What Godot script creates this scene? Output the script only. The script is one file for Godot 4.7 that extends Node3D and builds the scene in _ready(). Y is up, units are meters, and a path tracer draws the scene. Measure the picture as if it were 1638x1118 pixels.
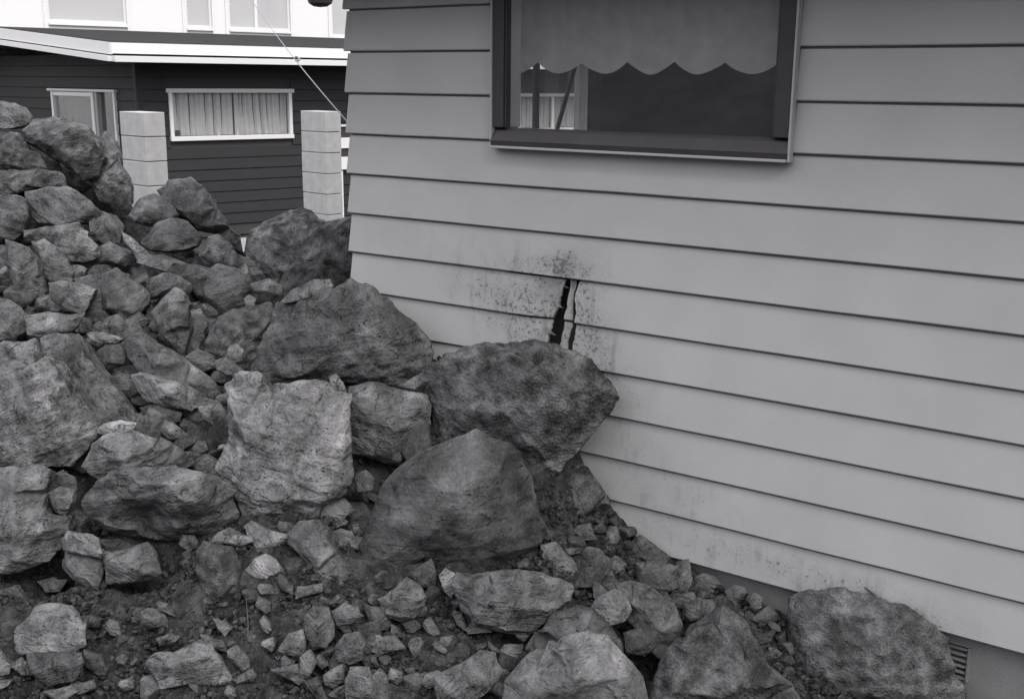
extends Node3D
# A rock slide that has run up against a weatherboard house. Units are metres, y is up,
# the photographer stands at x = 0, z = 0 and looks down a little along -z.

const EYE := 2.15
const PSI := 0.959010635          # the near wall runs this far off the viewing direction
const WALL_D := 3.79034           # distance from the photographer to the near wall
const CORNER := -3.556            # the house corner, along the near wall
const LAP := 0.17905                 # weatherboard exposure
const LINE0 := 2.27306            # height of the lower edge of board 0

# Rubble slope: thin-plate surface through measured points (x, distance, weight), then constant, x and distance terms.
const SLOPE := [-1.8914, 3.4800, 0.06119580, -1.3283, 3.4800, -0.57544850, -0.8825, 3.4300, -0.23532093, -0.0293, 3.3800, -0.24327731, 0.6003, 3.3800, 0.09277972, 1.0349, 3.4300, 0.66332159, 1.6342, 3.5300, 1.65378313, -2.0066, 4.0800, -0.07039001, -1.6173, 4.0300, 0.20297968, -2.1614, 4.4800, -0.20525538, -1.7468, 4.4300, -0.14449581, -2.3105, 4.8800, 0.72650599, -1.9255, 4.9800, -1.69613464, -2.6170, 5.6300, -0.09850394, -3.0040, 6.5800, -0.75800786, -3.1907, 7.0800, 0.76872246, -2.7971, 7.0300, -1.47367773, -2.6303, 6.5300, 0.16872896, -2.3838, 6.8800, -1.29926173, -2.0763, 5.9300, -0.17584525, -1.8662, 5.2800, 1.68976088, -1.6064, 6.6300, -0.69820925, -1.9336, 6.6300, 1.79999844, -1.6737, 5.6800, -0.02824225, -1.4532, 5.1800, -1.25451026, -1.4250, 4.7300, 1.37927792, -1.3745, 4.5300, 0.13742246, -1.2868, 4.1800, -0.47548508, -1.1980, 3.8300, 0.58491307, -1.3721, 6.2300, -2.37910586, -1.1032, 6.1300, 3.37906466, -0.9159, 5.7800, -2.14736106, -1.0106, 5.2300, 2.39719001, -1.1051, 4.9300, -1.50887530, -0.6002, 4.7500, -0.50242678, -0.5651, 4.4300, 0.14699591, -0.5383, 4.1800, -0.98411601, -0.4834, 3.6800, 0.09583851, -0.8391, 3.7800, 0.56316716, -0.7665, 4.0500, 0.22849908, 0.0809, 4.2800, 3.85808878, -0.0377, 3.9300, -1.96971271, 0.0786, 3.6800, 0.94193851, 0.4680, 4.2800, -2.19984217, 0.3478, 4.0100, -1.34286086, 1.0796, 3.9100, -2.08150183, 0.5403, 3.7800, 1.14914607, 1.4398, 3.7100, 6.59909865, 1.5375, 3.6300, -7.13994586, 0.9509, 3.6300, -2.01867620, -4.0000, 9.6000, -0.01780548, -2.0000, 9.2000, 0.04131193, -0.6000, 8.6000, 0.03353788, -5.5000, 8.0000, 0.03287912, -5.0000, 5.5000, -0.01827700, -3.6000, 4.3000, -0.02515642, -3.0000, 3.0000, 0.01941260, -1.0000, 2.6000, 0.15525470, 1.0000, 2.6000, -0.05920396, 2.0000, 2.8000, 0.13975251, 0.2000, 7.2000, -0.14461065, 1.5000, 7.5000, 0.03976193, -7.0000, 10.0000, -0.00538486, -2.6000, 7.7000, 0.26178545, -3.0000, 7.4000, -3.20796461, -1.8500, 7.6000, -0.49841155, -1.2000, 7.4000, 0.19171637, -3.4000, 8.2000, 0.00343389, 3.0000, 2.4000, -0.01664503, -2.8903, 7.2000, 4.33948990, -2.7391, 7.3000, 0.67322533, 0.7542, 4.0300, 0.95908549, 0.8332, 3.9900, -0.83849356, 0.9200, 3.9400, 1.21315773, 0.9956, 3.9000, 1.14622139]
const SLOPE_FLAT := [2.45421790, 0.07197363, -0.27830138]
const HOLLOWS := [-0.552, 4.300, -1.828, 4.460, -1.405, 4.060, -1.804, 4.100, 0.106, 3.680, 0.502, 3.620]          # hollows between the blocks: x, distance

# Rocks: name, label, centre, depth, base colour, surface kind, fineness, rim (mm from the centre), ridge points (mm)
const ROCKS := [
	["rock", "pale-ended rock at the very top of the rubble, upper left", Vector3(-3.112, 1.920, -7.000), 0.15, 0.170, 0, 5, [-129, 90, -41, 38, 73, -33, 120, 43, -19, 156, -3, 1, 144, -41, 18, 107, -67, 30, 6, -76, 34, -111, -81, 36], [11, -42, 52, -45, 30, 19, 29, 28, 28, 75, -5, 42, 39, 58, -4, 137, -1, 28, 131, -34, 33, 90, -51, 41, -82, -66, 52]],
	["boulder", "long tilted slab at the top of the pile with a dark gap under it", Vector3(-2.696, 1.754, -6.850), 0.26, 0.150, 0, 9, [-214, 154, -15, -79, 166, -17, 55, 141, -14, 142, 108, -11, 205, 29, -3, 224, -69, 7, 164, -203, 20, 89, -223, 22, 33, -170, 17, -72, -95, 9, -185, -31, 3, -252, 10, -1, -265, 78, -8], [-89, 64, 114, 75, 21, 164, 163, 30, 103, 107, -107, 101, -37, -11, 122, -158, 129, 32, -32, 133, 62, 71, 115, 59, 143, 90, 72, 187, 27, 67, 222, -55, 83, 162, -174, 66, 95, -185, 68, 54, -124, 87, -136, -23, 60, -180, 12, 69, -191, 71, 81]],
	["rock", "lumpy soil-covered rock right of the top slab, before the block pillar", Vector3(-2.490, 1.572, -6.950), 0.20, 0.160, 1, 6, [-94, 174, -78, -48, 251, -113, 2, 225, -101, 36, 145, -65, 45, 84, -38, 85, 24, -11, 124, -63, 28, 146, -149, 67, 143, -201, 91, 54, -176, 79, -47, -143, 64, -100, -76, 34, -134, -39, 17, -104, 60, -27], [-18, 5, 78, -36, 93, 42, 37, 91, 37, 56, 27, 49, 75, -20, 92, 25, -63, 97, -24, 206, -50, 82, 22, 27, 123, -154, 103, 60, -140, 108, -22, -105, 87, -63, -58, 82, -94, -28, 58, -60, 50, 31]],
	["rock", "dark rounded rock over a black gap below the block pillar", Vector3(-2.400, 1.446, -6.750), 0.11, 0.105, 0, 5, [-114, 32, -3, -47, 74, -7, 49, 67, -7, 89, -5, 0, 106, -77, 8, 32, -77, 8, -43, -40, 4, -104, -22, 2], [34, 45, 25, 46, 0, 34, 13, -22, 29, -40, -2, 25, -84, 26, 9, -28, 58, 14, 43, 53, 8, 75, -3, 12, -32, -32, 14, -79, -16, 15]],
	["rock", "grey lump at the left edge just under the top slab", Vector3(-2.992, 1.702, -6.750), 0.19, 0.130, 1, 6, [-164, 150, -67, 32, 115, -52, 97, 30, -14, 166, -2, 1, 211, -78, 35, 200, -122, 55, 92, -109, 49, -24, -95, 43, -138, -89, 40], [35, 46, 47, 86, 5, 55, 125, -58, 95, -28, -50, 71, -31, -4, 65, -37, 86, 12, -120, 130, -15, 180, -59, 60, 162, -92, 63, 89, -83, 75, -101, -74, 78]],
	["rock", "rough mid-grey rock under the black gap of the top slab", Vector3(-2.881, 1.553, -6.600), 0.18, 0.140, 1, 6, [-213, 64, -29, -25, 65, -29, 87, 74, -33, 232, 53, -24, 269, -25, 11, 211, -47, 21, 97, -34, 15, -31, -71, 32, -196, -101, 45], [83, 31, 32, 39, -16, 64, -107, 8, 49, 7, 44, 22, -171, 58, 6, 81, 60, 5, 212, 48, 14, 231, -17, 43, 172, -35, 35, 98, -27, 45, -11, -58, 62, -145, -78, 63]],
	["rock", "wide sloping grey rock below the black gap, upper left", Vector3(-2.590, 1.432, -6.400), 0.20, 0.140, 0, 8, [-204, 75, -34, -86, 111, -50, 43, 105, -47, 159, 40, -18, 230, -26, 12, 195, -78, 35, 98, -96, 43, -11, -104, 47, -122, -84, 38, -187, -19, 9], [151, -46, 83, 5, -60, 83, -100, 12, 44, -45, 46, 29, 36, 51, 32, 93, 48, 32, -153, 66, 9, -63, 99, -15, 43, 88, -20, 131, 33, 4, 172, -60, 62, 90, -74, 64, -91, -67, 55, -147, -13, 36]],
	["rock", "upright rock at the left edge, third from the top", Vector3(-2.863, 1.377, -6.300), 0.17, 0.130, 0, 6, [-116, 123, -55, 47, 128, -57, 104, 97, -44, 123, 11, -5, 104, -82, 37, 54, -123, 55, -88, -144, 65], [-50, 48, 28, 50, 69, 20, 76, -23, 62, -3, -84, 94, 102, 84, 0, 92, -60, 54, 51, -94, 62, -59, -118, 91]],
	["rock", "layered rock with a pale top edge, upper left below wide rock", Vector3(-2.452, 1.271, -6.100), 0.18, 0.145, 0, 8, [-251, 61, -27, -63, 86, -39, 59, 103, -47, 117, 51, -23, 201, -35, 16, 184, -78, 35, 95, -109, 49, -11, -97, 43, -85, -51, 23, -179, 8, -4, -240, 21, -9], [-102, 62, 36, 64, 61, 68, 116, -24, 91, 3, -13, 102, -191, 58, 25, -31, 82, 25, 67, 96, -1, 123, 52, 34, 180, -22, 57, 158, -56, 65, 91, -76, 82, 7, -68, 71, -58, -37, 48]],
	["rock", "stubby rock wedged below the dark rounded rock, upper left", Vector3(-2.319, 1.317, -6.350), 0.12, 0.140, 0, 5, [-109, 42, -19, -41, 91, -41, 56, 71, -32, 101, 9, -4, 83, -81, 36, -7, -88, 40, -84, -41, 18], [43, 22, 18, 12, -35, 46, -43, -9, 47, -2, 41, 26, -87, 37, -3, -28, 79, -17, 56, 65, -7, 76, -68, 44, -60, -30, 34]],
	["rock", "squat rock before the foot of the left block pillar", Vector3(-2.138, 1.377, -6.650), 0.16, 0.130, 0, 7, [-151, -25, 11, -95, 84, -38, -9, 110, -50, 81, 75, -34, 149, -15, 7, 90, -102, 46, -13, -85, 38, -110, -64, 29], [-46, 22, 85, 75, 9, 122, 78, 54, 38, -57, 71, 21, 5, 89, -1, 136, -5, 64, 86, -79, 76, 3, -60, 70, -76, -48, 76]],
	["boulder", "big angular boulder with flat pale top before the dark house wall", Vector3(-1.931, 1.348, -6.900), 0.24, 0.150, 0, 9, [-262, 126, -19, -174, 188, -28, -56, 213, -32, 26, 155, -23, 69, 102, -15, 107, 13, -2, 150, -41, 6, 181, -95, 14, 243, -141, 21, 274, -203, 31, 281, -274, 41, 175, -235, 35, 77, -135, 20, -21, -120, 18, -119, -51, 8, -205, 33, -5], [-53, 135, 56, -139, 112, 90, 50, 51, 145, 108, -63, 132, -33, 13, 151, -187, 112, 71, -131, 168, 38, -30, 188, 33, 47, 140, 70, 80, 95, 63, 102, 17, 57, 128, -26, 50, 156, -69, 61, 230, -110, 102, 231, -154, 78, 242, -215, 83, 161, -174, 116, 8, -83, 103, -83, -36, 48, -147, 35, 62]],
	["rock", "mid-grey angular rock below the flat-topped boulder", Vector3(-1.928, 1.277, -6.300), 0.16, 0.140, 0, 7, [-177, -33, 15, -98, 77, -35, -10, 109, -49, 83, 86, -39, 168, 4, -2, 161, -51, 23, 76, -83, 37, -43, -87, 39, -130, -74, 33], [-20, 14, 89, 100, 17, 104, 35, 66, 50, -135, -23, 44, -61, 65, 19, 6, 88, 5, 84, 77, 19, 154, -34, 83, 81, -56, 97, -19, -65, 88, -92, -54, 92]],
	["stone", "thin bright flake standing in the upper rubble", Vector3(-2.040, 1.261, -6.000), 0.05, 0.270, 0, 5, [-87, 84, -38, -25, 46, -21, 55, -13, 6, 93, -55, 25, 38, -58, 26, -20, -20, 9, -62, 22, -10], [-23, 38, -1, 22, 7, 20, -1, -12, 26, 45, -9, 12, 76, -40, 32, 36, -47, 33, -48, 21, 4]],
	["rock", "grey rock beside the thin bright flake, left of it", Vector3(-2.176, 1.199, -6.100), 0.11, 0.150, 0, 5, [-135, 34, -15, -49, 68, -31, 59, 35, -16, 144, -10, 5, 126, -54, 24, 14, -55, 25, -76, -32, 15, -131, -6, 3], [-66, 6, 23, 12, 26, 15, 65, 14, 22, 6, -28, 46, -104, 30, 4, 53, 31, -3, 120, -6, 21, 108, -43, 30, 17, -41, 36, -59, -25, 25, -102, -3, 17]],
	["rock", "pyramid-shaped rock with a straight ridge, right of the flat-topped boulder", Vector3(-1.550, 1.215, -5.950), 0.14, 0.155, 0, 7, [-146, 12, -5, -93, 104, -47, -35, 117, -53, 44, 56, -25, 118, -25, 11, 167, -111, 50, 134, -128, 57, 45, -70, 32, -42, -52, 23, -123, -27, 12], [-19, 60, 85, 50, -15, 71, -116, 16, 31, 50, 54, 35, 141, -82, 75, 46, -53, 60, -28, -40, 54]],
	["rock", "small pale rock in front of the pyramid-shaped rock", Vector3(-1.521, 1.150, -5.850), 0.08, 0.170, 0, 5, [-104, 12, -6, -38, 45, -20, 65, 20, -9, 108, -18, 8, 52, -37, 17, -50, -32, 14], [-39, 18, 12, 22, 17, 10, 31, -15, 30, -78, 11, 5, -31, 40, -11, 48, -30, 27]],
	["boulder", "long ledge of dark rock with a pale upper edge, mid left", Vector3(-1.560, 1.135, -5.600), 0.21, 0.120, 0, 9, [-381, 147, -66, -233, 139, -63, -100, 100, -45, 49, 67, -30, 223, 47, -21, 240, -11, 5, 213, -114, 51, 138, -163, 73, 31, -146, 66, -56, -56, 25, -153, 26, -12, -278, 77, -35, -368, 101, -45], [-195, 112, 30, -32, 71, 81, 126, 37, 97, 105, -53, 155, 195, -6, 67, -291, 126, -6, -66, 88, 12, 48, 58, 13, 219, -2, 46, 185, -86, 82, 138, -129, 130, -30, -36, 89, -119, 28, 25, -207, 73, 32, -281, 86, -2]],
	["boulder", "rough rounded boulder at the top, beside the house corner", Vector3(-1.102, 1.259, -6.000), 0.34, 0.170, 1, 11, [-331, 23, -11, -314, 89, -40, -247, 139, -63, -179, 173, -78, -122, 206, -93, -42, 210, -95, 30, 174, -79, 84, 135, -61, 152, 152, -69, 228, 170, -76, 291, 154, -69, 315, -4, 2, 302, -134, 60, 184, -187, 84, 97, -175, 79, -8, -143, 64, -91, -189, 85, -159, -215, 97, -221, -145, 65, -287, -81, 36, -335, -29, 13], [-217, 84, 58, -61, 138, 81, -40, 24, 213, 117, 37, 175, 191, 46, 123, -159, -73, 129, -177, 122, 41, -89, 181, -12, -23, 176, -18, 41, 149, 38, 83, 119, 52, 186, 139, 1, 241, 130, -1, 260, 9, 82, 160, -139, 140, 90, -129, 131, 13, -96, 154, -58, -140, 154, -215, -53, 103]],
	["rock", "dark domed rock tucked under the boulder at the house corner", Vector3(-0.978, 1.152, -5.600), 0.19, 0.095, 1, 7, [-214, -43, 19, -186, 30, -14, -123, 77, -35, -42, 102, -46, 55, 109, -49, 141, 76, -34, 205, 33, -15, 208, -52, 23, 96, -83, 37, -1, -90, 41, -98, -91, 41, -196, -80, 36], [48, 38, 27, 142, -22, 68, 22, -21, 65, -67, -43, 88, -52, 35, 31, -34, 56, 38, -149, 31, 23, -98, 66, -10, 53, 100, -11, 113, 63, -3, 176, 32, 8, 176, -37, 49, 80, -60, 60, 4, -67, 60, -164, -64, 59]],
	["boulder", "large tilted boulder leaning against the lower left house wall", Vector3(-0.749, 1.034, -4.780), 0.45, 0.115, 0, 14, [-441, -204, -70, -405, -94, -82, -362, 4, -91, -326, 102, -102, -296, 154, -105, -195, 176, -84, -106, 203, -67, -32, 234, -55, 40, 277, -45, 113, 250, -22, 156, 222, -5, 228, 180, 21, 288, 129, 46, 344, 92, 68, 387, 40, 89, 415, -17, 107, 399, -83, 116, 343, -142, 114, 272, -182, 105, 158, -182, 76, 42, -177, 46, -105, -182, 10, -254, -213, -21, -374, -213, -51], [13, 210, 66, 140, 155, 125, -160, 91, 91, 12, 56, 173, 223, 30, 172, 300, 38, 144, 50, -101, 93, -261, -39, 17, -110, 140, 64, -328, -139, 27, -281, 19, -5, -243, 95, -11, -74, 178, 15, 106, 229, 34, 188, 157, 90, 258, 126, 102, 328, -55, 143, 214, -129, 122, 147, -137, 144, -182, -144, 65, -270, -144, 30]],
	["rock", "flat flake with bright edge lying on top of the large tilted boulder", Vector3(-0.896, 1.244, -4.850), 0.12, 0.170, 0, 5, [-129, -46, 21, -69, 7, -3, 14, 48, -22, 93, 51, -23, 111, 12, -5, 51, -23, 10, -33, -40, 18, -108, -56, 25], [-12, -15, 28, -7, 17, 16, 20, -5, 34, -100, -34, 33, 13, 39, -4, 82, 46, -10, 98, 12, 4, 46, -17, 25, -24, -29, 23]],
	["rock", "crumbly soil-covered mass left of the large tilted boulder", Vector3(-1.273, 0.960, -5.100), 0.21, 0.130, 1, 9, [-174, -46, 21, -150, 37, -17, -103, 100, -45, -6, 151, -68, 128, 166, -75, 167, 124, -56, 131, 12, -5, 89, -100, 45, 64, -188, 85, -33, -161, 73, -126, -107, 48], [-7, -90, 104, -70, -51, 96, -68, 42, 43, 7, 64, 48, 92, 28, 71, 66, 6, 65, -72, 86, -2, 1, 137, -32, 153, 116, -6, 112, 17, 26, 82, -79, 63, 62, -152, 101]],
	["rock", "upright blunt-topped rock in the middle of the slope", Vector3(-1.584, 1.048, -5.120), 0.15, 0.155, 0, 7, [-116, 33, -15, -55, 101, -46, -13, 147, -66, 43, 128, -57, 76, 77, -35, 84, -38, 17, 57, -160, 72, -14, -125, 56, -60, -81, 36, -85, -22, 10], [1, 89, 41, 41, 106, 18, 34, 2, 114, -9, 25, 87, 78, 74, 24, 79, -20, 56, 64, -122, 114, -28, -50, 85, -57, -9, 49]],
	["rock", "dark narrow rock right beside the upright blunt-topped rock", Vector3(-1.532, 0.961, -5.300), 0.09, 0.105, 0, 5, [-41, 86, -39, 11, 99, -44, 57, 23, -10, 40, -52, 23, -4, -99, 44, -44, -93, 42, -38, -7, 3], [-10, 42, 5, 39, 1, 28, -10, -10, 39, -27, 72, -13, 13, 89, -29, 54, 24, 9, 0, -76, 46, -34, -78, 52]],
	["rock", "smooth grey five-sided rock, mid left of the slope", Vector3(-1.915, 1.117, -5.400), 0.15, 0.135, 2, 7, [-110, 88, -40, -44, 128, -57, 22, 92, -42, 99, 34, -15, 136, -1, 1, 134, -45, 20, 99, -84, 38, 66, -110, 50, -10, -93, 42, -90, -79, 36, -115, 0, 0], [-16, 74, 31, 62, -10, 103, 103, -10, 70, -23, 2, 89, -81, 83, 4, -18, 118, 4, 34, 85, 9, 90, 33, 17, 122, 7, 44, 113, -30, 42, 94, -64, 63, 69, -76, 88, 2, -66, 61, -58, -57, 74, -73, 9, 46]],
	["rock", "arched rock above the upright blunt-topped rock", Vector3(-1.711, 1.153, -5.450), 0.10, 0.125, 0, 6, [-111, 24, -11, -24, 60, -27, 56, 49, -22, 129, 2, -1, 116, -46, 21, 39, -26, 12, -17, -47, 21, -84, -71, 32], [-21, -23, 49, -18, 31, 15, 50, 35, 23, 22, -6, 38, -76, 22, 15, -16, 55, -6, 104, 4, 11, 104, -34, 41, 38, -18, 26, -8, -34, 32, -69, -59, 41]],
	["rock", "tall slab with pale head at the left edge, halfway up", Vector3(-2.473, 1.168, -5.600), 0.16, 0.155, 0, 7, [-122, 174, -78, 2, 144, -65, 49, 95, -43, 84, 4, -2, 108, -75, 34, 107, -139, 63, 69, -176, 79, 17, -170, 76, -23, -125, 56, -62, -28, 13, -111, 63, -28], [11, 102, 18, 59, 2, 80, 64, -90, 98, -11, 13, 59, -84, 156, -21, 21, 119, -5, 84, 11, 43, 110, -59, 66, 71, -145, 95, 33, -138, 108, -4, -92, 76, -39, -18, 35, -74, 61, 20]],
	["rock", "pointed rock leaning behind the pale-headed tall slab", Vector3(-2.394, 1.209, -5.750), 0.13, 0.145, 0, 6, [-120, 106, -48, -47, 116, -52, 17, 70, -31, 75, 20, -9, 121, -42, 19, 108, -89, 40, 16, -100, 45, -42, -81, 37, -85, 18, -8], [8, 60, 45, 72, -8, 84, 15, -16, 80, -80, 95, 6, -29, 104, -17, 31, 64, 16, 77, 23, 34, 116, -29, 53, 99, -61, 73, 32, -70, 81, -50, 20, 31]],
	["rock", "ragged pale rock right of the pale-headed tall slab", Vector3(-2.128, 1.124, -5.300), 0.12, 0.200, 0, 6, [-122, 61, -27, -32, 68, -30, 40, 57, -25, 116, 34, -15, 104, -7, 3, 86, -50, 23, 52, -85, 38, -36, -63, 28, -95, -20, 9], [56, -11, 33, -11, -26, 39, -14, 31, 26, 42, 31, 14, -89, 53, -1, -19, 62, -5, 39, 51, -10, 99, -2, 23, 82, -39, 40, 49, -64, 49, -26, -52, 37]],
	["rock", "dark rock between ragged pale rock and smooth five-sided rock", Vector3(-2.062, 1.089, -5.400), 0.11, 0.110, 0, 6, [-112, 96, -43, -6, 112, -50, 52, 68, -31, 64, -38, 17, 35, -109, 49, -16, -133, 60, -50, -98, 44, -9, 3, -1, -64, 61, -28], [46, -33, 43, 0, -7, 33, 5, 8, 24, 47, 18, 31, -91, 84, -26, 1, 96, -28, 61, -28, 34, 38, -92, 60, -8, -111, 64]],
	["rock", "broken pale ledge above the big left slab", Vector3(-2.111, 1.048, -5.000), 0.11, 0.190, 0, 6, [-124, 35, -16, -23, 55, -25, 81, 42, -19, 147, 53, -24, 120, -4, 2, 66, -49, 22, -12, -60, 27, -110, -47, 21], [-33, -26, 38, 9, 30, 23, 80, 7, 34, 23, -13, 32, -97, 32, 2, -15, 50, -10, 72, 37, -5, 123, 45, -8, 101, 0, 19, 59, -34, 35, -1, -42, 42, -81, -34, 28]],
	["rock", "small rock at the left edge above the big left slab", Vector3(-2.345, 1.056, -5.050), 0.12, 0.140, 0, 6, [-90, 93, -42, 6, 89, -40, 68, 56, -25, 101, 20, -9, 96, -49, 22, 47, -82, 37, -70, -91, 41], [-16, 62, 8, 35, 31, 27, 47, -24, 52, -30, -37, 59, -72, 84, -23, 12, 75, -16, 64, 50, -9, 95, 21, 7, 89, -36, 38, 47, -67, 47, -50, -70, 46]],
	["rock", "low grey rock below the smooth five-sided rock", Vector3(-1.846, 1.044, -5.000), 0.07, 0.150, 0, 5, [-105, -10, 5, -29, 26, -12, 28, 54, -24, 75, 18, -8, 69, -25, 11, -8, -40, 18, -68, -29, 13], [40, 21, 8, 7, -18, 30, -13, 14, 13, -80, -7, 10, -20, 24, 1, 63, 17, 4, 63, -19, 20, -2, -30, 28, -56, -24, 18]],
	["stone", "bright thin flake with black hollow under it, mid left", Vector3(-1.862, 0.996, -4.970), 0.08, 0.220, 0, 5, [-89, 21, -10, -5, 25, -11, 91, 1, -1, 64, -23, 11, -15, -24, 11, -63, -8, 4], [11, -10, 26, -6, 15, 14, 18, 12, 16, -71, 21, 4, 83, 4, 12, -9, -18, 20, -45, -4, 14]],
	["rock", "small grey rock under the bright thin flake", Vector3(-1.829, 0.923, -4.950), 0.08, 0.130, 0, 5, [-71, 12, -5, -25, 48, -22, 33, 56, -25, 73, 3, -1, 61, -41, 18, -31, -47, 21, -74, -28, 13], [25, -12, 24, -16, -24, 34, -1, 22, 9, -55, 13, 7, -15, 39, -6, 33, 51, -10, 58, -32, 29, -55, -21, 17]],
	["boulder", "long smooth plank-like slab, mid slope", Vector3(-1.557, 0.886, -4.880), 0.16, 0.160, 2, 8, [-207, 134, -60, -121, 148, -66, -18, 87, -39, 97, 20, -9, 208, -48, 22, 248, -90, 41, 207, -120, 54, 77, -115, 52, -41, -69, 31, -116, -32, 14, -182, 37, -17], [-108, 105, 3, 17, 34, 60, 131, -39, 85, -34, 10, 80, -164, 125, -10, -91, 135, -20, -6, 73, -6, 175, -30, 49, 204, -63, 61, 175, -88, 73, -23, -49, 64, -83, -17, 44]],
	["rock", "layered slab with a pale flat top below the plank-like slab", Vector3(-1.489, 0.830, -4.650), 0.16, 0.175, 0, 8, [-167, 67, -30, -121, 80, -36, -23, 60, -27, 91, 23, -10, 168, -10, 4, 162, -45, 20, 111, -73, 33, 14, -62, 28, -85, -37, 17, -138, 13, -6], [-50, 64, 5, 36, 14, 70, 152, -18, 51, -50, 25, 65, -131, 64, 3, -98, 74, -12, 76, 24, 14, 99, -52, 55, -61, -23, 38]],
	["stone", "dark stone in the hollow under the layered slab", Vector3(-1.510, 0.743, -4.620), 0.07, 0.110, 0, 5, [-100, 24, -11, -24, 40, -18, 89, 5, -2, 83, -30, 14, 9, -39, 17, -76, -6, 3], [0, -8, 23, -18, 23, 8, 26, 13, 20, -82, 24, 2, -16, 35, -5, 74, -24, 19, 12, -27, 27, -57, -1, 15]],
	["rock", "square small rock left of the large bright slab", Vector3(-1.256, 0.791, -4.500), 0.07, 0.150, 0, 5, [-63, 15, -7, -28, 55, -25, 27, 35, -16, 65, -6, 3, 48, -38, 17, 6, -51, 23, -39, -29, 13], [11, -20, 33, -23, 22, 10, 19, 19, 17, -51, 15, 3, -20, 50, -9, 26, 33, 1, 53, -2, 12, 44, -30, 23, 7, -37, 28, -27, -20, 20]],
	["stone", "light round stone on soil left of tilted boulder", Vector3(-1.237, 0.957, -4.850), 0.06, 0.190, 0, 5, [-42, -5, 2, -29, 29, -13, 4, 40, -18, 37, 14, -6, 34, -29, 13, -8, -39, 18], [4, -19, 21, -10, 10, 10, 24, 15, 10, -31, -2, 10, -21, 25, -4, 6, 35, -6, 33, 13, 3, 28, -20, 18, -4, -31, 24]],
	["stone", "pale flat stone under the light round stone, mid slope", Vector3(-1.260, 0.904, -4.800), 0.06, 0.170, 0, 5, [-62, 29, -13, -9, 45, -20, 63, -4, 2, 50, -39, 17, -9, -36, 16, -48, -10, 5], [-20, -5, 20, 0, 31, 8, 29, -17, 30, -49, 27, -1, -5, 39, -10, 56, -1, 14, 42, -28, 23, -5, -28, 23, -39, -7, 12]],
	["rock", "dark low rock below upright blunt-topped rock", Vector3(-1.418, 0.896, -4.950), 0.07, 0.110, 0, 5, [-77, 19, -8, -23, 52, -23, 57, 25, -11, 78, -29, 13, -2, -48, 22, -62, -19, 9], [-6, 29, 10, 33, -2, 25, 4, -22, 38, -55, 18, 7, -16, 47, -7, 53, 25, 3, 71, -23, 21, 3, -35, 32, -52, -14, 19]],
	["rock", "small layered rock at the foot of the corner boulder", Vector3(-1.224, 1.133, -5.500), 0.08, 0.140, 0, 5, [-90, 20, -9, 5, 51, -23, 74, 10, -4, 71, -47, 21, -6, -39, 17, -71, -18, 8], [39, -2, 19, -11, -10, 30, -3, 23, 10, -76, 20, 3, 6, 46, -10, 60, 10, 9, -3, -30, 25, -60, -14, 17]],
	["stone", "small light stone above the crumbly soil-covered mass", Vector3(-1.271, 1.106, -5.300), 0.06, 0.200, 0, 5, [-32, 11, -5, -2, 31, -14, 30, 11, -5, 23, -24, 11, -17, -27, 12], [-6, 16, 4, 18, 7, 6, -5, -10, 18, -24, 9, 1, -1, 25, -7, 25, 10, 1, 20, -18, 14, -13, -22, 15]],
	["boulder", "huge pale mottled slab cut by the left picture edge", Vector3(-2.071, 0.793, -4.500), 0.40, 0.185, 0, 14, [-248, 281, -84, -32, 275, -82, 62, 281, -84, 105, 219, -66, 161, 153, -46, 206, 78, -23, 262, 1, 0, 332, -65, 19, 333, -119, 36, 295, -170, 51, 227, -222, 67, 93, -236, 71, -228, -239, 72], [8, 157, 34, 126, 117, 79, 88, -49, 146, 229, -58, 116, -21, -148, 94, 181, 20, 109, 82, 257, -8, 161, 146, 15, 185, 78, 48, 222, 12, 35, 285, -32, 75, 105, -186, 115]],
	["boulder", "long dark-sided slab slanting down behind the huge pale slab", Vector3(-1.852, 0.825, -4.720), 0.20, 0.125, 0, 9, [-244, 208, -93, -181, 229, -103, -121, 225, -101, -44, 159, -72, 48, 69, -31, 140, -21, 10, 217, -108, 49, 255, -169, 76, 152, -211, 95, 38, -176, 79, -38, -100, 45, -102, -10, 5, -165, 64, -29, -223, 140, -63], [-124, 166, -25, -12, 57, 42, 82, -51, 100, 160, -132, 111, -196, 189, -45, -89, 196, -54, -21, 139, -20, 47, 61, 0, 122, -12, 28, 179, -75, 68, 224, -128, 101, 142, -172, 111, 47, -136, 104, -15, -69, 76, -72, 1, 37, -124, 63, 10]],
	["rock", "thin rock strip along the back of the dark slanting slab", Vector3(-1.905, 0.953, -4.850), 0.10, 0.120, 0, 5, [-107, 83, -37, -40, 81, -37, 10, 26, -12, 78, -67, 30, 104, -106, 48, 61, -93, 42, -18, -9, 4], [0, -1, 23, 2, 26, 13, 23, 5, 24, -82, 71, -18, 13, 24, 2, 71, -55, 36, 54, -74, 45]],
	["rock", "wedge block with a bright flat top and dark ends, left of centre", Vector3(-1.539, 0.644, -4.330), 0.18, 0.165, 0, 9, [-164, 57, -6, -116, 92, -9, -1, 111, -11, 111, 86, -9, 169, 49, -5, 242, 23, -2, 243, -35, 4, 135, -52, 5, 39, -93, 9, -79, -108, 11, -150, -98, 10, -215, -40, 4], [31, 34, 144, -57, 51, 73, 98, 57, 87, 16, 69, 47, -80, -45, 28, 98, -20, 64, -127, 60, 31, -76, 87, 36, 9, 104, 18, 110, 88, 34, 143, 48, 22, 224, 35, 42, 223, -11, 56, 127, -28, 49, 48, -61, 54, -52, -76, 48, -158, -21, 30]],
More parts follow.
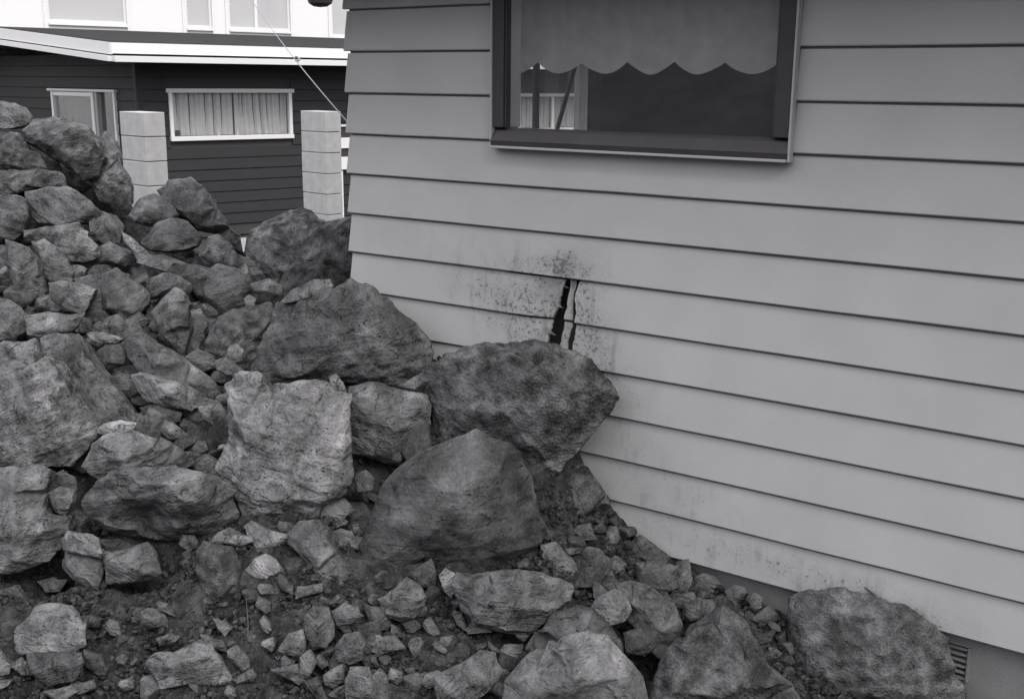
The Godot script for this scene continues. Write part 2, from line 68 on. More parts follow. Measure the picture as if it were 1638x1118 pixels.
	["stone", "very pale flat stone lying on the bright wedge block", Vector3(-1.630, 0.748, -4.400), 0.06, 0.300, 0, 5, [-88, -5, 2, -52, 14, -6, 13, 29, -13, 85, 20, -9, 79, -4, 2, 30, -21, 10, -35, -29, 13, -76, -22, 10], [14, 22, 8, 19, -8, 23, -14, -7, 22, -67, -1, 12, 13, 26, -5, 76, 20, 2, 26, -13, 16, -26, -21, 24, -59, -16, 14]],
	["boulder", "broad block with bright cap and dark hollow face, lower left", Vector3(-1.370, 0.526, -4.120), 0.26, 0.140, 0, 11, [-325, 9, 2, -256, 86, 22, -182, 145, 36, -120, 163, 41, -9, 158, 39, 79, 173, 43, 175, 148, 37, 246, 123, 31, 291, 63, 16, 299, -70, -18, 258, -119, -30, 163, -154, -38, 57, -177, -44, -44, -168, -42, -157, -154, -39, -264, -110, -27, -320, -50, -13], [-76, 97, 140, 65, 116, 171, 166, 117, 178, 260, 126, 133, 140, -40, 51, 240, -10, 58, -87, -67, -44, -161, 68, 71, -240, 22, 39, -117, 137, 95, -91, 154, 72, 6, 149, 74, 73, 148, 68, 266, -40, 34, 159, -110, 24, 61, -110, 22, -104, -98, 28, -209, -74, 26, -236, -19, 43]],
	["boulder", "pale mottled boulder at the left edge under the huge slab", Vector3(-1.959, 0.469, -4.080), 0.27, 0.165, 0, 10, [-202, 192, -86, 88, 190, -85, 152, 183, -83, 153, 142, -64, 139, 101, -46, 218, 7, -3, 240, -40, 18, 217, -88, 39, 172, -141, 64, 110, -166, 75, 38, -189, 85, -159, -197, 89], [52, 128, 48, 170, 55, 117, 101, -37, 142, 197, -34, 87, -150, 175, -34, 152, 174, -13, 151, 138, 11, 206, -17, 50, 168, -101, 100, 126, -117, 130, 54, -129, 117]],
	["rock", "light three-sided rock beside a black hole, lower left", Vector3(-1.775, 0.527, -4.150), 0.07, 0.190, 0, 5, [-65, 18, -8, -13, 52, -24, 47, 37, -17, 55, 0, 0, 33, -36, 16, 16, -64, 29, -27, -42, 19], [16, 31, 48, 39, 18, 45, -42, 26, 22, 51, 9, 22, 42, -17, 47, -9, -23, 49]],
	["stone", "bright-capped split stone on top of the square stone, lower left", Vector3(-1.637, 0.413, -3.980), 0.08, 0.250, 0, 6, [-83, 17, -8, -61, 48, -22, 18, 38, -17, 59, 20, -9, 91, -32, 14, 70, -48, 21, 0, -35, 16, -74, -20, 9], [12, 23, 35, 62, -2, 46, -37, 49, 9, 59, 26, 10, 85, -15, 37, 70, -28, 45, 10, -19, 36, -51, -8, 24]],
	["rock", "square grey stone below the bright-capped split stone", Vector3(-1.634, 0.317, -3.970), 0.09, 0.150, 0, 6, [-78, 59, -27, -14, 51, -23, 71, 38, -17, 74, -23, 10, 61, -74, 33, 21, -59, 26, -43, -37, 17, -88, 8, -4], [28, 39, 28, -1, 10, 50, 66, 42, 14, 62, -47, 57, -25, -19, 38, -62, 15, 14]],
	["rock", "brick-shaped grey stone right of the square stone, lower left", Vector3(-1.445, 0.345, -3.950), 0.11, 0.150, 0, 7, [-109, 49, -22, -27, 54, -24, 57, 81, -36, 94, 39, -18, 119, -26, 12, 94, -50, 23, 7, -62, 28, -90, -67, 30, -110, -6, 3], [-33, 35, 29, 73, 46, 24, 56, -3, 56, -79, 49, 5, -16, 52, -4, 57, 80, -12, 88, 45, 12, 106, -13, 29, 77, -31, 32, -84, 3, 20]],
	["rock", "pale notched stone at bottom left corner", Vector3(-1.621, 0.248, -3.600), 0.13, 0.190, 0, 7, [-127, 14, -6, -92, 31, -14, -63, 81, -37, -7, 90, -40, 53, 82, -37, 89, 50, -23, 124, 22, -10, 127, -38, 17, 89, -72, 32, 8, -68, 31, -111, -73, 33, -127, -24, 11], [-34, 65, 8, -20, 6, 53, 85, 2, 45, -69, 40, 13, 47, 71, -12, 75, 46, -3, 115, 30, 11, 15, -46, 45, -89, -55, 46, -93, -5, 36]],
	["rock", "dark stone under the pale notched stone", Vector3(-1.572, 0.165, -3.500), 0.09, 0.105, 0, 6, [-104, 42, -19, -19, 42, -19, 85, 43, -19, 101, 16, -7, 72, -39, 17, -21, -59, 26, -84, -21, 9], [-9, 33, 11, 62, -6, 29, 8, -11, 34, 92, 21, 8, 67, -29, 23, -11, -41, 38, -61, -9, 20]],
	["rock", "flat pointed grey rock at the bottom edge, left of centre", Vector3(-1.108, 0.169, -3.500), 0.12, 0.150, 0, 7, [-159, 13, -6, -128, 44, -20, -29, 55, -25, 14, 77, -34, 72, 67, -30, 122, 17, -8, 166, -45, 20, 100, -57, 26, 0, -50, 23, -98, -65, 29, -127, -28, 13], [-14, 36, 31, 74, 41, 38, -54, 8, 44, -96, 45, 2, -19, 54, -3, 18, 73, -2, 66, 66, -8, 111, 24, 11, -75, -44, 39]],
	["stone", "pale tongue-shaped flake left of the diagonal plank rock", Vector3(-0.947, 0.435, -4.020), 0.07, 0.240, 0, 5, [-82, 41, -18, -55, 55, -25, 16, 22, -10, 108, 9, -4, 94, -15, 7, 44, -36, 16, -30, -43, 19, -66, -17, 8], [13, 19, 14, 11, -10, 31, -24, 1, 19, -65, 37, -7, 88, 13, 10, 76, -8, 16, 40, -28, 22, -54, -9, 18]],
	["stone", "pale clean angular stone below the tongue-shaped flake", Vector3(-0.929, 0.362, -3.880), 0.07, 0.270, 0, 6, [-73, -10, 5, -35, 35, -16, 12, 57, -26, 51, 36, -16, 77, 0, 0, 31, -31, 14, -11, -59, 27, -50, -38, 17], [-2, 21, 27, 22, 13, 30, -56, -2, 18, -24, 34, 2, 29, -15, 32, -6, -43, 37]],
	["rock", "smooth soil-covered hump left of the pale angular stone", Vector3(-1.088, 0.371, -3.850), 0.12, 0.120, 1, 7, [-82, 69, -31, -60, 99, -45, -12, 91, -41, 49, 81, -36, 88, 28, -12, 81, -57, 26, 13, -111, 50, -48, -80, 36, -84, -6, 3], [45, -1, 30, 32, -43, 56, -30, 11, 38, -3, 60, 2, -64, 67, -8, -43, 81, -23, -6, 80, -21, 45, 75, -12, 66, -40, 31, 16, -81, 59, -37, -62, 45]],
	["boulder", "large bright layered slab standing in the centre of the rubble", Vector3(-0.891, 0.730, -4.200), 0.30, 0.220, 0, 13, [-251, 245, -49, -193, 285, -57, -113, 298, -60, -90, 278, -56, -72, 239, -48, -42, 214, -43, -47, 251, -50, 21, 262, -52, 109, 268, -54, 172, 258, -52, 188, 224, -45, 263, 219, -44, 261, 98, -20, 262, -27, 5, 257, -141, 28, 212, -194, 39, 136, -238, 48, 60, -271, 54, -16, -304, 61, -80, -314, 63, -156, -298, 60, -199, -210, 42, -234, -146, 29, -287, -84, 17, -259, -21, 4, -221, 44, -9, -226, 131, -26, -216, 193, -39], [-125, 182, 27, 3, 157, 64, 172, 170, 61, -114, 30, 106, 37, -5, 146, 199, 33, 105, -65, -159, 145, 79, -134, 140, -130, 237, 28, -87, 270, -6, -45, 201, 12, 29, 221, 23, 230, 197, 0, 220, -96, 79, 174, -121, 103, -47, -217, 111, -151, -153, 90, -163, -87, 92, -209, -50, 53, -159, 51, 44, -170, 130, 47]],
	["stone", "small pale stone perched between the bright slab and tilted boulder", Vector3(-0.712, 0.942, -4.400), 0.06, 0.220, 0, 5, [-36, 30, -14, -5, 40, -18, 23, 11, -5, 40, -30, 13, 4, -37, 17, -26, -11, 5], [-6, 27, 4, 18, -2, 17, -9, -2, 18, -3, 33, -7, 21, 13, 5]],
	["rock", "block with pale top right of the bright slab, black gap beneath", Vector3(-0.518, 0.786, -4.400), 0.20, 0.150, 0, 9, [-152, 147, -15, -42, 164, -16, 63, 133, -13, 173, 113, -11, 194, 66, -7, 186, -14, 1, 120, -85, 8, 64, -187, 19, -5, -177, 18, -71, -151, 15, -142, -143, 14, -160, -71, 7, -158, 62, -6], [-35, 116, 42, 106, 88, 61, -31, -13, 94, 68, -17, 79, -117, 136, 40, 56, 120, 32, 145, 101, 18, 161, 61, 20, 167, 2, 48, 60, -143, 66, -55, -115, 45, -107, -100, 52, -119, 61, 35]],
	["boulder", "great soil-caked boulder jammed against the house wall under the gash", Vector3(0.007, 0.883, -4.320), 0.35, 0.125, 1, 15, [-488, 15, -221, -418, 73, -195, -321, 138, -158, -253, 186, -133, -160, 223, -94, -56, 250, -50, 71, 269, 5, 171, 268, 50, 245, 251, 85, 318, 209, 122, 358, 157, 145, 394, 112, 166, 414, 77, 179, 384, 15, 171, 326, -64, 153, 254, -151, 129, 193, -238, 111, 144, -301, 95, 78, -302, 65, 0, -241, 24, -158, -240, -47, -321, -279, -117, -382, -270, -145, -365, -164, -148, -360, -68, -155, -382, -22, -170, -446, -23, -198], [-231, 108, -54, -78, 157, 26, 93, 182, 117, 262, 122, 169, -151, -16, 55, -2, 39, 150, 165, 34, 213, 72, -107, 168, -255, -121, -27, 146, -160, 161, -420, 26, -148, -345, 71, -124, -198, 160, -53, -123, 182, -35, -44, 211, 9, 56, 222, 41, 146, 245, 100, 204, 222, 113, 258, 186, 155, 339, 78, 196, 292, 26, 179, 208, -108, 160, 122, -243, 121, 0, -168, 67, -133, -190, -2, -276, -222, -40, -304, -39, -68]],
	["boulder", "large smooth domed boulder in front of the soil-caked one", Vector3(-0.217, 0.551, -4.000), 0.40, 0.095, 2, 14, [-392, -220, 26, -359, -145, 17, -334, -57, 7, -297, 43, -5, -248, 130, -16, -187, 204, -24, -112, 239, -29, -39, 269, -32, 34, 294, -35, 82, 317, -38, 135, 290, -35, 218, 274, -33, 255, 235, -28, 282, 162, -19, 307, 75, -9, 345, -23, 3, 361, -76, 9, 334, -128, 15, 271, -169, 20, 183, -217, 26, 85, -243, 29, -13, -244, 29, -63, -252, 30, -136, -220, 26, -210, -259, 31, -308, -260, 31, -362, -240, 29], [-52, 215, 115, -166, 33, 153, 43, 168, 184, 154, 193, 118, -3, 1, 189, 178, 24, 123, -195, -110, 108, 82, 260, 31, 248, -2, 55, -323, -153, 101, -283, -31, 50, -194, 140, 79, -144, 195, 63, -27, 240, 40, 187, 263, 58, 225, 147, 35, 255, 81, 40, 308, -30, 93, 220, -98, 105, 141, -134, 91, 77, -174, 107, -8, -183, 95, -103, -144, 94, -176, -190, 104, -231, -172, 86]],
	["rock", "cracked dark rock between domed boulder and wall", Vector3(0.241, 0.502, -4.250), 0.15, 0.110, 0, 7, [-114, 7, -49, -83, 78, -68, -31, 104, -59, 70, 117, -25, 123, 80, 13, 133, 44, 33, 110, -6, 47, 60, -48, 45, 9, -127, 61, -44, -147, 48, -100, -85, -2], [-21, 59, 37, 40, 34, 73, -34, -30, 81, -100, 24, 4, -69, 77, -18, 55, 112, 22, 94, 81, 57, 82, 13, 80, 48, -22, 86, -36, -102, 67, -83, -59, 25]],
	["stone", "pale-edged flake right of the domed boulder foot", Vector3(0.193, 0.364, -3.970), 0.10, 0.160, 0, 5, [-81, 60, -27, -17, 68, -30, 45, 11, -5, 81, -35, 16, 59, -81, 36, 8, -51, 23, -41, -16, 7, -73, 16, -7], [11, -23, 35, -43, 28, 8, 12, 28, 11, -62, 50, -12, 37, 13, 4, 66, -25, 22, 48, -60, 44, -33, -7, 18, -57, 16, 2]],
	["boulder", "finely striped block in the lower centre below domed boulder", Vector3(0.007, 0.335, -3.700), 0.19, 0.140, 0, 10, [-198, 93, -23, -90, 98, -24, 25, 110, -28, 118, 97, -24, 233, 52, -13, 215, 0, 0, 156, -45, 11, 99, -101, 25, 46, -162, 40, 14, -126, 32, -65, -105, 26, -139, -94, 24, -185, -23, 6, -214, 43, -11], [-64, 83, 46, 69, 88, 54, 47, 13, 98, -85, 8, 65, 158, 56, 36, -168, 97, 19, 19, 104, 22, 98, 97, 11, 185, 19, 38, 126, -20, 42, 85, -68, 60, 11, -90, 55, -56, -68, 67, -119, -59, 64, -152, 4, 52, -185, 52, 19]],
	["rock", "rounded light rock left of the finely striped block", Vector3(-0.384, 0.328, -3.700), 0.09, 0.165, 0, 7, [-94, 7, -3, -46, 34, -15, 10, 82, -37, 55, 55, -25, 86, 14, -6, 82, -19, 8, 39, -52, 23, -9, -66, 30, -71, -53, 24], [4, 55, 30, 29, 19, 56, -26, 9, 60, -77, 16, 19, -37, 42, 14, 45, 55, 5, 77, 24, 18, 66, 0, 35, 33, -32, 38, -5, -44, 50, -53, -29, 42]],
	["stone", "dark triangular stone in front of the domed boulder", Vector3(-0.315, 0.360, -3.850), 0.06, 0.125, 0, 5, [-58, 11, -5, 22, 58, -26, 42, 11, -5, 41, -40, 18, -11, -46, 21, -40, -23, 10], [15, -17, 26, -32, 11, 11, 22, 26, 5, -49, 13, 5, 18, 51, -12, 37, 13, 2, -8, -33, 24, -34, -17, 15]],
	["stone", "bright split stone beside the dark triangular stone", Vector3(-0.225, 0.356, -3.800), 0.06, 0.210, 0, 5, [-37, 23, -10, -14, 47, -21, 26, 28, -13, 34, -18, 8, 9, -54, 24, -25, -21, 9], [14, 13, 8, 2, -12, 25, -15, 8, 13, -31, 23, -2, -11, 42, -11, 21, 24, -4, 8, -43, 26, -19, -13, 15]],
	["rock", "diagonal plank-shaped rock left of the domed boulder", Vector3(-0.697, 0.383, -3.930), 0.15, 0.130, 0, 8, [-154, 93, -42, -107, 131, -59, -35, 145, -65, -4, 110, -49, 49, 23, -10, 112, -42, 19, 157, -87, 39, 151, -132, 60, 99, -154, 69, 37, -112, 50, -38, -48, 21, -101, 15, -7, -149, 51, -23], [-71, 101, -1, 5, 34, 48, 90, -62, 83, -114, 80, -11, -23, 124, -29, 123, -97, 64, 87, -119, 80, 36, -80, 71, -29, -31, 41, -76, 20, 13]],
	["rock", "small dark rock between diagonal plank rock and domed boulder", Vector3(-0.645, 0.405, -4.030), 0.07, 0.120, 0, 5, [-67, 39, -17, -13, 53, -24, 32, 42, -19, 59, -14, 6, 38, -61, 27, -9, -50, 22, -51, -6, 3], [3, 24, 7, 26, 5, 19, -9, -2, 22, -51, 35, -2, -10, 48, -12, 28, 39, -8, 52, -7, 16, 31, -41, 32, -6, -35, 25, -42, -2, 9]],
	["rock", "blunt grey rock with pale top, lower centre left", Vector3(-0.670, 0.274, -3.600), 0.08, 0.150, 0, 6, [-57, 36, -16, -27, 67, -30, 30, 65, -29, 52, 27, -12, 56, -25, 11, 27, -67, 30, -20, -73, 33, -50, -26, 11], [24, 19, 21, 11, -27, 44, -16, 20, 24, -47, 40, 2, -20, 65, -10, 26, 58, -6, 46, 32, 8, 50, -16, 19, 25, -51, 37, -15, -56, 44, -37, -15, 19]],
	["rock", "bright-topped angular rock right of the blunt grey rock", Vector3(-0.571, 0.324, -3.600), 0.06, 0.200, 0, 6, [-58, 10, -4, -1, 40, -18, 36, 29, -13, 62, -5, 2, 15, -33, 15, -32, -38, 17], [5, 25, 25, 18, 10, 42, -45, 15, 11, 3, 42, 7, 30, 30, 5, 54, 8, 26, 16, -14, 36, -23, -23, 30]],
	["stone", "pale wedge stone at the bottom, left of centre", Vector3(-0.745, 0.251, -3.520), 0.06, 0.220, 0, 5, [-58, -21, 9, -23, 33, -15, 29, 47, -21, 43, 2, -1, 36, -37, 17, -20, -34, 15], [16, 34, 0, 17, -12, 24, -24, 9, 11, -45, -13, 13, -17, 29, -6, 25, 41, -12, 36, 5, 6, 28, -26, 18]],
	["stone", "leaf-shaped stone leaning under the pale wedge stone", Vector3(-0.691, 0.208, -3.460), 0.06, 0.160, 0, 5, [-27, 22, -10, 7, 46, -21, 35, 6, -3, 5, -43, 19, -24, -37, 17], [-5, 27, 6, 11, 2, 14, -8, 1, 15, -22, 24, -1, 8, 44, -10, 29, 7, 3, 6, -31, 25, -17, -25, 21]],
	["stone", "small faceted stone at the bottom edge below blunt grey rock", Vector3(-0.590, 0.185, -3.420), 0.06, 0.170, 0, 5, [-42, 5, -2, -2, 30, -14, 32, 42, -19, 32, -15, 7, 1, -37, 16, -32, -27, 12], [15, 17, 10, 7, -12, 20, -22, 2, 13, -34, 8, 4, 26, 36, -7, 29, -9, 14]],
	["rock", "rough lumpy rock right of the small faceted stone, bottom", Vector3(-0.546, 0.247, -3.500), 0.07, 0.120, 1, 5, [-55, 5, -2, -26, 44, -20, 29, 54, -24, 52, 16, -7, 43, -33, 15, 0, -53, 24, -45, -40, 18], [-19, 8, 17, 15, 29, 12, 25, -4, 30, -40, 9, 9, -21, 41, -10, 2, -35, 31, -35, -27, 24]],
	["rock", "bright crumbly ledge at the bottom edge, centre", Vector3(-0.137, 0.214, -3.360), 0.11, 0.170, 0, 6, [-118, 3, -1, -71, 29, -13, -18, 49, -22, 45, 81, -37, 92, 82, -37, 119, 23, -11, 72, -27, 12, 5, -71, 32, -101, -72, 32], [-67, 5, 44, -15, 35, 21, 53, 31, 18, 22, -3, 39, 102, 27, 2, 61, -15, 25, 5, -52, 44, -79, -48, 40]],
	["stone", "rounded stone at the bottom edge, left one of a pair", Vector3(-0.496, 0.192, -3.360), 0.07, 0.150, 0, 5, [-57, 9, -4, -35, 51, -23, 29, 53, -24, 54, 10, -5, 56, -46, 21, -47, -47, 21], [15, 34, 11, 9, -5, 29, -28, 17, 16, -46, 14, 7, -25, 48, -4, 24, 49, -4, 43, 15, 8, 47, -31, 28, -37, -34, 25]],
	["stone", "paler rounded stone at the bottom edge, right one of a pair", Vector3(-0.427, 0.193, -3.350), 0.06, 0.170, 0, 5, [-32, 29, -13, -7, 54, -24, 26, 26, -12, 32, -41, 19, -23, -42, 19], [-9, 9, 12, 7, 28, 7, 15, -15, 26, -26, 31, -2, -5, 50, -13, 24, 27, -2, -19, -32, 21]],
	["boulder", "pale smooth boulder at the bottom edge below the striped block", Vector3(0.218, 0.239, -3.300), 0.22, 0.170, 2, 10, [-262, -104, 52, -228, 10, -5, -163, 76, -38, -96, 113, -56, -22, 141, -70, 41, 151, -75, 104, 135, -67, 140, 97, -48, 181, 61, -30, 225, 21, -11, 251, -100, 50], [-46, 116, 37, 54, 126, 33, -10, 57, 126, 123, 58, 68, -146, 39, 78, -211, -66, 72, -180, 31, 35, -134, 94, 28, -85, 124, 0, 85, 136, -16, 152, 71, 8, 183, 53, 52, 186, -47, 88]],
	["boulder", "dark boulder behind the pale smooth boulder at the bottom", Vector3(0.226, 0.261, -3.520), 0.16, 0.115, 0, 8, [-193, -44, 20, -132, 39, -18, -65, 99, -44, 2, 115, -52, 68, 106, -48, 126, 61, -27, 161, 12, -5, 178, -56, 25, 89, -86, 39, -43, -87, 39, -153, -78, 35], [-67, 78, 58, 39, 97, 49, -4, 40, 94, -160, -7, 70, -116, 60, 34, -53, 99, 8, 51, 96, -8, 104, 69, 11, 123, 36, 46, 132, -13, 76, 71, -42, 87, -124, -44, 61]],
	["rock", "round light rock behind the dark boulder, lower centre", Vector3(0.362, 0.326, -3.660), 0.08, 0.160, 0, 6, [-79, -5, 2, -52, 37, -17, 17, 65, -29, 54, 44, -20, 78, -2, 1, 55, -39, 17, -7, -57, 26, -57, -48, 21], [-41, 20, 13, 10, 51, 7, 16, -13, 29, -46, 38, -2, 13, 56, -14, 59, 3, 9, 44, -26, 26, -6, -42, 28, -46, -34, 25]],
	["boulder", "smooth dark rounded boulder by the wall foot, lower centre right", Vector3(0.515, 0.274, -3.700), 0.14, 0.120, 2, 9, [-141, 105, -47, -76, 120, -54, -6, 104, -47, 54, 80, -36, 90, 26, -12, 112, -25, 11, 89, -90, 41, 36, -138, 62, -26, -108, 48, -55, -47, 21, -94, -10, 5, -86, 45, -20], [-48, 94, 31, 17, 59, 56, 26, -10, 88, -29, 33, 77, -127, 104, -17, -68, 115, -14, -9, 100, -8, 37, 89, 20, 85, 2, 54, -26, -72, 74, -53, -15, 65, -74, 58, 28]],
	["rock", "dark cracked rock in the hollow under the smooth dark boulder", Vector3(0.453, 0.242, -3.570), 0.06, 0.100, 0, 5, [-55, 31, -14, 8, 48, -21, 68, -8, 3, 22, -44, 20, -42, -34, 15], [-3, 33, 4, 22, -4, 18, -22, -4, 28, -45, 29, -4, 6, 42, -10, 57, -2, 12, 18, -32, 24, -34, -22, 20]],
	["boulder", "large cone-shaped soil-smeared boulder at bottom right", Vector3(0.711, 0.215, -3.380), 0.24, 0.115, 1, 12, [-269, -120, 60, -206, 41, -21, -157, 99, -50, -91, 148, -74, -25, 177, -89, 11, 208, -104, 54, 187, -94, 85, 159, -80, 117, 103, -52, 168, 39, -19, 242, -18, 9, 305, -116, 58], [-13, 178, -32, -80, 103, 83, 31, 104, 82, -151, 25, 104, 120, 9, 73, -36, 26, 142, -235, -72, 101, -145, 114, 8, -80, 143, -7, 39, 178, -48, 64, 159, -29, 81, 98, -3, 132, 54, 22, 176, 16, 59]],
	["boulder", "broad rough earth-coated boulder against the foundation, bottom right", Vector3(1.274, 0.172, -3.580), 0.20, 0.130, 1, 13, [-250, 151, -190, -180, 191, -166, -79, 217, -119, 19, 219, -66, 114, 204, -9, 206, 167, 55, 234, 139, 80, 242, 81, 105, 260, 25, 134, 286, -18, 164, 292, -106, 198, -238, -259, -40, -250, -91, -106, -256, 58, -161], [-168, 140, -91, -39, 161, -6, 107, 158, 77, -183, -4, 3, -19, 50, 98, 134, 57, 150, 200, 74, 138, -127, -89, 65, 75, -32, 159, -74, 187, -49, 79, 172, 20, 163, 164, 85, 229, 2, 169, 228, -72, 184, -200, -185, 2, -206, 67, -77]],
	["stone", "thin upright stone right of broken dark rock", Vector3(0.403, 0.383, -4.150), 0.06, 0.150, 0, 5, [-38, -42, 4, -26, 8, -14, -6, 43, -22, 22, 50, -14, 36, 11, 10, 8, -42, 22], [-9, 12, 9, 14, 14, 13, 4, -5, 23, -34, -33, 10, -22, 10, -4, -5, 39, -12, 16, 43, -2]],
	["stone", "dark shard lying against the wall base", Vector3(0.548, 0.342, -4.120), 0.08, 0.110, 0, 5, [-86, 9, -47, -32, 55, -41, 20, 33, -5, 81, 0, 41, 62, -45, 51, 5, -42, 22, -48, -25, -12], [-17, -14, 23, -32, 29, 3, 10, 17, 23, -75, 12, -29, 16, 32, 4, 62, 3, 40, 50, -33, 52, -38, -16, 0]],
	["stone", "pale upright stone at the wall foot", Vector3(0.670, 0.289, -4.000), 0.06, 0.170, 0, 5, [-20, 53, -32, 23, 71, -23, 35, 4, 12, 10, -71, 36, -27, -57, 15, -35, 4, -16], [6, 34, 4, 9, 3, 29, -20, -7, 15, 16, 62, -6, 29, 6, 17, 6, -51, 41, -23, -43, 21]],
	["rock", "blocky stone left of the pale upright stone, at the wall foot", Vector3(0.569, 0.301, -3.980), 0.09, 0.125, 0, 5, [-81, 33, -47, -5, 56, -27, 70, 48, 6, 78, -25, 42, 5, -63, 31, -72, -39, -11], [27, 22, 28, -3, -20, 35, -51, 27, 1, -72, 34, -31, -6, 51, -5, 64, -14, 52, 2, -45, 37]],
	["rock", "grey broken rock behind the pale-edged flake", Vector3(0.316, 0.326, -4.020), 0.10, 0.120, 0, 5, [-101, 22, -40, -40, 69, -43, 29, 64, -20, 77, 32, 9, 93, -33, 43, 33, -73, 43, -28, -59, 18, -77, -31, -9], [17, -26, 51, -42, -14, 23, -11, 46, 15, 29, 27, 37, -31, 58, -21, 66, 33, 20, 71, -20, 45, 24, -50, 47, -68, -17, 14]],
	["stone", "dark chip on the foundation ledge right of the pale stone", Vector3(0.759, 0.271, -4.000), 0.06, 0.120, 0, 5, [-50, 4, -27, -10, 30, -19, 36, 28, 5, 58, 4, 27, 11, -28, 18, -41, -32, -6], [28, 14, 28, -8, -9, 16, -7, 16, 3, -10, 28, -11, 26, 25, 11, 48, 6, 28, 8, -20, 20, -36, -22, 4]],
	["stone", "small grey stone at the foundation, right of the dark chip", Vector3(0.864, 0.255, -3.930), 0.06, 0.130, 0, 5, [-41, 4, -22, -6, 33, -18, 32, 30, 2, 44, 0, 22, 8, -31, 18, -35, -32, -3], [-12, -13, 21, -6, 19, 3, 12, 9, 16, -34, 7, -11, -6, 29, -6, 24, 28, 9, 37, 4, 28, 5, -23, 20, -32, -25, 3]],
	["stone", "small stone between cone-shaped boulder and foundation", Vector3(0.920, 0.265, -3.850), 0.06, 0.140, 0, 5, [-31, 3, -17, -4, 30, -15, 28, 19, 6, 23, -16, 19, -14, -32, 7], [-11, -3, 13, -11, 16, 4, 12, 6, 16, -25, 4, -8, -13, -24, 12]],
	["rock", "grey rock behind the peak of the cone-shaped boulder", Vector3(0.695, 0.281, -3.750), 0.06, 0.130, 0, 5, [-55, 14, -23, -10, 40, -21, 46, 41, -5, 67, 9, 16, 33, -31, 24, -34, -46, 10, -63, -23, -9], [-16, 25, 13, 26, 31, 21, -15, -12, 30, -49, 18, -5, -10, 40, -7, 36, 41, 10, 54, 14, 26, 25, -21, 30, -55, -13, 5]],
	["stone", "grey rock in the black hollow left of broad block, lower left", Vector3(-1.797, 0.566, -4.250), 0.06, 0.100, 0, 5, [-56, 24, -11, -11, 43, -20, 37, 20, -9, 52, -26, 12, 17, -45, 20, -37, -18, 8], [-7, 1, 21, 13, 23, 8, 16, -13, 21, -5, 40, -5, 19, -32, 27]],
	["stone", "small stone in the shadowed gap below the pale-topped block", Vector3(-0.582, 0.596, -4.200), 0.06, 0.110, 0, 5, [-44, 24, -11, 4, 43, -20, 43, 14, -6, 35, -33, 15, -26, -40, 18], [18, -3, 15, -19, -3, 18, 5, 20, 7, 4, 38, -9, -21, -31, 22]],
	["rock", "broken block beside the small grey rock", Vector3(-1.834, 0.837, -5.040), 0.06, 0.100, 0, 5, [-10, -46, 21, -57, -15, 7, -50, 16, -7, -13, 44, -20, 47, 29, -13, 56, -19, 8], [-19, 3, 20, 14, 17, 12, 12, -8, 23, -5, -34, 25, -46, -11, 13, -41, 16, 2, -7, 41, -6, 39, 25, -1, 50, -13, 16]],
	["rock", "rightmost broken block beside the smooth soil-covered hump", Vector3(-1.105, 0.431, -4.020), 0.06, 0.140, 0, 5, [17, 35, -16, 69, 17, -8, -18, -37, 17, -63, -22, 10, -28, 13, -6], [-29, -9, 22, 2, 21, 14, 26, 4, 20, 16, 33, -5, 61, 18, 2, -11, -25, 26, -21, 15, 5]],
	["rock", "broken block beside the small dark rock", Vector3(-0.602, 0.431, -4.100), 0.06, 0.150, 0, 5, [-8, -17, 8, -23, 17, -8, 0, 24, -11, 27, -21, 9], [-6, 4, 8, 5, 9, 6, 15, -9, 15, -6, -13, 9, -18, 17, -1, 22, -15, 11]],
	["rock", "rightmost broken block beside the flat pointed grey rock", Vector3(-0.903, 0.156, -3.460), 0.06, 0.120, 0, 5, [19, 26, -12, 38, 6, -3, 27, -11, 5, -29, -20, 9, -47, -6, 3], [4, 13, 9, 7, 2, 14, -13, 6, 8, 17, 24, -3, -36, -2, 8]],
	["rock", "sixth broken block from the left beside the flat pointed grey rock", Vector3(-0.938, 0.194, -3.520), 0.06, 0.170, 0, 5, [-44, 25, -11, -14, 43, -19, 34, 2, -1, 40, -39, 17, 14, -41, 18, -39, 4, -2], [19, 1, 16, 1, 1, 22, -8, 28, 6, -32, 25, 2, 33, -27, 19, 14, -28, 23, -30, 8, 6]],
	["rock", "broken block beside the bright-capped split stone on top", Vector3(-1.769, 0.357, -4.260), 0.06, 0.150, 0, 5, [47, -7, 3, -7, -33, 15, -44, -18, 8, -50, 2, -1, -9, 32, -14, 52, 16, -7], [7, 26, 8, 21, 0, 19, -18, 0, 17, 43, -3, 10, -2, -25, 22, -35, -12, 15, -3, 30, -2, 47, 16, 0]],
	["rock", "rightmost broken block beside the large bright layered slab", Vector3(-0.703, 0.482, -4.180), 0.08, 0.150, 0, 5, [-49, 52, -24, 41, 42, -19, 87, 2, -1, 13, -52, 23, -54, -50, 23, -62, 17, -8], [-35, 23, 21, 42, 19, 25, -1, -14, 32, 37, 41, -5, 70, 8, 16, -43, -38, 31]],
	["rock", "second broken block from the left beside the rounded light rock", Vector3(-0.406, 0.238, -3.640), 0.06, 0.100, 0, 5, [28, -21, 9, -10, -13, 6, -20, -3, 1, -18, 26, -12, 15, 7, -3], [-6, 12, 6, 11, 6, 6, -3, -3, 11, 22, -13, 13, -8, -10, 8]],
	["rock", "second broken block from the left beside the tall slab with pale head", Vector3(-2.538, 1.042, -5.600), 0.06, 0.120, 0, 5, [-38, 8, -4, 10, 17, -8, 32, 10, -4, 35, -14, 6, 14, -14, 6, -37, -11, 5], [-2, -3, 13, 0, 9, 9, 24, -2, 11, 12, 17, 1, 30, -10, 10, -30, -9, 8]],
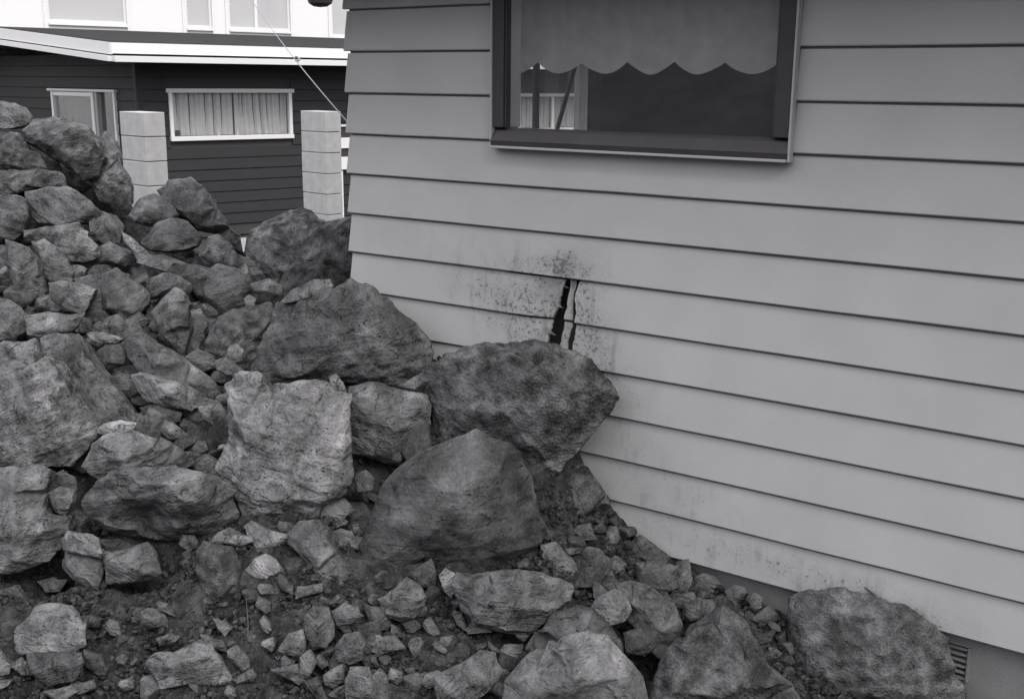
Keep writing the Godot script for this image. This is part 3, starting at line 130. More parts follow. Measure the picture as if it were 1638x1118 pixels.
	["rock", "leftmost broken block beside the small faceted stone at the bottom edge", Vector3(-0.648, 0.150, -3.400), 0.06, 0.100, 0, 5, [-43, 20, -9, -4, 38, -17, 14, 16, -7, 38, -31, 14, 10, -37, 17], [-13, 10, 12, 3, 19, 6, 11, -16, 21, -1, 36, -5, 14, 18, 1, 32, -21, 18, 9, -29, 19]],
	["rock", "third broken block from the left beside the rounded light rock", Vector3(-0.356, 0.250, -3.680), 0.06, 0.120, 0, 5, [-11, -28, 12, -35, 2, -1, -23, 24, -11, -2, 36, -16, 41, -10, 5, 14, -29, 13], [2, 19, 8, 20, 0, 18, -14, 2, 11, -8, -17, 17, -29, 5, 5, -19, 23, -4, -1, 35, -8]],
	["rock", "broken block beside the arched rock", Vector3(-1.983, 1.073, -5.960), 0.06, 0.120, 0, 5, [40, -18, 8, 2, -14, 6, -38, 5, -2, -34, 21, -9, 30, 2, -1], [-2, 0, 13, 3, 7, 8, 16, -7, 12, 34, -14, 12, 3, -11, 10, -28, 5, 5, -28, 19, -5]],
	["rock", "broken block beside the dark boulder behind the pale smooth boulder", Vector3(0.000, 0.138, -3.680), 0.06, 0.170, 0, 5, [-72, -23, 10, -19, 26, -12, 55, 31, -14, 37, -26, 12], [-22, 13, 17, 4, 24, 6, 11, -1, 20, -57, -12, 20, -16, 25, -3, 47, 32, -2, 29, -15, 19]],
	["rock", "third broken block from the left beside the large bright layered slab", Vector3(-1.209, 0.634, -4.460), 0.06, 0.170, 0, 5, [-18, 18, -8, 4, 25, -11, 38, -6, 3, 12, -17, 8, -32, -17, 8], [14, 9, 9, -3, -4, 16, -9, 15, 3, 4, 21, -5, 34, -3, 9, 11, -12, 11, -24, -12, 11]],
	["rock", "leftmost broken block beside the dark stone in the hollow", Vector3(-1.562, 0.679, -4.660), 0.07, 0.140, 0, 5, [23, 40, -18, 89, -34, 15, 75, -58, 26, -61, -15, 7, -90, 49, -22], [53, -2, 29, 4, -9, 39, -9, 31, 10, 26, 39, 2, 80, -25, 26, 71, -45, 39, -42, -6, 23]],
	["rock", "broken block beside the rounded stone at the bottom edge", Vector3(-0.484, 0.188, -3.520), 0.06, 0.130, 0, 5, [-17, -18, 8, -36, 18, -8, 21, 17, -8, 32, -20, 9], [16, 12, 10, 2, -2, 16, -16, 17, 4, -31, 19, -3]],
	["rock", "rightmost broken block beside the pale wedge stone at the bottom", Vector3(-0.768, 0.191, -3.500), 0.06, 0.150, 0, 5, [27, 2, -1, 21, -20, 9, -21, -15, 7, -23, 12, -5, -8, 25, -11], [0, -3, 11, -8, 10, 7, 16, 8, 9, 24, 5, 6, 19, -14, 14, -15, -8, 11, -6, 24, -3]],
	["rock", "rightmost broken block beside the layered rock with a pale top edge", Vector3(-2.342, 1.138, -6.220), 0.06, 0.130, 0, 5, [-51, 3, -2, -44, 37, -17, 17, 27, -12, 58, -1, 0, 34, -37, 17, -29, -25, 11], [2, 18, 7, 34, -10, 23, -15, -1, 19, -37, 5, 10, -33, 30, -7, 18, 24, -2, 52, 0, 7, 30, -26, 24, -19, -18, 21]],
	["rock", "leftmost broken block beside the pale notched stone at bottom", Vector3(-1.798, 0.132, -3.580), 0.06, 0.170, 0, 5, [-7, -38, 17, -45, 37, -16, -27, 47, -21, 43, -4, 2, 34, -35, 16], [0, -8, 23, 6, 23, 9, 29, 1, 23, -2, -29, 22, -30, 32, -6, 40, 1, 9, 31, -22, 22]],
	["rock", "broken block beside the paler rounded stone", Vector3(-0.391, 0.166, -3.460), 0.06, 0.170, 0, 5, [27, -12, 5, 10, -25, 11, -30, -10, 5, -18, 27, -12, 27, 11, -5], [8, 15, 10, 2, -8, 14, -11, 10, 12, 24, -6, 11, 9, -17, 16, -14, 26, -1, 24, 14, 3]],
	["rock", "broken block beside the broad rough earth-coated boulder", Vector3(0.977, 0.208, -3.760), 0.06, 0.100, 0, 5, [-9, 18, -8, 18, 5, -2, 25, -16, 7, -7, -13, 6, -27, 10, -5], [-17, 9, 7, 7, 7, 4, -1, -1, 12, 14, 7, 3, 19, -10, 11, -7, -8, 10, -23, 10, 1]],
	["rock", "broken block beside the pale tongue-shaped flake", Vector3(-1.044, 0.429, -4.000), 0.06, 0.170, 0, 5, [-37, 26, -12, 50, 15, -7, 64, -3, 1, 12, -27, 12, -60, -11, 5], [41, 8, 17, 0, -8, 24, -4, 16, 9, -29, 27, 1, 41, 15, 4, 12, -20, 17, -44, -5, 11]],
	["rock", "leftmost broken block beside the bright crumbly ledge", Vector3(-0.256, 0.154, -3.460), 0.06, 0.170, 0, 5, [44, 15, -7, 47, -7, 3, -22, -28, 13, -47, -10, 4, -36, 14, -6, 13, 26, -12], [-26, -3, 16, -5, 20, 6, 24, 3, 13, 36, 15, 0, -17, -17, 18, -39, -4, 11, 11, 24, -2]],
	["rock", "second broken block from the left beside the broad block with bright cap", Vector3(-1.692, 0.403, -4.240), 0.06, 0.140, 0, 5, [2, -38, 17, -40, 0, 0, -4, 38, -17, 41, 2, -1], [-14, 4, 17, 8, 22, 10, 15, -3, 19, 4, -30, 20, 1, 35, -2, 35, 4, 5]],
	["rock", "rightmost broken block beside the rounded light rock", Vector3(-0.282, 0.245, -3.660), 0.06, 0.120, 0, 5, [-2, 33, -15, 38, -19, 9, 14, -29, 13, -14, -18, 8, -35, 9, -4, -15, 29, -13], [-16, 14, 8, 7, 9, 9, 3, -10, 20, -1, 31, -7, 11, -20, 16, -27, 11, 5, -12, 28, -4]],
	["rock", "rightmost broken block beside the dark stone in the hollow", Vector3(-1.450, 0.674, -4.580), 0.07, 0.170, 0, 5, [70, -6, 3, 75, -47, 21, -27, -29, 13, -69, 6, -3, -52, 58, -26, 0, 34, -16], [14, 17, 13, 13, -10, 35, -26, 25, 13, 60, 0, 17, -53, 10, 12, -40, 55, -7, 4, 34, 0]],
	["rock", "broken block beside the low grey rock", Vector3(-1.853, 0.972, -5.240), 0.08, 0.140, 0, 5, [-38, -54, 24, -104, 19, -8, 40, 58, -26, 99, -27, 12], [28, 39, 17, 13, -14, 31, -39, 22, 18, -26, -40, 29, -84, 20, 10, 37, 51, -12]],
	["rock", "rightmost broken block beside the small faceted stone at the bottom edge", Vector3(-0.571, 0.137, -3.400), 0.06, 0.130, 0, 5, [-7, 18, -8, 19, 24, -11, 38, 4, -2, 6, -23, 10, -46, -9, 4], [1, -6, 14, -3, 11, 9, 22, 5, 8, 16, 22, -3, 31, 7, 4, 6, -17, 13]],
	["rock", "broken block beside the blunt grey rock with pale top", Vector3(-0.739, 0.327, -3.780), 0.06, 0.170, 0, 5, [-49, -29, 13, -42, 12, -6, 51, 23, -11, 53, -3, 1], [6, 14, 13, 14, 1, 16, -24, -6, 22, -38, -20, 19, -31, 15, 6]],
	["rock", "broken block beside the cracked dark rock", Vector3(0.295, 0.440, -4.080), 0.06, 0.170, 0, 5, [-6, -29, 13, -48, 3, -1, -39, 22, -10, 18, 33, -15, 46, -28, 13], [18, 12, 9, -4, -5, 20, -13, 21, 8, -5, -20, 17, -38, 6, 8, -32, 20, -2, 14, 28, -5, 38, -19, 21]],
	["rock", "broken block beside the grey rock beside the thin bright flake", Vector3(-2.094, 1.128, -6.140), 0.09, 0.170, 0, 5, [-88, 84, -38, 15, 76, -34, 86, -67, 30, -8, -88, 40], [25, 49, 16, 30, 2, 29, 38, -43, 58, -12, 7, 29, -65, 74, -7, 16, 60, -13, 82, -55, 48, -2, -66, 43]],
	["rock", "broken block beside the grey broken rock", Vector3(0.340, 0.294, -3.860), 0.06, 0.100, 0, 5, [-16, 39, -18, 49, -13, 6, 24, -30, 14, -27, -22, 10, -33, 34, -15], [5, -6, 24, -20, 11, 12, 5, 11, 9, -13, 35, -8, 36, -5, 15, 20, -21, 22, -23, -15, 16]],
	["rock", "leftmost broken block beside the smooth grey five-sided rock", Vector3(-2.236, 1.125, -6.140), 0.06, 0.130, 0, 5, [16, 33, -15, 53, -3, 1, 26, -40, 18, -28, -23, 10, -51, 3, -1, -42, 30, -14], [8, 14, 10, 15, -16, 22, -23, 11, 14, 17, 30, -4, 46, -1, 10, -21, -18, 15, -42, 4, 7, -33, 26, -5]],
	["rock", "second broken block from the left beside the flat pointed grey rock", Vector3(-1.217, 0.210, -3.620), 0.06, 0.150, 0, 5, [-43, 5, -2, 3, 19, -9, 45, 8, -4, 24, -14, 6, -24, -19, 9], [8, -2, 16, -11, 9, 7, 11, 11, 8, -34, 8, 5, 5, 20, -1, 37, 11, 5, 20, -8, 9]],
	["rock", "broken block beside the squat rock", Vector3(-2.310, 1.206, -7.040), 0.11, 0.100, 0, 5, [-85, 80, -36, -1, 71, -32, 133, -14, 6, 33, -80, 36, -95, -32, 14], [29, -40, 65, -45, 2, 30, -16, 56, 21, 32, 16, 28, 8, 63, 0, 121, -10, 23, 33, -57, 52, -76, -25, 36]],
	["rock", "leftmost broken block beside the large bright layered slab", Vector3(-1.239, 0.580, -4.380), 0.08, 0.170, 0, 5, [92, -53, 24, 13, -47, 21, -73, -7, 3, -80, 33, -15, -29, 60, -27, 51, 18, -8], [12, -9, 34, -29, 4, 34, 22, 19, 26, 83, -40, 36, 16, -32, 37, -51, 1, 19, -62, 30, -2, -16, 52, -1]],
	["rock", "leftmost broken block beside the layered slab with a pale flat top", Vector3(-1.781, 0.793, -4.980), 0.09, 0.150, 0, 5, [-55, 50, -23, 30, 62, -28, 110, -1, 0, -4, -54, 24, -83, -67, 30], [-35, -21, 39, 17, 33, 27, 26, -9, 31, -40, 49, 1, 29, 54, -9, 5, -39, 42]],
	["rock", "leftmost broken block beside the flat pointed grey rock", Vector3(-1.324, 0.111, -3.480), 0.06, 0.170, 0, 5, [-30, 1, 0, -23, 13, -6, 1, 16, -7, 22, 10, -4, 30, -9, 4, -4, -19, 8], [13, 8, 9, -2, -2, 12, -3, 14, 6, -17, 15, 2, 19, 11, 2, -2, -14, 11]],
	["rock", "second broken block from the left beside the bright crumbly ledge", Vector3(-0.246, 0.211, -3.580), 0.06, 0.120, 0, 5, [29, -11, 5, 20, -20, 9, -14, -8, 3, -28, 10, -4, -17, 21, -9, 12, 7, -3], [9, 7, 6, 1, -2, 10, -13, 10, 8, 26, -7, 10, -13, 19, -3]],
	["rock", "rightmost broken block beside the tall slab with pale head", Vector3(-2.339, 1.046, -5.520), 0.08, 0.130, 0, 5, [-86, 17, -8, 35, 47, -21, 98, 17, -7, 13, -52, 23, -83, -23, 10], [46, 19, 24, 15, -25, 45, -13, 15, 27, -65, 17, 9, 36, 43, -6, 90, 17, 11, -64, -16, 28]],
	["rock", "rightmost broken block beside the dark stone under the pale notched stone", Vector3(-1.457, 0.148, -3.560), 0.06, 0.100, 0, 5, [-50, 17, -7, -44, 45, -20, 18, 26, -12, 50, -17, 8, 36, -50, 23, -32, -12, 5], [17, 15, 12, 1, 1, 18, -17, 36, 1, -38, 19, 3, -35, 42, -11, 17, 25, 0, 44, -7, 17, 34, -37, 28, -24, -6, 11]],
	["rock", "second broken block from the left beside the large bright layered slab", Vector3(-1.234, 0.671, -4.560), 0.08, 0.120, 0, 5, [63, -73, 33, -66, -32, 14, -67, 27, -12, 16, 79, -36, 49, 30, -13], [26, 8, 26, -5, -7, 35, 17, 53, 5, -47, -21, 24, -53, 27, 4, 18, 67, -9, 45, 28, -2]],
	["rock", "rightmost broken block beside the smooth grey five-sided rock", Vector3(-1.831, 0.998, -5.320), 0.06, 0.100, 0, 5, [-49, 13, -6, 2, 49, -22, 70, 9, -4, 33, -33, 15, -65, -36, 16], [15, 33, 12, 14, -11, 23, -32, -7, 23, -36, 13, 7, 4, 40, -10, 31, -25, 24, -47, -26, 19]],
	["rock", "rightmost broken block beside the bright crumbly ledge", Vector3(-0.023, 0.149, -3.400), 0.06, 0.120, 0, 5, [5, -31, 14, -69, 21, -9, -16, 32, -14, 31, 13, -6, 61, -28, 13], [6, 23, 8, 4, -2, 24, -17, 8, 17, 4, -18, 22, -55, 23, 3, -12, 29, -4, 25, 16, 5, 53, -20, 17]],
	["rock", "rightmost broken block beside the finely striped block in the lower centre", Vector3(-0.112, 0.235, -3.680), 0.06, 0.130, 0, 5, [-50, -5, 2, -17, 27, -12, 46, 11, -5, 51, -14, 6, -38, -21, 9], [-3, 16, 6, 19, 8, 13, -6, -2, 14, -39, -1, 7, -13, 23, -5, 37, 13, 4, 39, -8, 10, -31, -13, 16]],
	["rock", "rightmost broken block beside the large cone-shaped soil-smeared boulder", Vector3(0.955, 0.158, -3.660), 0.06, 0.140, 0, 5, [-20, 19, -8, 9, 12, -6, 29, -2, 1, 3, -20, 9, -21, -6, 3], [8, 5, 10, -4, -3, 10, -5, 10, 3, -19, 19, -3, 6, 12, 0, 22, 1, 6, 1, -12, 13, -17, -3, 5]],
	["rock", "leftmost broken block beside the smooth soil-covered hump", Vector3(-1.267, 0.312, -4.040), 0.06, 0.120, 0, 5, [-29, 2, -1, 5, 18, -8, 26, -3, 1, 1, -18, 8], [-1, 7, 6, 15, 2, 7, -1, -3, 11, -23, 4, 5, 5, 17, -3, 2, -12, 11]],
	["rock", "rightmost broken block beside the pale clean angular stone", Vector3(-0.829, 0.340, -3.800), 0.06, 0.130, 0, 5, [-10, -17, 8, -31, 9, -4, -28, 36, -16, 1, 21, -10, 32, -8, 3, 31, -34, 15], [6, 10, 6, 4, -5, 14, -13, 17, 10, -7, -13, 10, -21, 32, -7, 29, -4, 10, 28, -27, 18]],
	["rock", "rightmost broken block beside the bright-topped angular rock", Vector3(-0.589, 0.254, -3.640), 0.06, 0.170, 0, 5, [-35, 9, -4, -10, 21, -9, 22, 6, -3, 32, -14, 6, -1, -19, 9], [12, 6, 11, -2, -3, 12, -2, 12, 5, -30, 9, 0, -7, 19, -2, 19, 7, 1, 26, -7, 12, 0, -12, 12]],
	["rock", "rightmost broken block beside the layered slab with a pale flat top", Vector3(-1.377, 0.716, -4.660), 0.06, 0.100, 0, 5, [-69, 18, -8, -71, 37, -17, 16, 34, -15, 50, -1, 1, 62, -46, 21, 3, -38, 17], [-9, 19, 11, 19, 20, 13, 10, -18, 33, 17, 33, -3, 46, 1, 8, 52, -33, 25]],
	["rock", "leftmost broken block beside the large cone-shaped soil-smeared boulder", Vector3(0.929, 0.186, -3.720), 0.06, 0.100, 0, 5, [25, -14, 6, -32, -27, 12, -36, 12, -6, 46, 25, -11], [7, 18, 10, -3, -5, 17, -18, 6, 14, 19, -7, 15, -30, 15, 5, 34, 24, 0]],
	["rock", "leftmost broken block beside the brick-shaped grey stone", Vector3(-1.553, 0.351, -4.100), 0.06, 0.100, 0, 5, [69, -25, 11, -24, -32, 15, -87, 26, -12, 7, 31, -14, 79, -2, 1], [12, -5, 27, -7, 21, 18, 29, 17, 18, -15, -21, 25, -69, 26, -1]],
	["rock", "second broken block from the left beside the pale clean angular stone", Vector3(-0.897, 0.328, -3.780), 0.06, 0.140, 0, 5, [-24, 17, -8, 17, 15, -7, 34, -12, 6, -16, -17, 8, -30, 6, -3], [4, -6, 13, -16, 11, 9, 11, 13, 5, -19, 16, -3, 14, 14, -1, 28, -7, 9, -11, -11, 12]],
	["rock", "leftmost broken block beside the leaf-shaped stone", Vector3(-0.746, 0.173, -3.460), 0.06, 0.170, 0, 5, [-82, 10, -5, 21, 30, -14, 59, -20, 9, 27, -33, 15], [-26, 18, 11, 15, 20, 6, 3, 0, 19, 24, -22, 21]],
	["rock", "rightmost broken block beside the pale notched stone at bottom", Vector3(-1.439, 0.210, -3.700), 0.06, 0.140, 0, 5, [18, 19, -9, 36, -29, 13, -5, -23, 10, -40, 8, -4, -12, 29, -13], [17, 12, 8, 4, -8, 19, -6, 23, 5, 16, 18, 0, 30, -20, 15, -1, -14, 16, -29, 9, 3, -9, 28, -7]],
	["rock", "broken block beside the long tilted slab", Vector3(-2.699, 1.502, -6.980), 0.06, 0.100, 0, 5, [81, -5, 2, 37, -41, 18, -19, -27, 12, -89, 8, -3, -10, 43, -19], [24, -24, 30, -11, -8, 24, 8, 20, 11, 65, -3, 10, 36, -33, 27, -12, -22, 23, -69, 7, 5]],
	["rock", "rightmost broken block beside the wedge block with a bright flat top", Vector3(-1.311, 0.640, -4.480), 0.06, 0.150, 0, 5, [-39, -12, 5, -12, 27, -12, 20, 23, -10, 38, -13, 6, -5, -24, 11], [-8, 5, 14, 16, 15, 6, 2, -11, 16, -29, -7, 11, 31, -8, 12, -3, -17, 13]],
	["rock", "leftmost broken block beside the bright-topped angular rock", Vector3(-0.626, 0.300, -3.740), 0.06, 0.140, 0, 5, [-3, 28, -13, 37, 1, -1, 2, -27, 12, -36, -4, 2], [-13, 7, 8, 10, 12, 8, 1, -2, 16, -1, 26, -3, 32, 5, 7, 2, -18, 16, -27, -1, 6]],
	["rock", "third broken block from the left beside the bright crumbly ledge", Vector3(-0.058, 0.177, -3.640), 0.06, 0.140, 0, 5, [27, -11, 5, 9, -17, 8, -22, 8, -4, -17, 21, -9], [2, 8, 6, 7, -4, 9, -4, 3, 7, 21, -6, 8, 8, -13, 12, -17, 8, 0, -14, 19, -4]],
	["rock", "broken block beside the large smooth domed boulder", Vector3(-0.628, 0.431, -4.260), 0.08, 0.150, 0, 5, [-55, 47, -21, 26, 48, -22, 97, -20, 9, -7, -54, 24, -85, -7, 3], [-4, 37, 8, 39, 12, 26, -14, -13, 33, -42, 44, -2, 81, -9, 24, -63, 0, 15]],
	["rock", "broken block beside the pale upright stone at the wall foot", Vector3(0.672, 0.253, -3.900), 0.06, 0.120, 0, 5, [-36, -13, 6, -46, 3, -1, 27, 20, -9, 39, -13, 6], [-7, 10, 11, 12, 3, 11, -5, -2, 11, 20, 18, -2, 33, -9, 9]],
	["rock", "broken block beside the pale-edged flake right", Vector3(0.242, 0.404, -3.980), 0.06, 0.100, 0, 5, [40, 12, -5, 27, -6, 3, -20, -16, 7, -36, 9, -4], [-3, -2, 10, -10, 8, 7, 12, 4, 7, 21, -4, 5, -18, -13, 10, -31, 10, 2]],
	["rock", "rightmost broken block beside the brick-shaped grey stone", Vector3(-1.261, 0.269, -3.740), 0.06, 0.130, 0, 5, [9, 13, -6, 41, -25, 11, -24, -4, 2, -34, 21, -9], [12, 11, 7, 6, -2, 13, -11, 12, 4, 37, -20, 14, -18, 0, 6]],
	["rock", "broken block beside the dark narrow rock", Vector3(-1.599, 1.024, -5.540), 0.06, 0.140, 0, 5, [18, 35, -16, 40, 1, 0, 18, -29, 13, -28, -27, 12, -41, 0, 0, -19, 24, -11], [10, -11, 19, -14, 4, 12, 11, 24, 9, 16, 29, -3, 38, 3, 10, 18, -23, 21, -20, -20, 17, -31, 1, 6, -15, 22, -2]],
	["rock", "leftmost broken block beside the pale clean angular stone", Vector3(-0.893, 0.295, -3.720), 0.06, 0.170, 0, 5, [10, -31, 14, -31, 2, -1, -21, 31, -14, 24, 10, -4, 29, -18, 8], [-7, 22, 2, 19, 5, 15, -2, -3, 17, 10, -23, 18, -16, 29, -6, 27, -11, 15]],
	["rock", "third broken block from the left beside the pale notched stone at bottom", Vector3(-1.819, 0.190, -4.100), 0.06, 0.170, 0, 5, [34, -26, 12, -24, -28, 13, -65, 10, -5, 3, 28, -13, 58, 16, -7], [17, 26, 11, 9, -9, 20, -11, 17, 12, 34, -17, 20, -49, 12, 3, 5, 25, -4]],
	["rock", "second broken block from the left beside the rough lumpy rock", Vector3(-0.461, 0.231, -3.600), 0.06, 0.130, 0, 5, [-24, 0, 0, -15, 22, -10, 31, -4, 2, 3, -20, 9], [5, -1, 12, -11, 5, 7, 10, 8, 6, -20, 2, 4, 26, 0, 7, 3, -13, 12]],
	["rock", "broken block beside the bright thin flake with black hollow", Vector3(-2.001, 0.934, -5.140), 0.06, 0.120, 0, 5, [-49, 13, -6, -4, 14, -6, 33, 5, -2, 42, -14, 6, -15, -13, 6], [7, 8, 7, 6, -6, 12, -8, 1, 14, -35, 12, 3, -1, 13, 0, 29, 5, 2, 39, -11, 13, -9, -9, 11]],
	["rock", "leftmost broken block beside the finely striped block in the lower centre", Vector3(-0.180, 0.255, -3.700), 0.06, 0.100, 0, 5, [-14, -13, 6, -28, 19, -9, -23, 34, -15, 9, 22, -10, 26, -18, 8, 26, -39, 17], [2, 23, 7, 13, -5, 17, -8, 6, 9, -11, -9, 10, -23, 20, 0, -20, 34, -4, 8, 21, -3, 22, -29, 23]],
	["rock", "leftmost broken block beside the dark stone under the pale notched stone", Vector3(-1.706, 0.131, -3.560), 0.06, 0.170, 0, 5, [-11, 34, -15, 51, 3, -1, 31, -26, 12, -8, -27, 12, -54, 3, -1], [-6, 0, 14, -1, 29, 9, 27, 1, 22, -4, 31, -2, 29, -17, 17, -3, -17, 19, -39, 5, 5]],
	["rock", "rightmost broken block beside the leaf-shaped stone", Vector3(-0.651, 0.193, -3.500), 0.06, 0.120, 0, 5, [-23, 6, -2, -11, 26, -12, 29, -8, 4, 6, -21, 10, -15, -8, 4], [-5, -3, 10, -7, 13, 3, 16, 3, 8, -19, 7, 3, -9, 24, -7, -13, -5, 7]],
	["rock", "leftmost broken block beside the rough lumpy rock", Vector3(-0.502, 0.246, -3.620), 0.06, 0.100, 0, 5, [49, -17, 7, 9, -41, 19, -44, -13, 6, -63, 18, -8, 19, 35, -16, 43, 22, -10], [32, 5, 22, -10, -2, 24, 10, 26, 13, 40, -9, 14, 9, -29, 25, -33, -6, 12, -48, 20, 4, 17, 34, -3]],
	["rock", "broken block beside the pointed rock", Vector3(-2.402, 1.135, -6.120), 0.08, 0.140, 0, 5, [98, 29, -13, 68, -28, 13, -89, -47, 21, -84, 0, 0, -16, 49, -22], [-22, 12, 20, 18, 21, 15, 42, -12, 42, 84, 26, 3, 62, -21, 24, -71, -38, 34, -65, 3, 17, -6, 44, 1]],
	["rock", "broken block beside the broken pale ledge", Vector3(-2.091, 0.983, -5.240), 0.06, 0.100, 0, 5, [16, 18, -8, 49, -3, 1, 14, -26, 12, -35, -11, 5, -39, 23, -10], [-3, -4, 17, 6, 15, 11, 27, 1, 17, 44, -1, 8, -26, -7, 10, -30, 22, 1]],
	["rock", "leftmost broken block beside the layered rock with a pale top edge", Vector3(-2.820, 1.293, -6.500), 0.08, 0.130, 0, 5, [-65, -10, 4, -50, 60, -27, 46, 34, -15, 76, -47, 21, -40, -42, 19], [41, 3, 26, -6, -24, 37, -4, 39, 12, -46, -6, 17, -37, 53, -11, 43, 29, 1, -26, -32, 28]],
	["rock", "fourth broken block from the left beside the pale notched stone at bottom", Vector3(-1.532, 0.226, -3.720), 0.06, 0.130, 0, 5, [-6, -19, 9, -66, 11, -5, 7, 19, -8, 47, 6, -3, 40, -19, 8], [5, 16, 5, 16, 1, 18, -7, 1, 12, -2, -13, 15, 42, 8, 2]],
	["rock", "third broken block from the left beside the flat pointed grey rock", Vector3(-1.043, 0.217, -3.580), 0.06, 0.130, 0, 5, [54, -25, 11, -28, -13, 6, -49, 31, -14, 35, 4, -2], [-7, 0, 18, 4, 14, 12, 16, -3, 20, 43, -16, 14, -21, -6, 14, -36, 28, -5, 32, 9, 9]],
	["rock", "second broken block from the left beside the pale notched stone at bottom", Vector3(-1.902, 0.206, -3.960), 0.06, 0.130, 0, 5, [4, -36, 16, -64, 20, -9, -2, 41, -19, 63, -32, 14], [-4, 2, 19, -1, 24, 14, 42, -12, 22, 7, -24, 21, -44, 20, 3, 3, 36, -5]],
	["rock", "leftmost broken block beside the pale wedge stone at the bottom", Vector3(-0.870, 0.260, -3.640), 0.06, 0.150, 0, 5, [16, 6, -3, 24, -16, 7, 11, -30, 13, -5, -17, 8, -27, 11, -5, -7, 30, -13], [-15, 12, 7, 9, 11, 9, 0, -7, 15, 14, 7, 3, 20, -9, 12, -5, 28, -5]],
	["rock", "second broken block from the left beside the pale wedge stone at the bottom", Vector3(-0.842, 0.227, -3.560), 0.06, 0.150, 0, 5, [-26, 10, -5, 13, 21, -9, 22, -4, 2, 13, -25, 11, -27, -2, 1], [-1, 16, 6, 12, -3, 11, -3, 1, 13, -20, 2, 7]],
	["rock", "second broken block from the left beside the dark stone under the pale notched stone", Vector3(-1.539, 0.091, -3.460), 0.06, 0.150, 0, 5, [59, 6, -2, 1, -29, 13, -31, -18, 8, -66, 4, -2, 29, 27, -12], [6, -1, 22, -3, 16, 15, 26, 27, 8, 54, 11, 8, -19, -8, 19, -53, 7, 5]],
	["rock", "leftmost broken block beside the tall slab with pale head", Vector3(-2.661, 1.069, -5.800), 0.06, 0.150, 0, 5, [-3, -25, 11, -35, 0, 0, -24, 24, -11, 14, 21, -9, 38, -7, 3, 20, -22, 10], [14, 13, 6, 7, -12, 16, -14, 6, 9, 0, -19, 14, 35, -4, 9]],
	["rock", "broken block beside the small stone between cone-shaped boulder", Vector3(0.959, 0.217, -3.820), 0.06, 0.140, 0, 5, [8, 42, -19, 54, -3, 1, 0, -36, 16, -59, -7, 3], [-28, 10, 20, 0, 24, 11, 16, -3, 16, 44, 1, 8, -2, -25, 21]],
	["rock", "second broken block from the left beside the brick-shaped grey stone", Vector3(-1.349, 0.243, -3.740), 0.06, 0.140, 0, 5, [-17, -14, 6, -32, 8, -4, -17, 23, -10, 6, 21, -9, 30, -2, 1, 21, -25, 11], [16, 4, 13, -3, 1, 12, -2, 19, 6, -13, -10, 10, -26, 9, 1, -12, 21, -3, 7, 21, -2, 20, -19, 15]],
	["rock", "leftmost broken block beside the rounded light rock", Vector3(-0.473, 0.273, -3.680), 0.06, 0.100, 0, 5, [24, 32, -14, 56, -26, 12, 35, -43, 19, -24, -35, 16, -58, 46, -21], [25, 22, 17, 3, -8, 31, -14, 18, 20, 49, -17, 20, 32, -28, 33, -47, 45, -5]],
	["rock", "fifth broken block from the left beside the flat pointed grey rock", Vector3(-0.943, 0.133, -3.400), 0.06, 0.130, 0, 5, [23, -11, 5, 3, -21, 9, -22, -2, 1, -14, 22, -10, 15, 9, -4], [-2, 0, 10, 1, 12, 4, 16, -1, 11, 21, -8, 8, -10, 22, -3, 13, 10, 0]],
	["rock", "leftmost broken block beside the broad block with bright cap", Vector3(-1.834, 0.327, -4.460), 0.06, 0.150, 0, 5, [52, 12, -6, 49, -7, 3, 28, -36, 16, -37, -20, 9, -57, 11, -5, -18, 35, -16], [26, 7, 15, -4, -4, 27, 4, 24, 14, 49, 16, 9, 44, -1, 14, 28, -28, 23, -39, 13, 7, -12, 32, -5]],
	["rock", "broken block beside the small rock at the", Vector3(-2.311, 0.968, -5.180), 0.06, 0.170, 0, 5, [32, -25, 11, -31, -24, 11, -28, 25, -11, 26, 27, -12], [19, 19, 10, 10, -11, 21, -5, -1, 15, -23, -19, 14, -20, 24, -1]],
	["rock", "rightmost broken block beside the rough lumpy rock", Vector3(-0.427, 0.216, -3.580), 0.06, 0.140, 0, 5, [27, 30, -13, 64, -7, 3, -25, -29, 13, -63, -18, 8, -15, 29, -13], [23, 13, 17, -3, -9, 21, -1, 23, 8, 55, -3, 9, -12, 28, -4]],
	["rock", "third broken block from the left beside the dark stone under the pale notched stone", Vector3(-1.476, 0.102, -3.480), 0.06, 0.170, 0, 5, [34, 23, -10, 51, -3, 1, -8, -25, 11, -42, -16, 7, -41, 14, -6], [17, 1, 20, -22, 15, 11, 11, 17, 11, 32, 25, 2, 42, 1, 7, -3, -15, 20, -31, -8, 15, -30, 16, 3]],
	["rock", "leftmost broken block beside the wedge block with a bright flat top", Vector3(-1.874, 0.538, -4.580), 0.07, 0.140, 0, 5, [31, -51, 23, -55, -20, 9, -53, 41, -19, -22, 60, -27, 72, -11, 5, 52, -42, 19], [29, 12, 17, -2, -3, 32, -7, 26, 14, 31, -35, 33, -40, -11, 23, -37, 40, 1, -14, 50, -12, 61, -6, 13, 46, -31, 26]],
	["rock", "broken block beside the mid-grey angular rock", Vector3(-1.951, 1.149, -6.560), 0.08, 0.100, 0, 5, [-60, -16, 7, -28, 93, -42, 70, 6, -3, 12, -90, 40], [-14, 12, 19, 20, 28, 24, 19, -29, 38, -41, -9, 24, -17, 75, -17, 61, 7, 11, 15, -73, 51]],
	["rock", "fourth broken block from the left beside the flat pointed grey rock", Vector3(-1.024, 0.251, -3.640), 0.06, 0.150, 0, 5, [-37, 28, -13, 12, 13, -6, 35, -5, 2, 11, -29, 13, -19, -5, 2], [-8, 3, 11, 8, 11, 10, 12, -2, 13, -27, 25, -3, 29, 0, 8, 10, -20, 17]],
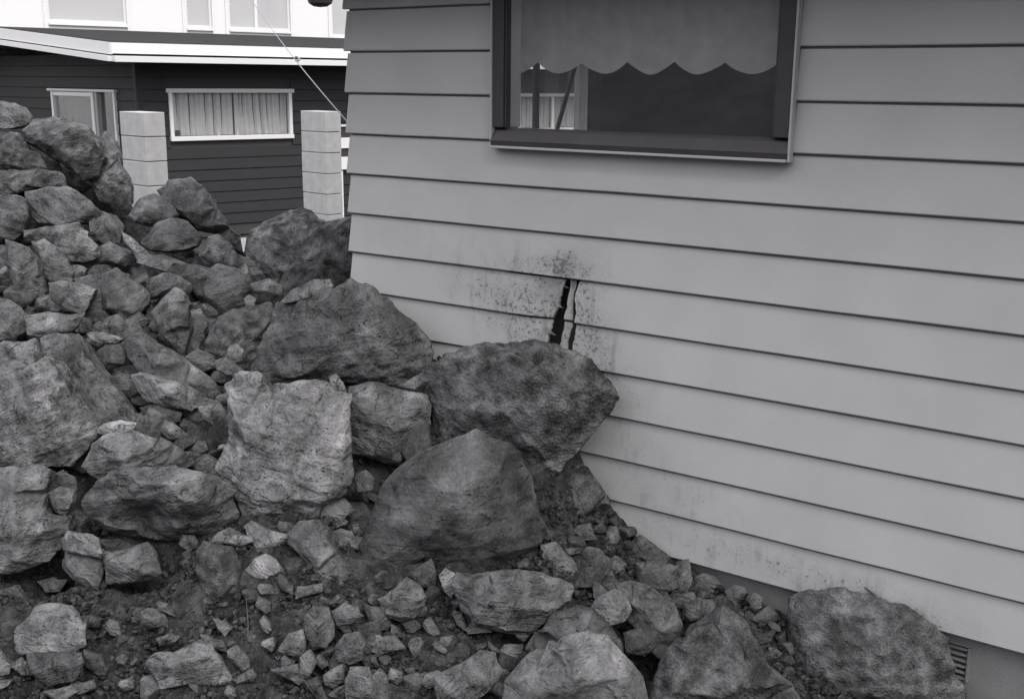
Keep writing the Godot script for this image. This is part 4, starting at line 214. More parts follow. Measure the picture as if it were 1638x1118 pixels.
	["rock", "rightmost broken block beside the broad block with bright cap", Vector3(-1.268, 0.375, -4.100), 0.06, 0.130, 0, 5, [44, -7, 3, 5, -37, 17, -40, -7, 3, -28, 31, -14, 21, 26, -12], [28, -2, 22, -4, -5, 20, -3, 23, 7, 8, -28, 25, -29, -2, 11, -20, 30, -2, 20, 26, -5]],
	["rock", "broken block beside the wide sloping grey rock", Vector3(-2.649, 1.453, -6.980), 0.06, 0.140, 0, 5, [46, -44, 20, -16, -50, 23, -45, 9, -4, -50, 58, -26, 45, 23, -10], [6, 17, 13, 34, 4, 23, -7, -16, 28, 42, -33, 31, -9, -37, 25, -34, 9, 9, -38, 51, -9, 41, 20, 5]],
]
# Small stones: label, then x, distance and size in mm
const STONES := [
	["leftmost small stone beside the finely striped block in the lower centre", -209, 3710, 30],
	["second small stone from the left beside the finely striped block in the lower centre", -188, 3801, 30],
	["third small stone from the left beside the finely striped block in the lower centre", -154, 3733, 25],
	["fourth small stone from the left beside the finely striped block in the lower centre", -48, 3729, 28],
	["fifth small stone from the left beside the finely striped block in the lower centre", -26, 3754, 27],
	["sixth small stone from the left beside the finely striped block in the lower centre", 54, 3942, 30],
	["seventh small stone from the left beside the finely striped block in the lower centre", 61, 3767, 25],
	["eighth small stone from the left beside the finely striped block in the lower centre", 134, 3935, 23],
	["rightmost small stone beside the finely striped block in the lower centre", 250, 3865, 28],
	["leftmost small stone beside the flat pointed grey rock", -1382, 3608, 30],
	["second small stone from the left beside the flat pointed grey rock", -1401, 3678, 38],
	["third small stone from the left beside the flat pointed grey rock", -1364, 3677, 19],
	["fourth small stone from the left beside the flat pointed grey rock", -1330, 3601, 20],
	["fifth small stone from the left beside the flat pointed grey rock", -1360, 3707, 25],
	["sixth small stone from the left beside the flat pointed grey rock", -1292, 3502, 19],
	["seventh small stone from the left beside the flat pointed grey rock", -1242, 3488, 53],
	["eighth small stone from the left beside the flat pointed grey rock", -1296, 3734, 60],
	["ninth small stone from the left beside the flat pointed grey rock", -1078, 3476, 33],
	["tenth small stone from the left beside the flat pointed grey rock", -1109, 3682, 19],
	["eleventh small stone from the left beside the flat pointed grey rock", -991, 3619, 26],
	["rightmost small stone beside the flat pointed grey rock", -848, 3461, 22],
	["leftmost small stone beside the dark stone in the hollow", -1674, 4866, 57],
	["second small stone from the left beside the dark stone in the hollow", -1454, 4724, 52],
	["rightmost small stone beside the dark stone in the hollow", -1417, 4656, 43],
	["leftmost small stone beside the brick-shaped grey stone", -1566, 3967, 23],
	["second small stone from the left beside the brick-shaped grey stone", -1467, 3991, 22],
	["third small stone from the left beside the brick-shaped grey stone", -1451, 4039, 29],
	["fourth small stone from the left beside the brick-shaped grey stone", -1393, 3919, 27],
	["fifth small stone from the left beside the brick-shaped grey stone", -1303, 3872, 18],
	["sixth small stone from the left beside the brick-shaped grey stone", -1375, 4120, 21],
	["seventh small stone from the left beside the brick-shaped grey stone", -1334, 4003, 19],
	["eighth small stone from the left beside the brick-shaped grey stone", -1345, 4076, 23],
	["ninth small stone from the left beside the brick-shaped grey stone", -1336, 4111, 22],
	["rightmost small stone beside the brick-shaped grey stone", -1316, 4045, 36],
	["leftmost small stone beside the tall slab with pale head", -2797, 6033, 81],
	["second small stone from the left beside the tall slab with pale head", -2863, 6196, 134],
	["third small stone from the left beside the tall slab with pale head", -2919, 6348, 114],
	["fourth small stone from the left beside the tall slab with pale head", -2715, 5942, 83],
	["fifth small stone from the left beside the tall slab with pale head", -2639, 5826, 78],
	["sixth small stone from the left beside the tall slab with pale head", -2583, 5705, 81],
	["seventh small stone from the left beside the tall slab with pale head", -2523, 5587, 46],
	["eighth small stone from the left beside the tall slab with pale head", -2781, 6405, 81],
	["ninth small stone from the left beside the tall slab with pale head", -2392, 5437, 37],
	["tenth small stone from the left beside the tall slab with pale head", -2343, 5434, 41],
	["eleventh small stone from the left beside the tall slab with pale head", -2457, 5810, 100],
	["rightmost small stone beside the tall slab with pale head", -2418, 5717, 60],
	["small stone beside the pale tongue-shaped flake", -966, 3987, 19],
	["leftmost small stone beside the pale flat stone under the light round stone", -1384, 5033, 46],
	["rightmost small stone beside the pale flat stone under the light round stone", -1323, 4941, 69],
	["leftmost small stone beside the pale notched stone at bottom", -1882, 3794, 19],
	["second small stone from the left beside the pale notched stone at bottom", -1847, 3811, 24],
	["third small stone from the left beside the pale notched stone at bottom", -1829, 3894, 19],
	["fourth small stone from the left beside the pale notched stone at bottom", -1897, 4048, 24],
	["fifth small stone from the left beside the pale notched stone at bottom", -1704, 3903, 18],
	["sixth small stone from the left beside the pale notched stone at bottom", -1727, 3970, 21],
	["seventh small stone from the left beside the pale notched stone at bottom", -1534, 3711, 30],
	["eighth small stone from the left beside the pale notched stone at bottom", -1518, 3815, 20],
	["rightmost small stone beside the pale notched stone at bottom", -1469, 3725, 38],
	["leftmost small stone beside the grey broken rock", 260, 4054, 48],
	["second small stone from the left beside the grey broken rock", 295, 3925, 73],
	["third small stone from the left beside the grey broken rock", 314, 4095, 24],
	["rightmost small stone beside the grey broken rock", 425, 4040, 51],
	["leftmost small stone beside the smooth grey five-sided rock", -2263, 6033, 76],
	["second small stone from the left beside the smooth grey five-sided rock", -1945, 5404, 42],
	["third small stone from the left beside the smooth grey five-sided rock", -2002, 5958, 65],
	["fourth small stone from the left beside the smooth grey five-sided rock", -1832, 5458, 51],
	["rightmost small stone beside the smooth grey five-sided rock", -1818, 5582, 41],
	["leftmost small stone beside the large bright layered slab", -1235, 4470, 59],
	["second small stone from the left beside the large bright layered slab", -1072, 4849, 44],
	["rightmost small stone beside the large bright layered slab", -792, 4780, 44],
	["leftmost small stone beside the rounded light rock", -498, 3792, 54],
	["second small stone from the left beside the rounded light rock", -454, 3854, 25],
	["third small stone from the left beside the rounded light rock", -429, 3672, 27],
	["fourth small stone from the left beside the rounded light rock", -392, 3659, 26],
	["fifth small stone from the left beside the rounded light rock", -356, 3687, 25],
	["sixth small stone from the left beside the rounded light rock", -337, 3761, 39],
	["seventh small stone from the left beside the rounded light rock", -294, 3819, 44],
	["rightmost small stone beside the rounded light rock", -269, 3663, 28],
	["leftmost small stone beside the blunt grey rock with pale top", -818, 3758, 21],
	["second small stone from the left beside the blunt grey rock with pale top", -749, 3737, 28],
	["third small stone from the left beside the blunt grey rock with pale top", -714, 3773, 25],
	["fourth small stone from the left beside the blunt grey rock with pale top", -680, 3777, 26],
	["rightmost small stone beside the blunt grey rock with pale top", -636, 3594, 31],
	["leftmost small stone beside the dark stone under the pale notched stone", -1775, 3535, 38],
	["second small stone from the left beside the dark stone under the pale notched stone", -1638, 3538, 35],
	["rightmost small stone beside the dark stone under the pale notched stone", -1519, 3584, 29],
	["leftmost small stone beside the broad rough earth-coated boulder", 1003, 3759, 33],
	["second small stone from the left beside the broad rough earth-coated boulder", 1020, 3820, 22],
	["third small stone from the left beside the broad rough earth-coated boulder", 1004, 3657, 26],
	["fourth small stone from the left beside the broad rough earth-coated boulder", 992, 3600, 25],
	["rightmost small stone beside the broad rough earth-coated boulder", 1019, 3706, 40],
	["leftmost small stone beside the bright crumbly ledge", -333, 3477, 40],
	["second small stone from the left beside the bright crumbly ledge", -332, 3613, 44],
	["third small stone from the left beside the bright crumbly ledge", -300, 3511, 23],
	["fourth small stone from the left beside the bright crumbly ledge", -256, 3600, 23],
	["fifth small stone from the left beside the bright crumbly ledge", -241, 3556, 31],
	["sixth small stone from the left beside the bright crumbly ledge", -218, 3650, 43],
	["seventh small stone from the left beside the bright crumbly ledge", -206, 3580, 26],
	["eighth small stone from the left beside the bright crumbly ledge", -174, 3604, 38],
	["ninth small stone from the left beside the bright crumbly ledge", -108, 3650, 30],
	["tenth small stone from the left beside the bright crumbly ledge", -77, 3450, 63],
	["rightmost small stone beside the bright crumbly ledge", -25, 3555, 30],
	["small stone beside the broken pale ledge", -2190, 5419, 46],
	["leftmost small stone beside the pale clean angular stone", -1005, 3870, 32],
	["second small stone from the left beside the pale clean angular stone", -950, 3780, 53],
	["third small stone from the left beside the pale clean angular stone", -865, 3893, 23],
	["rightmost small stone beside the pale clean angular stone", -807, 3903, 40],
	["small stone beside the long ledge", -1521, 5492, 60],
	["leftmost small stone beside the pale smooth boulder at the bottom edge", 4, 3654, 70],
	["second small stone from the left beside the pale smooth boulder at the bottom edge", 463, 3710, 24],
	["rightmost small stone beside the pale smooth boulder at the bottom edge", 513, 3670, 52],
	["leftmost small stone beside the small dark rock", -671, 4138, 39],
	["second small stone from the left beside the small dark rock", -614, 3956, 24],
	["rightmost small stone beside the small dark rock", -583, 4032, 47],
	["leftmost small stone beside the arched rock", -1837, 5643, 41],
	["rightmost small stone beside the arched rock", -1838, 5761, 72],
	["leftmost small stone beside the smooth dark rounded boulder", 374, 3926, 35],
	["second small stone from the left beside the smooth dark rounded boulder", 487, 4039, 27],
	["rightmost small stone beside the smooth dark rounded boulder", 618, 3968, 26],
	["leftmost small stone beside the pale wedge stone at the bottom", -947, 3666, 18],
	["second small stone from the left beside the pale wedge stone at the bottom", -904, 3631, 33],
	["third small stone from the left beside the pale wedge stone at the bottom", -808, 3565, 20],
	["rightmost small stone beside the pale wedge stone at the bottom", -763, 3688, 28],
	["leftmost small stone beside the dark rock between ragged pale rock", -2394, 6027, 61],
	["rightmost small stone beside the dark rock between ragged pale rock", -2308, 6142, 65],
	["leftmost small stone beside the layered slab with a pale flat top", -1782, 5101, 118],
	["rightmost small stone beside the layered slab with a pale flat top", -1729, 4932, 60],
	["leftmost small stone beside the smooth soil-covered hump", -1268, 3982, 20],
	["second small stone from the left beside the smooth soil-covered hump", -1269, 4085, 30],
	["third small stone from the left beside the smooth soil-covered hump", -1170, 3791, 24],
	["fourth small stone from the left beside the smooth soil-covered hump", -1155, 3758, 20],
	["fifth small stone from the left beside the smooth soil-covered hump", -1118, 3783, 24],
	["rightmost small stone beside the smooth soil-covered hump", -988, 3699, 24],
	["leftmost small stone beside the large cone-shaped soil-smeared boulder", 523, 3713, 21],
	["second small stone from the left beside the large cone-shaped soil-smeared boulder", 868, 3856, 21],
	["third small stone from the left beside the large cone-shaped soil-smeared boulder", 896, 3785, 36],
	["fourth small stone from the left beside the large cone-shaped soil-smeared boulder", 908, 3844, 34],
	["fifth small stone from the left beside the large cone-shaped soil-smeared boulder", 938, 3820, 22],
	["sixth small stone from the left beside the large cone-shaped soil-smeared boulder", 935, 3714, 25],
	["seventh small stone from the left beside the large cone-shaped soil-smeared boulder", 934, 3670, 39],
	["rightmost small stone beside the large cone-shaped soil-smeared boulder", 963, 3629, 26],
	["leftmost small stone beside the small stone between cone-shaped boulder", 905, 3892, 27],
	["rightmost small stone beside the small stone between cone-shaped boulder", 933, 3885, 21],
	["leftmost small stone beside the pale-edged flake right", 177, 3928, 23],
	["rightmost small stone beside the pale-edged flake right", 198, 4029, 26],
	["leftmost small stone beside the upright blunt-topped rock in the middle", -1776, 5358, 50],
	["second small stone from the left beside the upright blunt-topped rock in the middle", -1790, 5420, 40],
	["third small stone from the left beside the upright blunt-topped rock in the middle", -1731, 5304, 48],
	["fourth small stone from the left beside the upright blunt-topped rock in the middle", -1697, 5243, 42],
	["rightmost small stone beside the upright blunt-topped rock in the middle", -1657, 5681, 106],
	["leftmost small stone beside the paler rounded stone", -463, 3593, 24],
	["second small stone from the left beside the paler rounded stone", -435, 3560, 33],
	["third small stone from the left beside the paler rounded stone", -408, 3464, 28],
	["fourth small stone from the left beside the paler rounded stone", -389, 3608, 27],
	["rightmost small stone beside the paler rounded stone", -344, 3526, 26],
	["small stone beside the pale mottled boulder", -1954, 3965, 22],
	["leftmost small stone beside the square grey stone", -1567, 3855, 22],
	["second small stone from the left beside the square grey stone", -1576, 3885, 22],
	["rightmost small stone beside the square grey stone", -1568, 3909, 19],
	["leftmost small stone beside the square small rock", -1375, 4624, 37],
	["second small stone from the left beside the square small rock", -1335, 4595, 43],
	["third small stone from the left beside the square small rock", -1330, 4823, 42],
	["rightmost small stone beside the square small rock", -1286, 4785, 52],
	["leftmost small stone beside the cracked dark rock", 206, 4277, 24],
	["second small stone from the left beside the cracked dark rock", 272, 4340, 32],
	["third small stone from the left beside the cracked dark rock", 282, 4145, 27],
	["fourth small stone from the left beside the cracked dark rock", 316, 4175, 30],
	["fifth small stone from the left beside the cracked dark rock", 346, 4210, 26],
	["rightmost small stone beside the cracked dark rock", 361, 4275, 48],
	["small stone beside the block with pale top", -406, 4407, 120],
	["leftmost small stone beside the large smooth domed boulder", -604, 4289, 39],
	["second small stone from the left beside the large smooth domed boulder", -583, 4140, 50],
	["third small stone from the left beside the large smooth domed boulder", -566, 4369, 46],
	["fourth small stone from the left beside the large smooth domed boulder", -489, 3881, 40],
	["fifth small stone from the left beside the large smooth domed boulder", 122, 4122, 36],
	["rightmost small stone beside the large smooth domed boulder", 140, 4041, 37],
	["leftmost small stone beside the bright thin flake with black hollow", -2062, 5251, 37],
	["rightmost small stone beside the bright thin flake with black hollow", -1867, 5224, 45],
	["leftmost small stone beside the ragged pale rock right", -2512, 5913, 60],
	["second small stone from the left beside the ragged pale rock right", -2263, 5437, 45],
	["rightmost small stone beside the ragged pale rock right", -2347, 5931, 85],
	["leftmost small stone beside the small rock at the", -2673, 5747, 62],
	["second small stone from the left beside the small rock at the", -2351, 5179, 54],
	["rightmost small stone beside the small rock at the", -2461, 5501, 115],
	["leftmost small stone beside the dark chip", 721, 4002, 22],
	["rightmost small stone beside the dark chip", 777, 3985, 22],
	["leftmost small stone beside the diagonal plank-shaped rock", -877, 4093, 43],
	["second small stone from the left beside the diagonal plank-shaped rock", -763, 3912, 28],
	["third small stone from the left beside the diagonal plank-shaped rock", -732, 3866, 23],
	["fourth small stone from the left beside the diagonal plank-shaped rock", -778, 4175, 45],
	["rightmost small stone beside the diagonal plank-shaped rock", -688, 3838, 27],
	["small stone beside the long dark-sided slab slanting down", -2253, 5178, 105],
	["leftmost small stone beside the dark narrow rock", -1542, 5197, 67],
	["second small stone from the left beside the dark narrow rock", -1561, 5557, 37],
	["rightmost small stone beside the dark narrow rock", -1492, 5389, 45],
	["leftmost small stone beside the small grey stone", 807, 3942, 22],
	["rightmost small stone beside the small grey stone", 862, 3913, 25],
	["leftmost small stone beside the grey rock behind the peak", 653, 3881, 56],
	["second small stone from the left beside the grey rock behind the peak", 658, 3821, 20],
	["rightmost small stone beside the grey rock behind the peak", 749, 3956, 37],
	["small stone beside the rough lumpy rock", -507, 3627, 64],
	["small stone beside the dark boulder behind the pale smooth boulder", 192, 3837, 36],
	["small stone beside the long smooth plank-like slab", -1329, 4874, 38],
	["leftmost small stone beside the wedge block with a bright flat top", -1542, 4629, 120],
	["second small stone from the left beside the wedge block with a bright flat top", -1385, 4533, 71],
	["rightmost small stone beside the wedge block with a bright flat top", -1317, 4493, 48],
	["leftmost small stone beside the thin upright stone", 358, 4167, 37],
	["second small stone from the left beside the thin upright stone", 420, 4246, 33],
	["rightmost small stone beside the thin upright stone", 466, 4223, 52],
	["leftmost small stone beside the bright-capped split stone on top", -1721, 4260, 39],
	["second small stone from the left beside the bright-capped split stone on top", -1782, 4417, 47],
	["rightmost small stone beside the bright-capped split stone on top", -1616, 4195, 37],
	["leftmost small stone beside the leaf-shaped stone", -736, 3558, 30],
	["rightmost small stone beside the leaf-shaped stone", -692, 3464, 26],
	["leftmost small stone beside the low grey rock", -2084, 5313, 45],
	["second small stone from the left beside the low grey rock", -2012, 5359, 55],
	["rightmost small stone beside the low grey rock", -1904, 5363, 48],
	["small stone beside the broad block with bright cap", -1670, 4228, 38],
	["small stone beside the rounded stone at the bottom edge", -570, 3537, 75],
	["small stone beside the small faceted stone at the bottom edge", -635, 3472, 26],
	["small stone beside the small grey rock", -1980, 5174, 65],
	["small stone beside the small stone in the shadowed gap", -643, 4344, 65],
	["small stone beside the bright split stone", -225, 3812, 23],
	["small stone beside the pale upright stone at the wall foot", 621, 3932, 22],
	["small stone beside the crumbly soil-covered mass left", -1490, 5328, 38],
	["small stone beside the blocky stone", 489, 4094, 25],
	["small stone beside the great soil-caked boulder", 83, 4181, 76],
	["leftmost small stone beside the dark shard", 466, 4165, 37],
	["rightmost small stone beside the dark shard", 503, 4127, 27],
]

var taken := {}
var rng := RandomNumberGenerator.new()
var rough := FastNoiseLite.new()
var M := {}

func _ready():
	rng.seed = 11
	setup_view()
	make_materials()
	make_ground()
	make_house()
	make_dark_house()
	make_white_house()
	make_pillars()
	make_rocks()
	make_stones()
	make_details()

# ------------------------------------------------------------------ view and light
func setup_view():
	var pt := 0.235472834
	var rl := -0.00898387
	var up0 := Vector3(0, cos(pt), -sin(pt))
	var fwd := Vector3(0, -sin(pt), -cos(pt))
	var right := Vector3(1, 0, 0) * cos(rl) - up0 * sin(rl)
	var up := Vector3(1, 0, 0) * sin(rl) + up0 * cos(rl)
	var cam := Camera3D.new()
	cam.name = "camera"
	cam.transform = Transform3D(Basis(right, up, -fwd), Vector3(0, EYE, 0))
	cam.fov = rad_to_deg(2.0 * atan(559.0 / 1789.63))
	cam.near = 0.05
	cam.far = 500.0
	add_child(cam)
	cam.current = true
	var sky_mat := ProceduralSkyMaterial.new()
	sky_mat.sky_top_color = Color(0.95, 0.945, 0.97)
	sky_mat.sky_horizon_color = Color(0.62, 0.615, 0.64)
	sky_mat.sky_curve = 0.35
	sky_mat.ground_horizon_color = Color(0.3, 0.3, 0.3)
	sky_mat.ground_bottom_color = Color(0.2, 0.2, 0.2)
	sky_mat.sun_angle_max = 0.0
	var sky := Sky.new()
	sky.sky_material = sky_mat
	var env := Environment.new()
	env.background_mode = Environment.BG_SKY
	env.sky = sky
	env.background_energy_multiplier = 1.0
	env.tonemap_mode = Environment.TONE_MAPPER_LINEAR
	env.tonemap_exposure = 3.1
	env.sdfgi_enabled = true
	env.ssao_enabled = true
	env.ssil_enabled = true
	var we := WorldEnvironment.new()
	we.name = "environment"
	we.environment = env
	add_child(we)
	var sun := DirectionalLight3D.new()
	sun.name = "sun"
	sun.light_color = Color(1.0, 0.985, 0.97)
	sun.light_energy = 0.28
	sun.light_angular_distance = 25.0
	sun.shadow_enabled = true
	add_child(sun)
	sun.look_at_from_position(Vector3(0.32, 0.72, 0.6), Vector3.ZERO, Vector3.UP)

# ------------------------------------------------------------------ bookkeeping
func numbered(called: String) -> String:
	var k: int = taken.get(called, 0)
	taken[called] = k + 1
	return called if k == 0 else "%s_%03d" % [called, k]

func tag(o: Node, label: String, category: String, group := "", kind := ""):
	if label != "": o.set_meta("label", label)
	if category != "": o.set_meta("category", category)
	if group != "": o.set_meta("group", group)
	if kind != "": o.set_meta("kind", kind)

func base(called: String, xf: Transform3D) -> Node3D:
	var o := Node3D.new()
	o.name = numbered(called)
	o.transform = xf
	add_child(o)
	return o

func put(called: String, mesh: Mesh, mat: Material, parent: Node = null) -> MeshInstance3D:
	var o := MeshInstance3D.new()
	o.mesh = mesh
	o.material_override = mat
	if parent == null:
		o.name = numbered(called)
		add_child(o)
	else:
		o.name = called
		parent.add_child(o, true)
	return o

# ------------------------------------------------------------------ mesh helpers
func new_st() -> SurfaceTool:
	var st := SurfaceTool.new()
	st.begin(Mesh.PRIMITIVE_TRIANGLES)
	return st

func tri(st: SurfaceTool, a: Vector3, b: Vector3, c: Vector3, away: Vector3):
	var n := (b - a).cross(c - a)
	if n.length_squared() < 1e-16: return
	if n.dot(away) < 0.0:
		var t := b
		b = c
		c = t
		n = -n
	n = n.normalized()
	for p in [a, c, b]:
		st.set_normal(n)
		st.add_vertex(p)

func quad(st: SurfaceTool, a: Vector3, b: Vector3, c: Vector3, d: Vector3, away: Vector3):
	tri(st, a, b, c, away)
	tri(st, a, c, d, away)

# a box with chamfered edges between two corners
func box(st: SurfaceTool, lo: Vector3, hi: Vector3, bev := 0.004):
	var c := (lo + hi) * 0.5
	var h := (hi - lo).abs() * 0.5
	var b: float = min(bev, min(h.x, min(h.y, h.z)) * 0.4)
	var i := h - Vector3(b, b, b)
	for ax in 3:
		var u := (ax + 1) % 3
		var v := (ax + 2) % 3
		for s in [-1.0, 1.0]:
			var p := []
			for q in [[-1, -1], [1, -1], [1, 1], [-1, 1]]:
				var w := Vector3.ZERO
				w[ax] = s * h[ax]
				w[u] = q[0] * i[u]
				w[v] = q[1] * i[v]
				p.append(c + w)
			var away := Vector3.ZERO
			away[ax] = s
			quad(st, p[0], p[1], p[2], p[3], away)
		for s in [-1.0, 1.0]:
			for t in [-1.0, 1.0]:
				var p := []
				for e in [-1.0, 1.0]:
					var w := Vector3.ZERO
					w[ax] = e * i[ax]
					w[u] = s * h[u]
					w[v] = t * i[v]
					p.append(c + w)
					w[u] = s * i[u]
					w[v] = t * h[v]
					p.append(c + w)
				var away := Vector3.ZERO
				away[u] = s
				away[v] = t
				quad(st, p[0], p[1], p[3], p[2], away)
	for sx in [-1.0, 1.0]:
		for sy in [-1.0, 1.0]:
			for sz in [-1.0, 1.0]:
				tri(st, c + Vector3(sx * h.x, sy * i.y, sz * i.z), c + Vector3(sx * i.x, sy * h.y, sz * i.z), c + Vector3(sx * i.x, sy * i.y, sz * h.z), Vector3(sx, sy, sz))

func box_part(called: String, lo: Vector3, hi: Vector3, mat: Material, parent: Node = null, bev := 0.004) -> MeshInstance3D:
	var st := new_st()
	box(st, lo, hi, bev)
	return put(called, st.commit(), mat, parent)

# a round bar along points
func tube(st: SurfaceTool, pts: Array, radii, sides := 8):
	var rings := []
	for k in pts.size():
		var a: Vector3 = pts[max(k - 1, 0)]
		var b: Vector3 = pts[min(k + 1, pts.size() - 1)]
		var d := (b - a).normalized()
		var x := d.cross(Vector3(0.31, 0.87, 0.38)).normalized()
		var y := d.cross(x)
		var r: float = radii[k] if radii is Array else radii
		var ring := []
		for j in sides:
			var g := TAU * j / sides
			ring.append(pts[k] + (x * cos(g) + y * sin(g)) * r)
		rings.append(ring)
	for k in pts.size() - 1:
		for j in sides:
			var j2 := (j + 1) % sides
			var mid: Vector3 = (pts[k] + pts[k + 1]) * 0.5
			quad(st, rings[k][j], rings[k][j2], rings[k + 1][j2], rings[k + 1][j], rings[k][j] - mid + (rings[k][j2] - mid))
	for e in [0, pts.size() - 1]:
		for j in sides:
			tri(st, pts[e], rings[e][j], rings[e][(j + 1) % sides], pts[e] - pts[1 if e == 0 else e - 1])

# indexed mesh with smooth normals; triangles run clockwise seen from outside
func smooth_mesh(vs: PackedVector3Array, ix: PackedInt32Array, cols := PackedColorArray()) -> ArrayMesh:
	var ns := PackedVector3Array()
	ns.resize(vs.size())
	for k in range(0, ix.size(), 3):
		var a := ix[k]
		var b := ix[k + 1]
		var c := ix[k + 2]
		var n := (vs[c] - vs[a]).cross(vs[b] - vs[a])
		ns[a] += n
		ns[b] += n
		ns[c] += n
	for k in ns.size():
		ns[k] = ns[k].normalized() if ns[k].length_squared() > 0.0 else Vector3.UP
	var arr := []
	arr.resize(Mesh.ARRAY_MAX)
	arr[Mesh.ARRAY_VERTEX] = vs
	arr[Mesh.ARRAY_NORMAL] = ns
	arr[Mesh.ARRAY_INDEX] = ix
	if cols.size() > 0: arr[Mesh.ARRAY_COLOR] = cols
	var m := ArrayMesh.new()
	m.add_surface_from_arrays(Mesh.PRIMITIVE_TRIANGLES, arr)
	return m

# ------------------------------------------------------------------ materials
func noise(sd: int, freq: float, oct := 5, kind := FastNoiseLite.TYPE_SIMPLEX_SMOOTH, ridged := false) -> FastNoiseLite:
	var n := FastNoiseLite.new()
	n.seed = sd
	n.noise_type = kind
	n.frequency = freq
	n.fractal_type = FastNoiseLite.FRACTAL_RIDGED if ridged else FastNoiseLite.FRACTAL_FBM
	n.fractal_octaves = oct
	return n

func field(n: FastNoiseLite, size := 512) -> PackedByteArray:
	return n.get_seamless_image(size, size).get_data()

func grey_tex(data: PackedByteArray, w: int, h: int, mip := true) -> ImageTexture:
	var img := Image.create_from_data(w, h, false, Image.FORMAT_L8, data)
	img.convert(Image.FORMAT_RGB8)
	if mip: img.generate_mipmaps()
	return ImageTexture.create_from_image(img)

func mat(col: Color, rgh := 0.85) -> StandardMaterial3D:
	var m := StandardMaterial3D.new()
	m.albedo_color = col.linear_to_srgb()
	m.roughness = rgh
	m.metallic_specular = 0.35
	return m

func lin(v: float, tint := 0.0) -> Color:
	return Color(v * (1.0 + tint * 0.5), v, v * (1.0 + tint))

func triplanar(m: StandardMaterial3D, alb: Texture2D, hgt: Texture2D, sc: Vector3, relief: float, world := false) -> StandardMaterial3D:
	m.albedo_texture = alb
	m.uv1_triplanar = true
	m.uv1_world_triplanar = world
	m.uv1_scale = sc
	m.uv1_triplanar_sharpness = 4.0
	if hgt:
		m.heightmap_enabled = true
		m.heightmap_texture = hgt
		m.heightmap_scale = relief
	return m

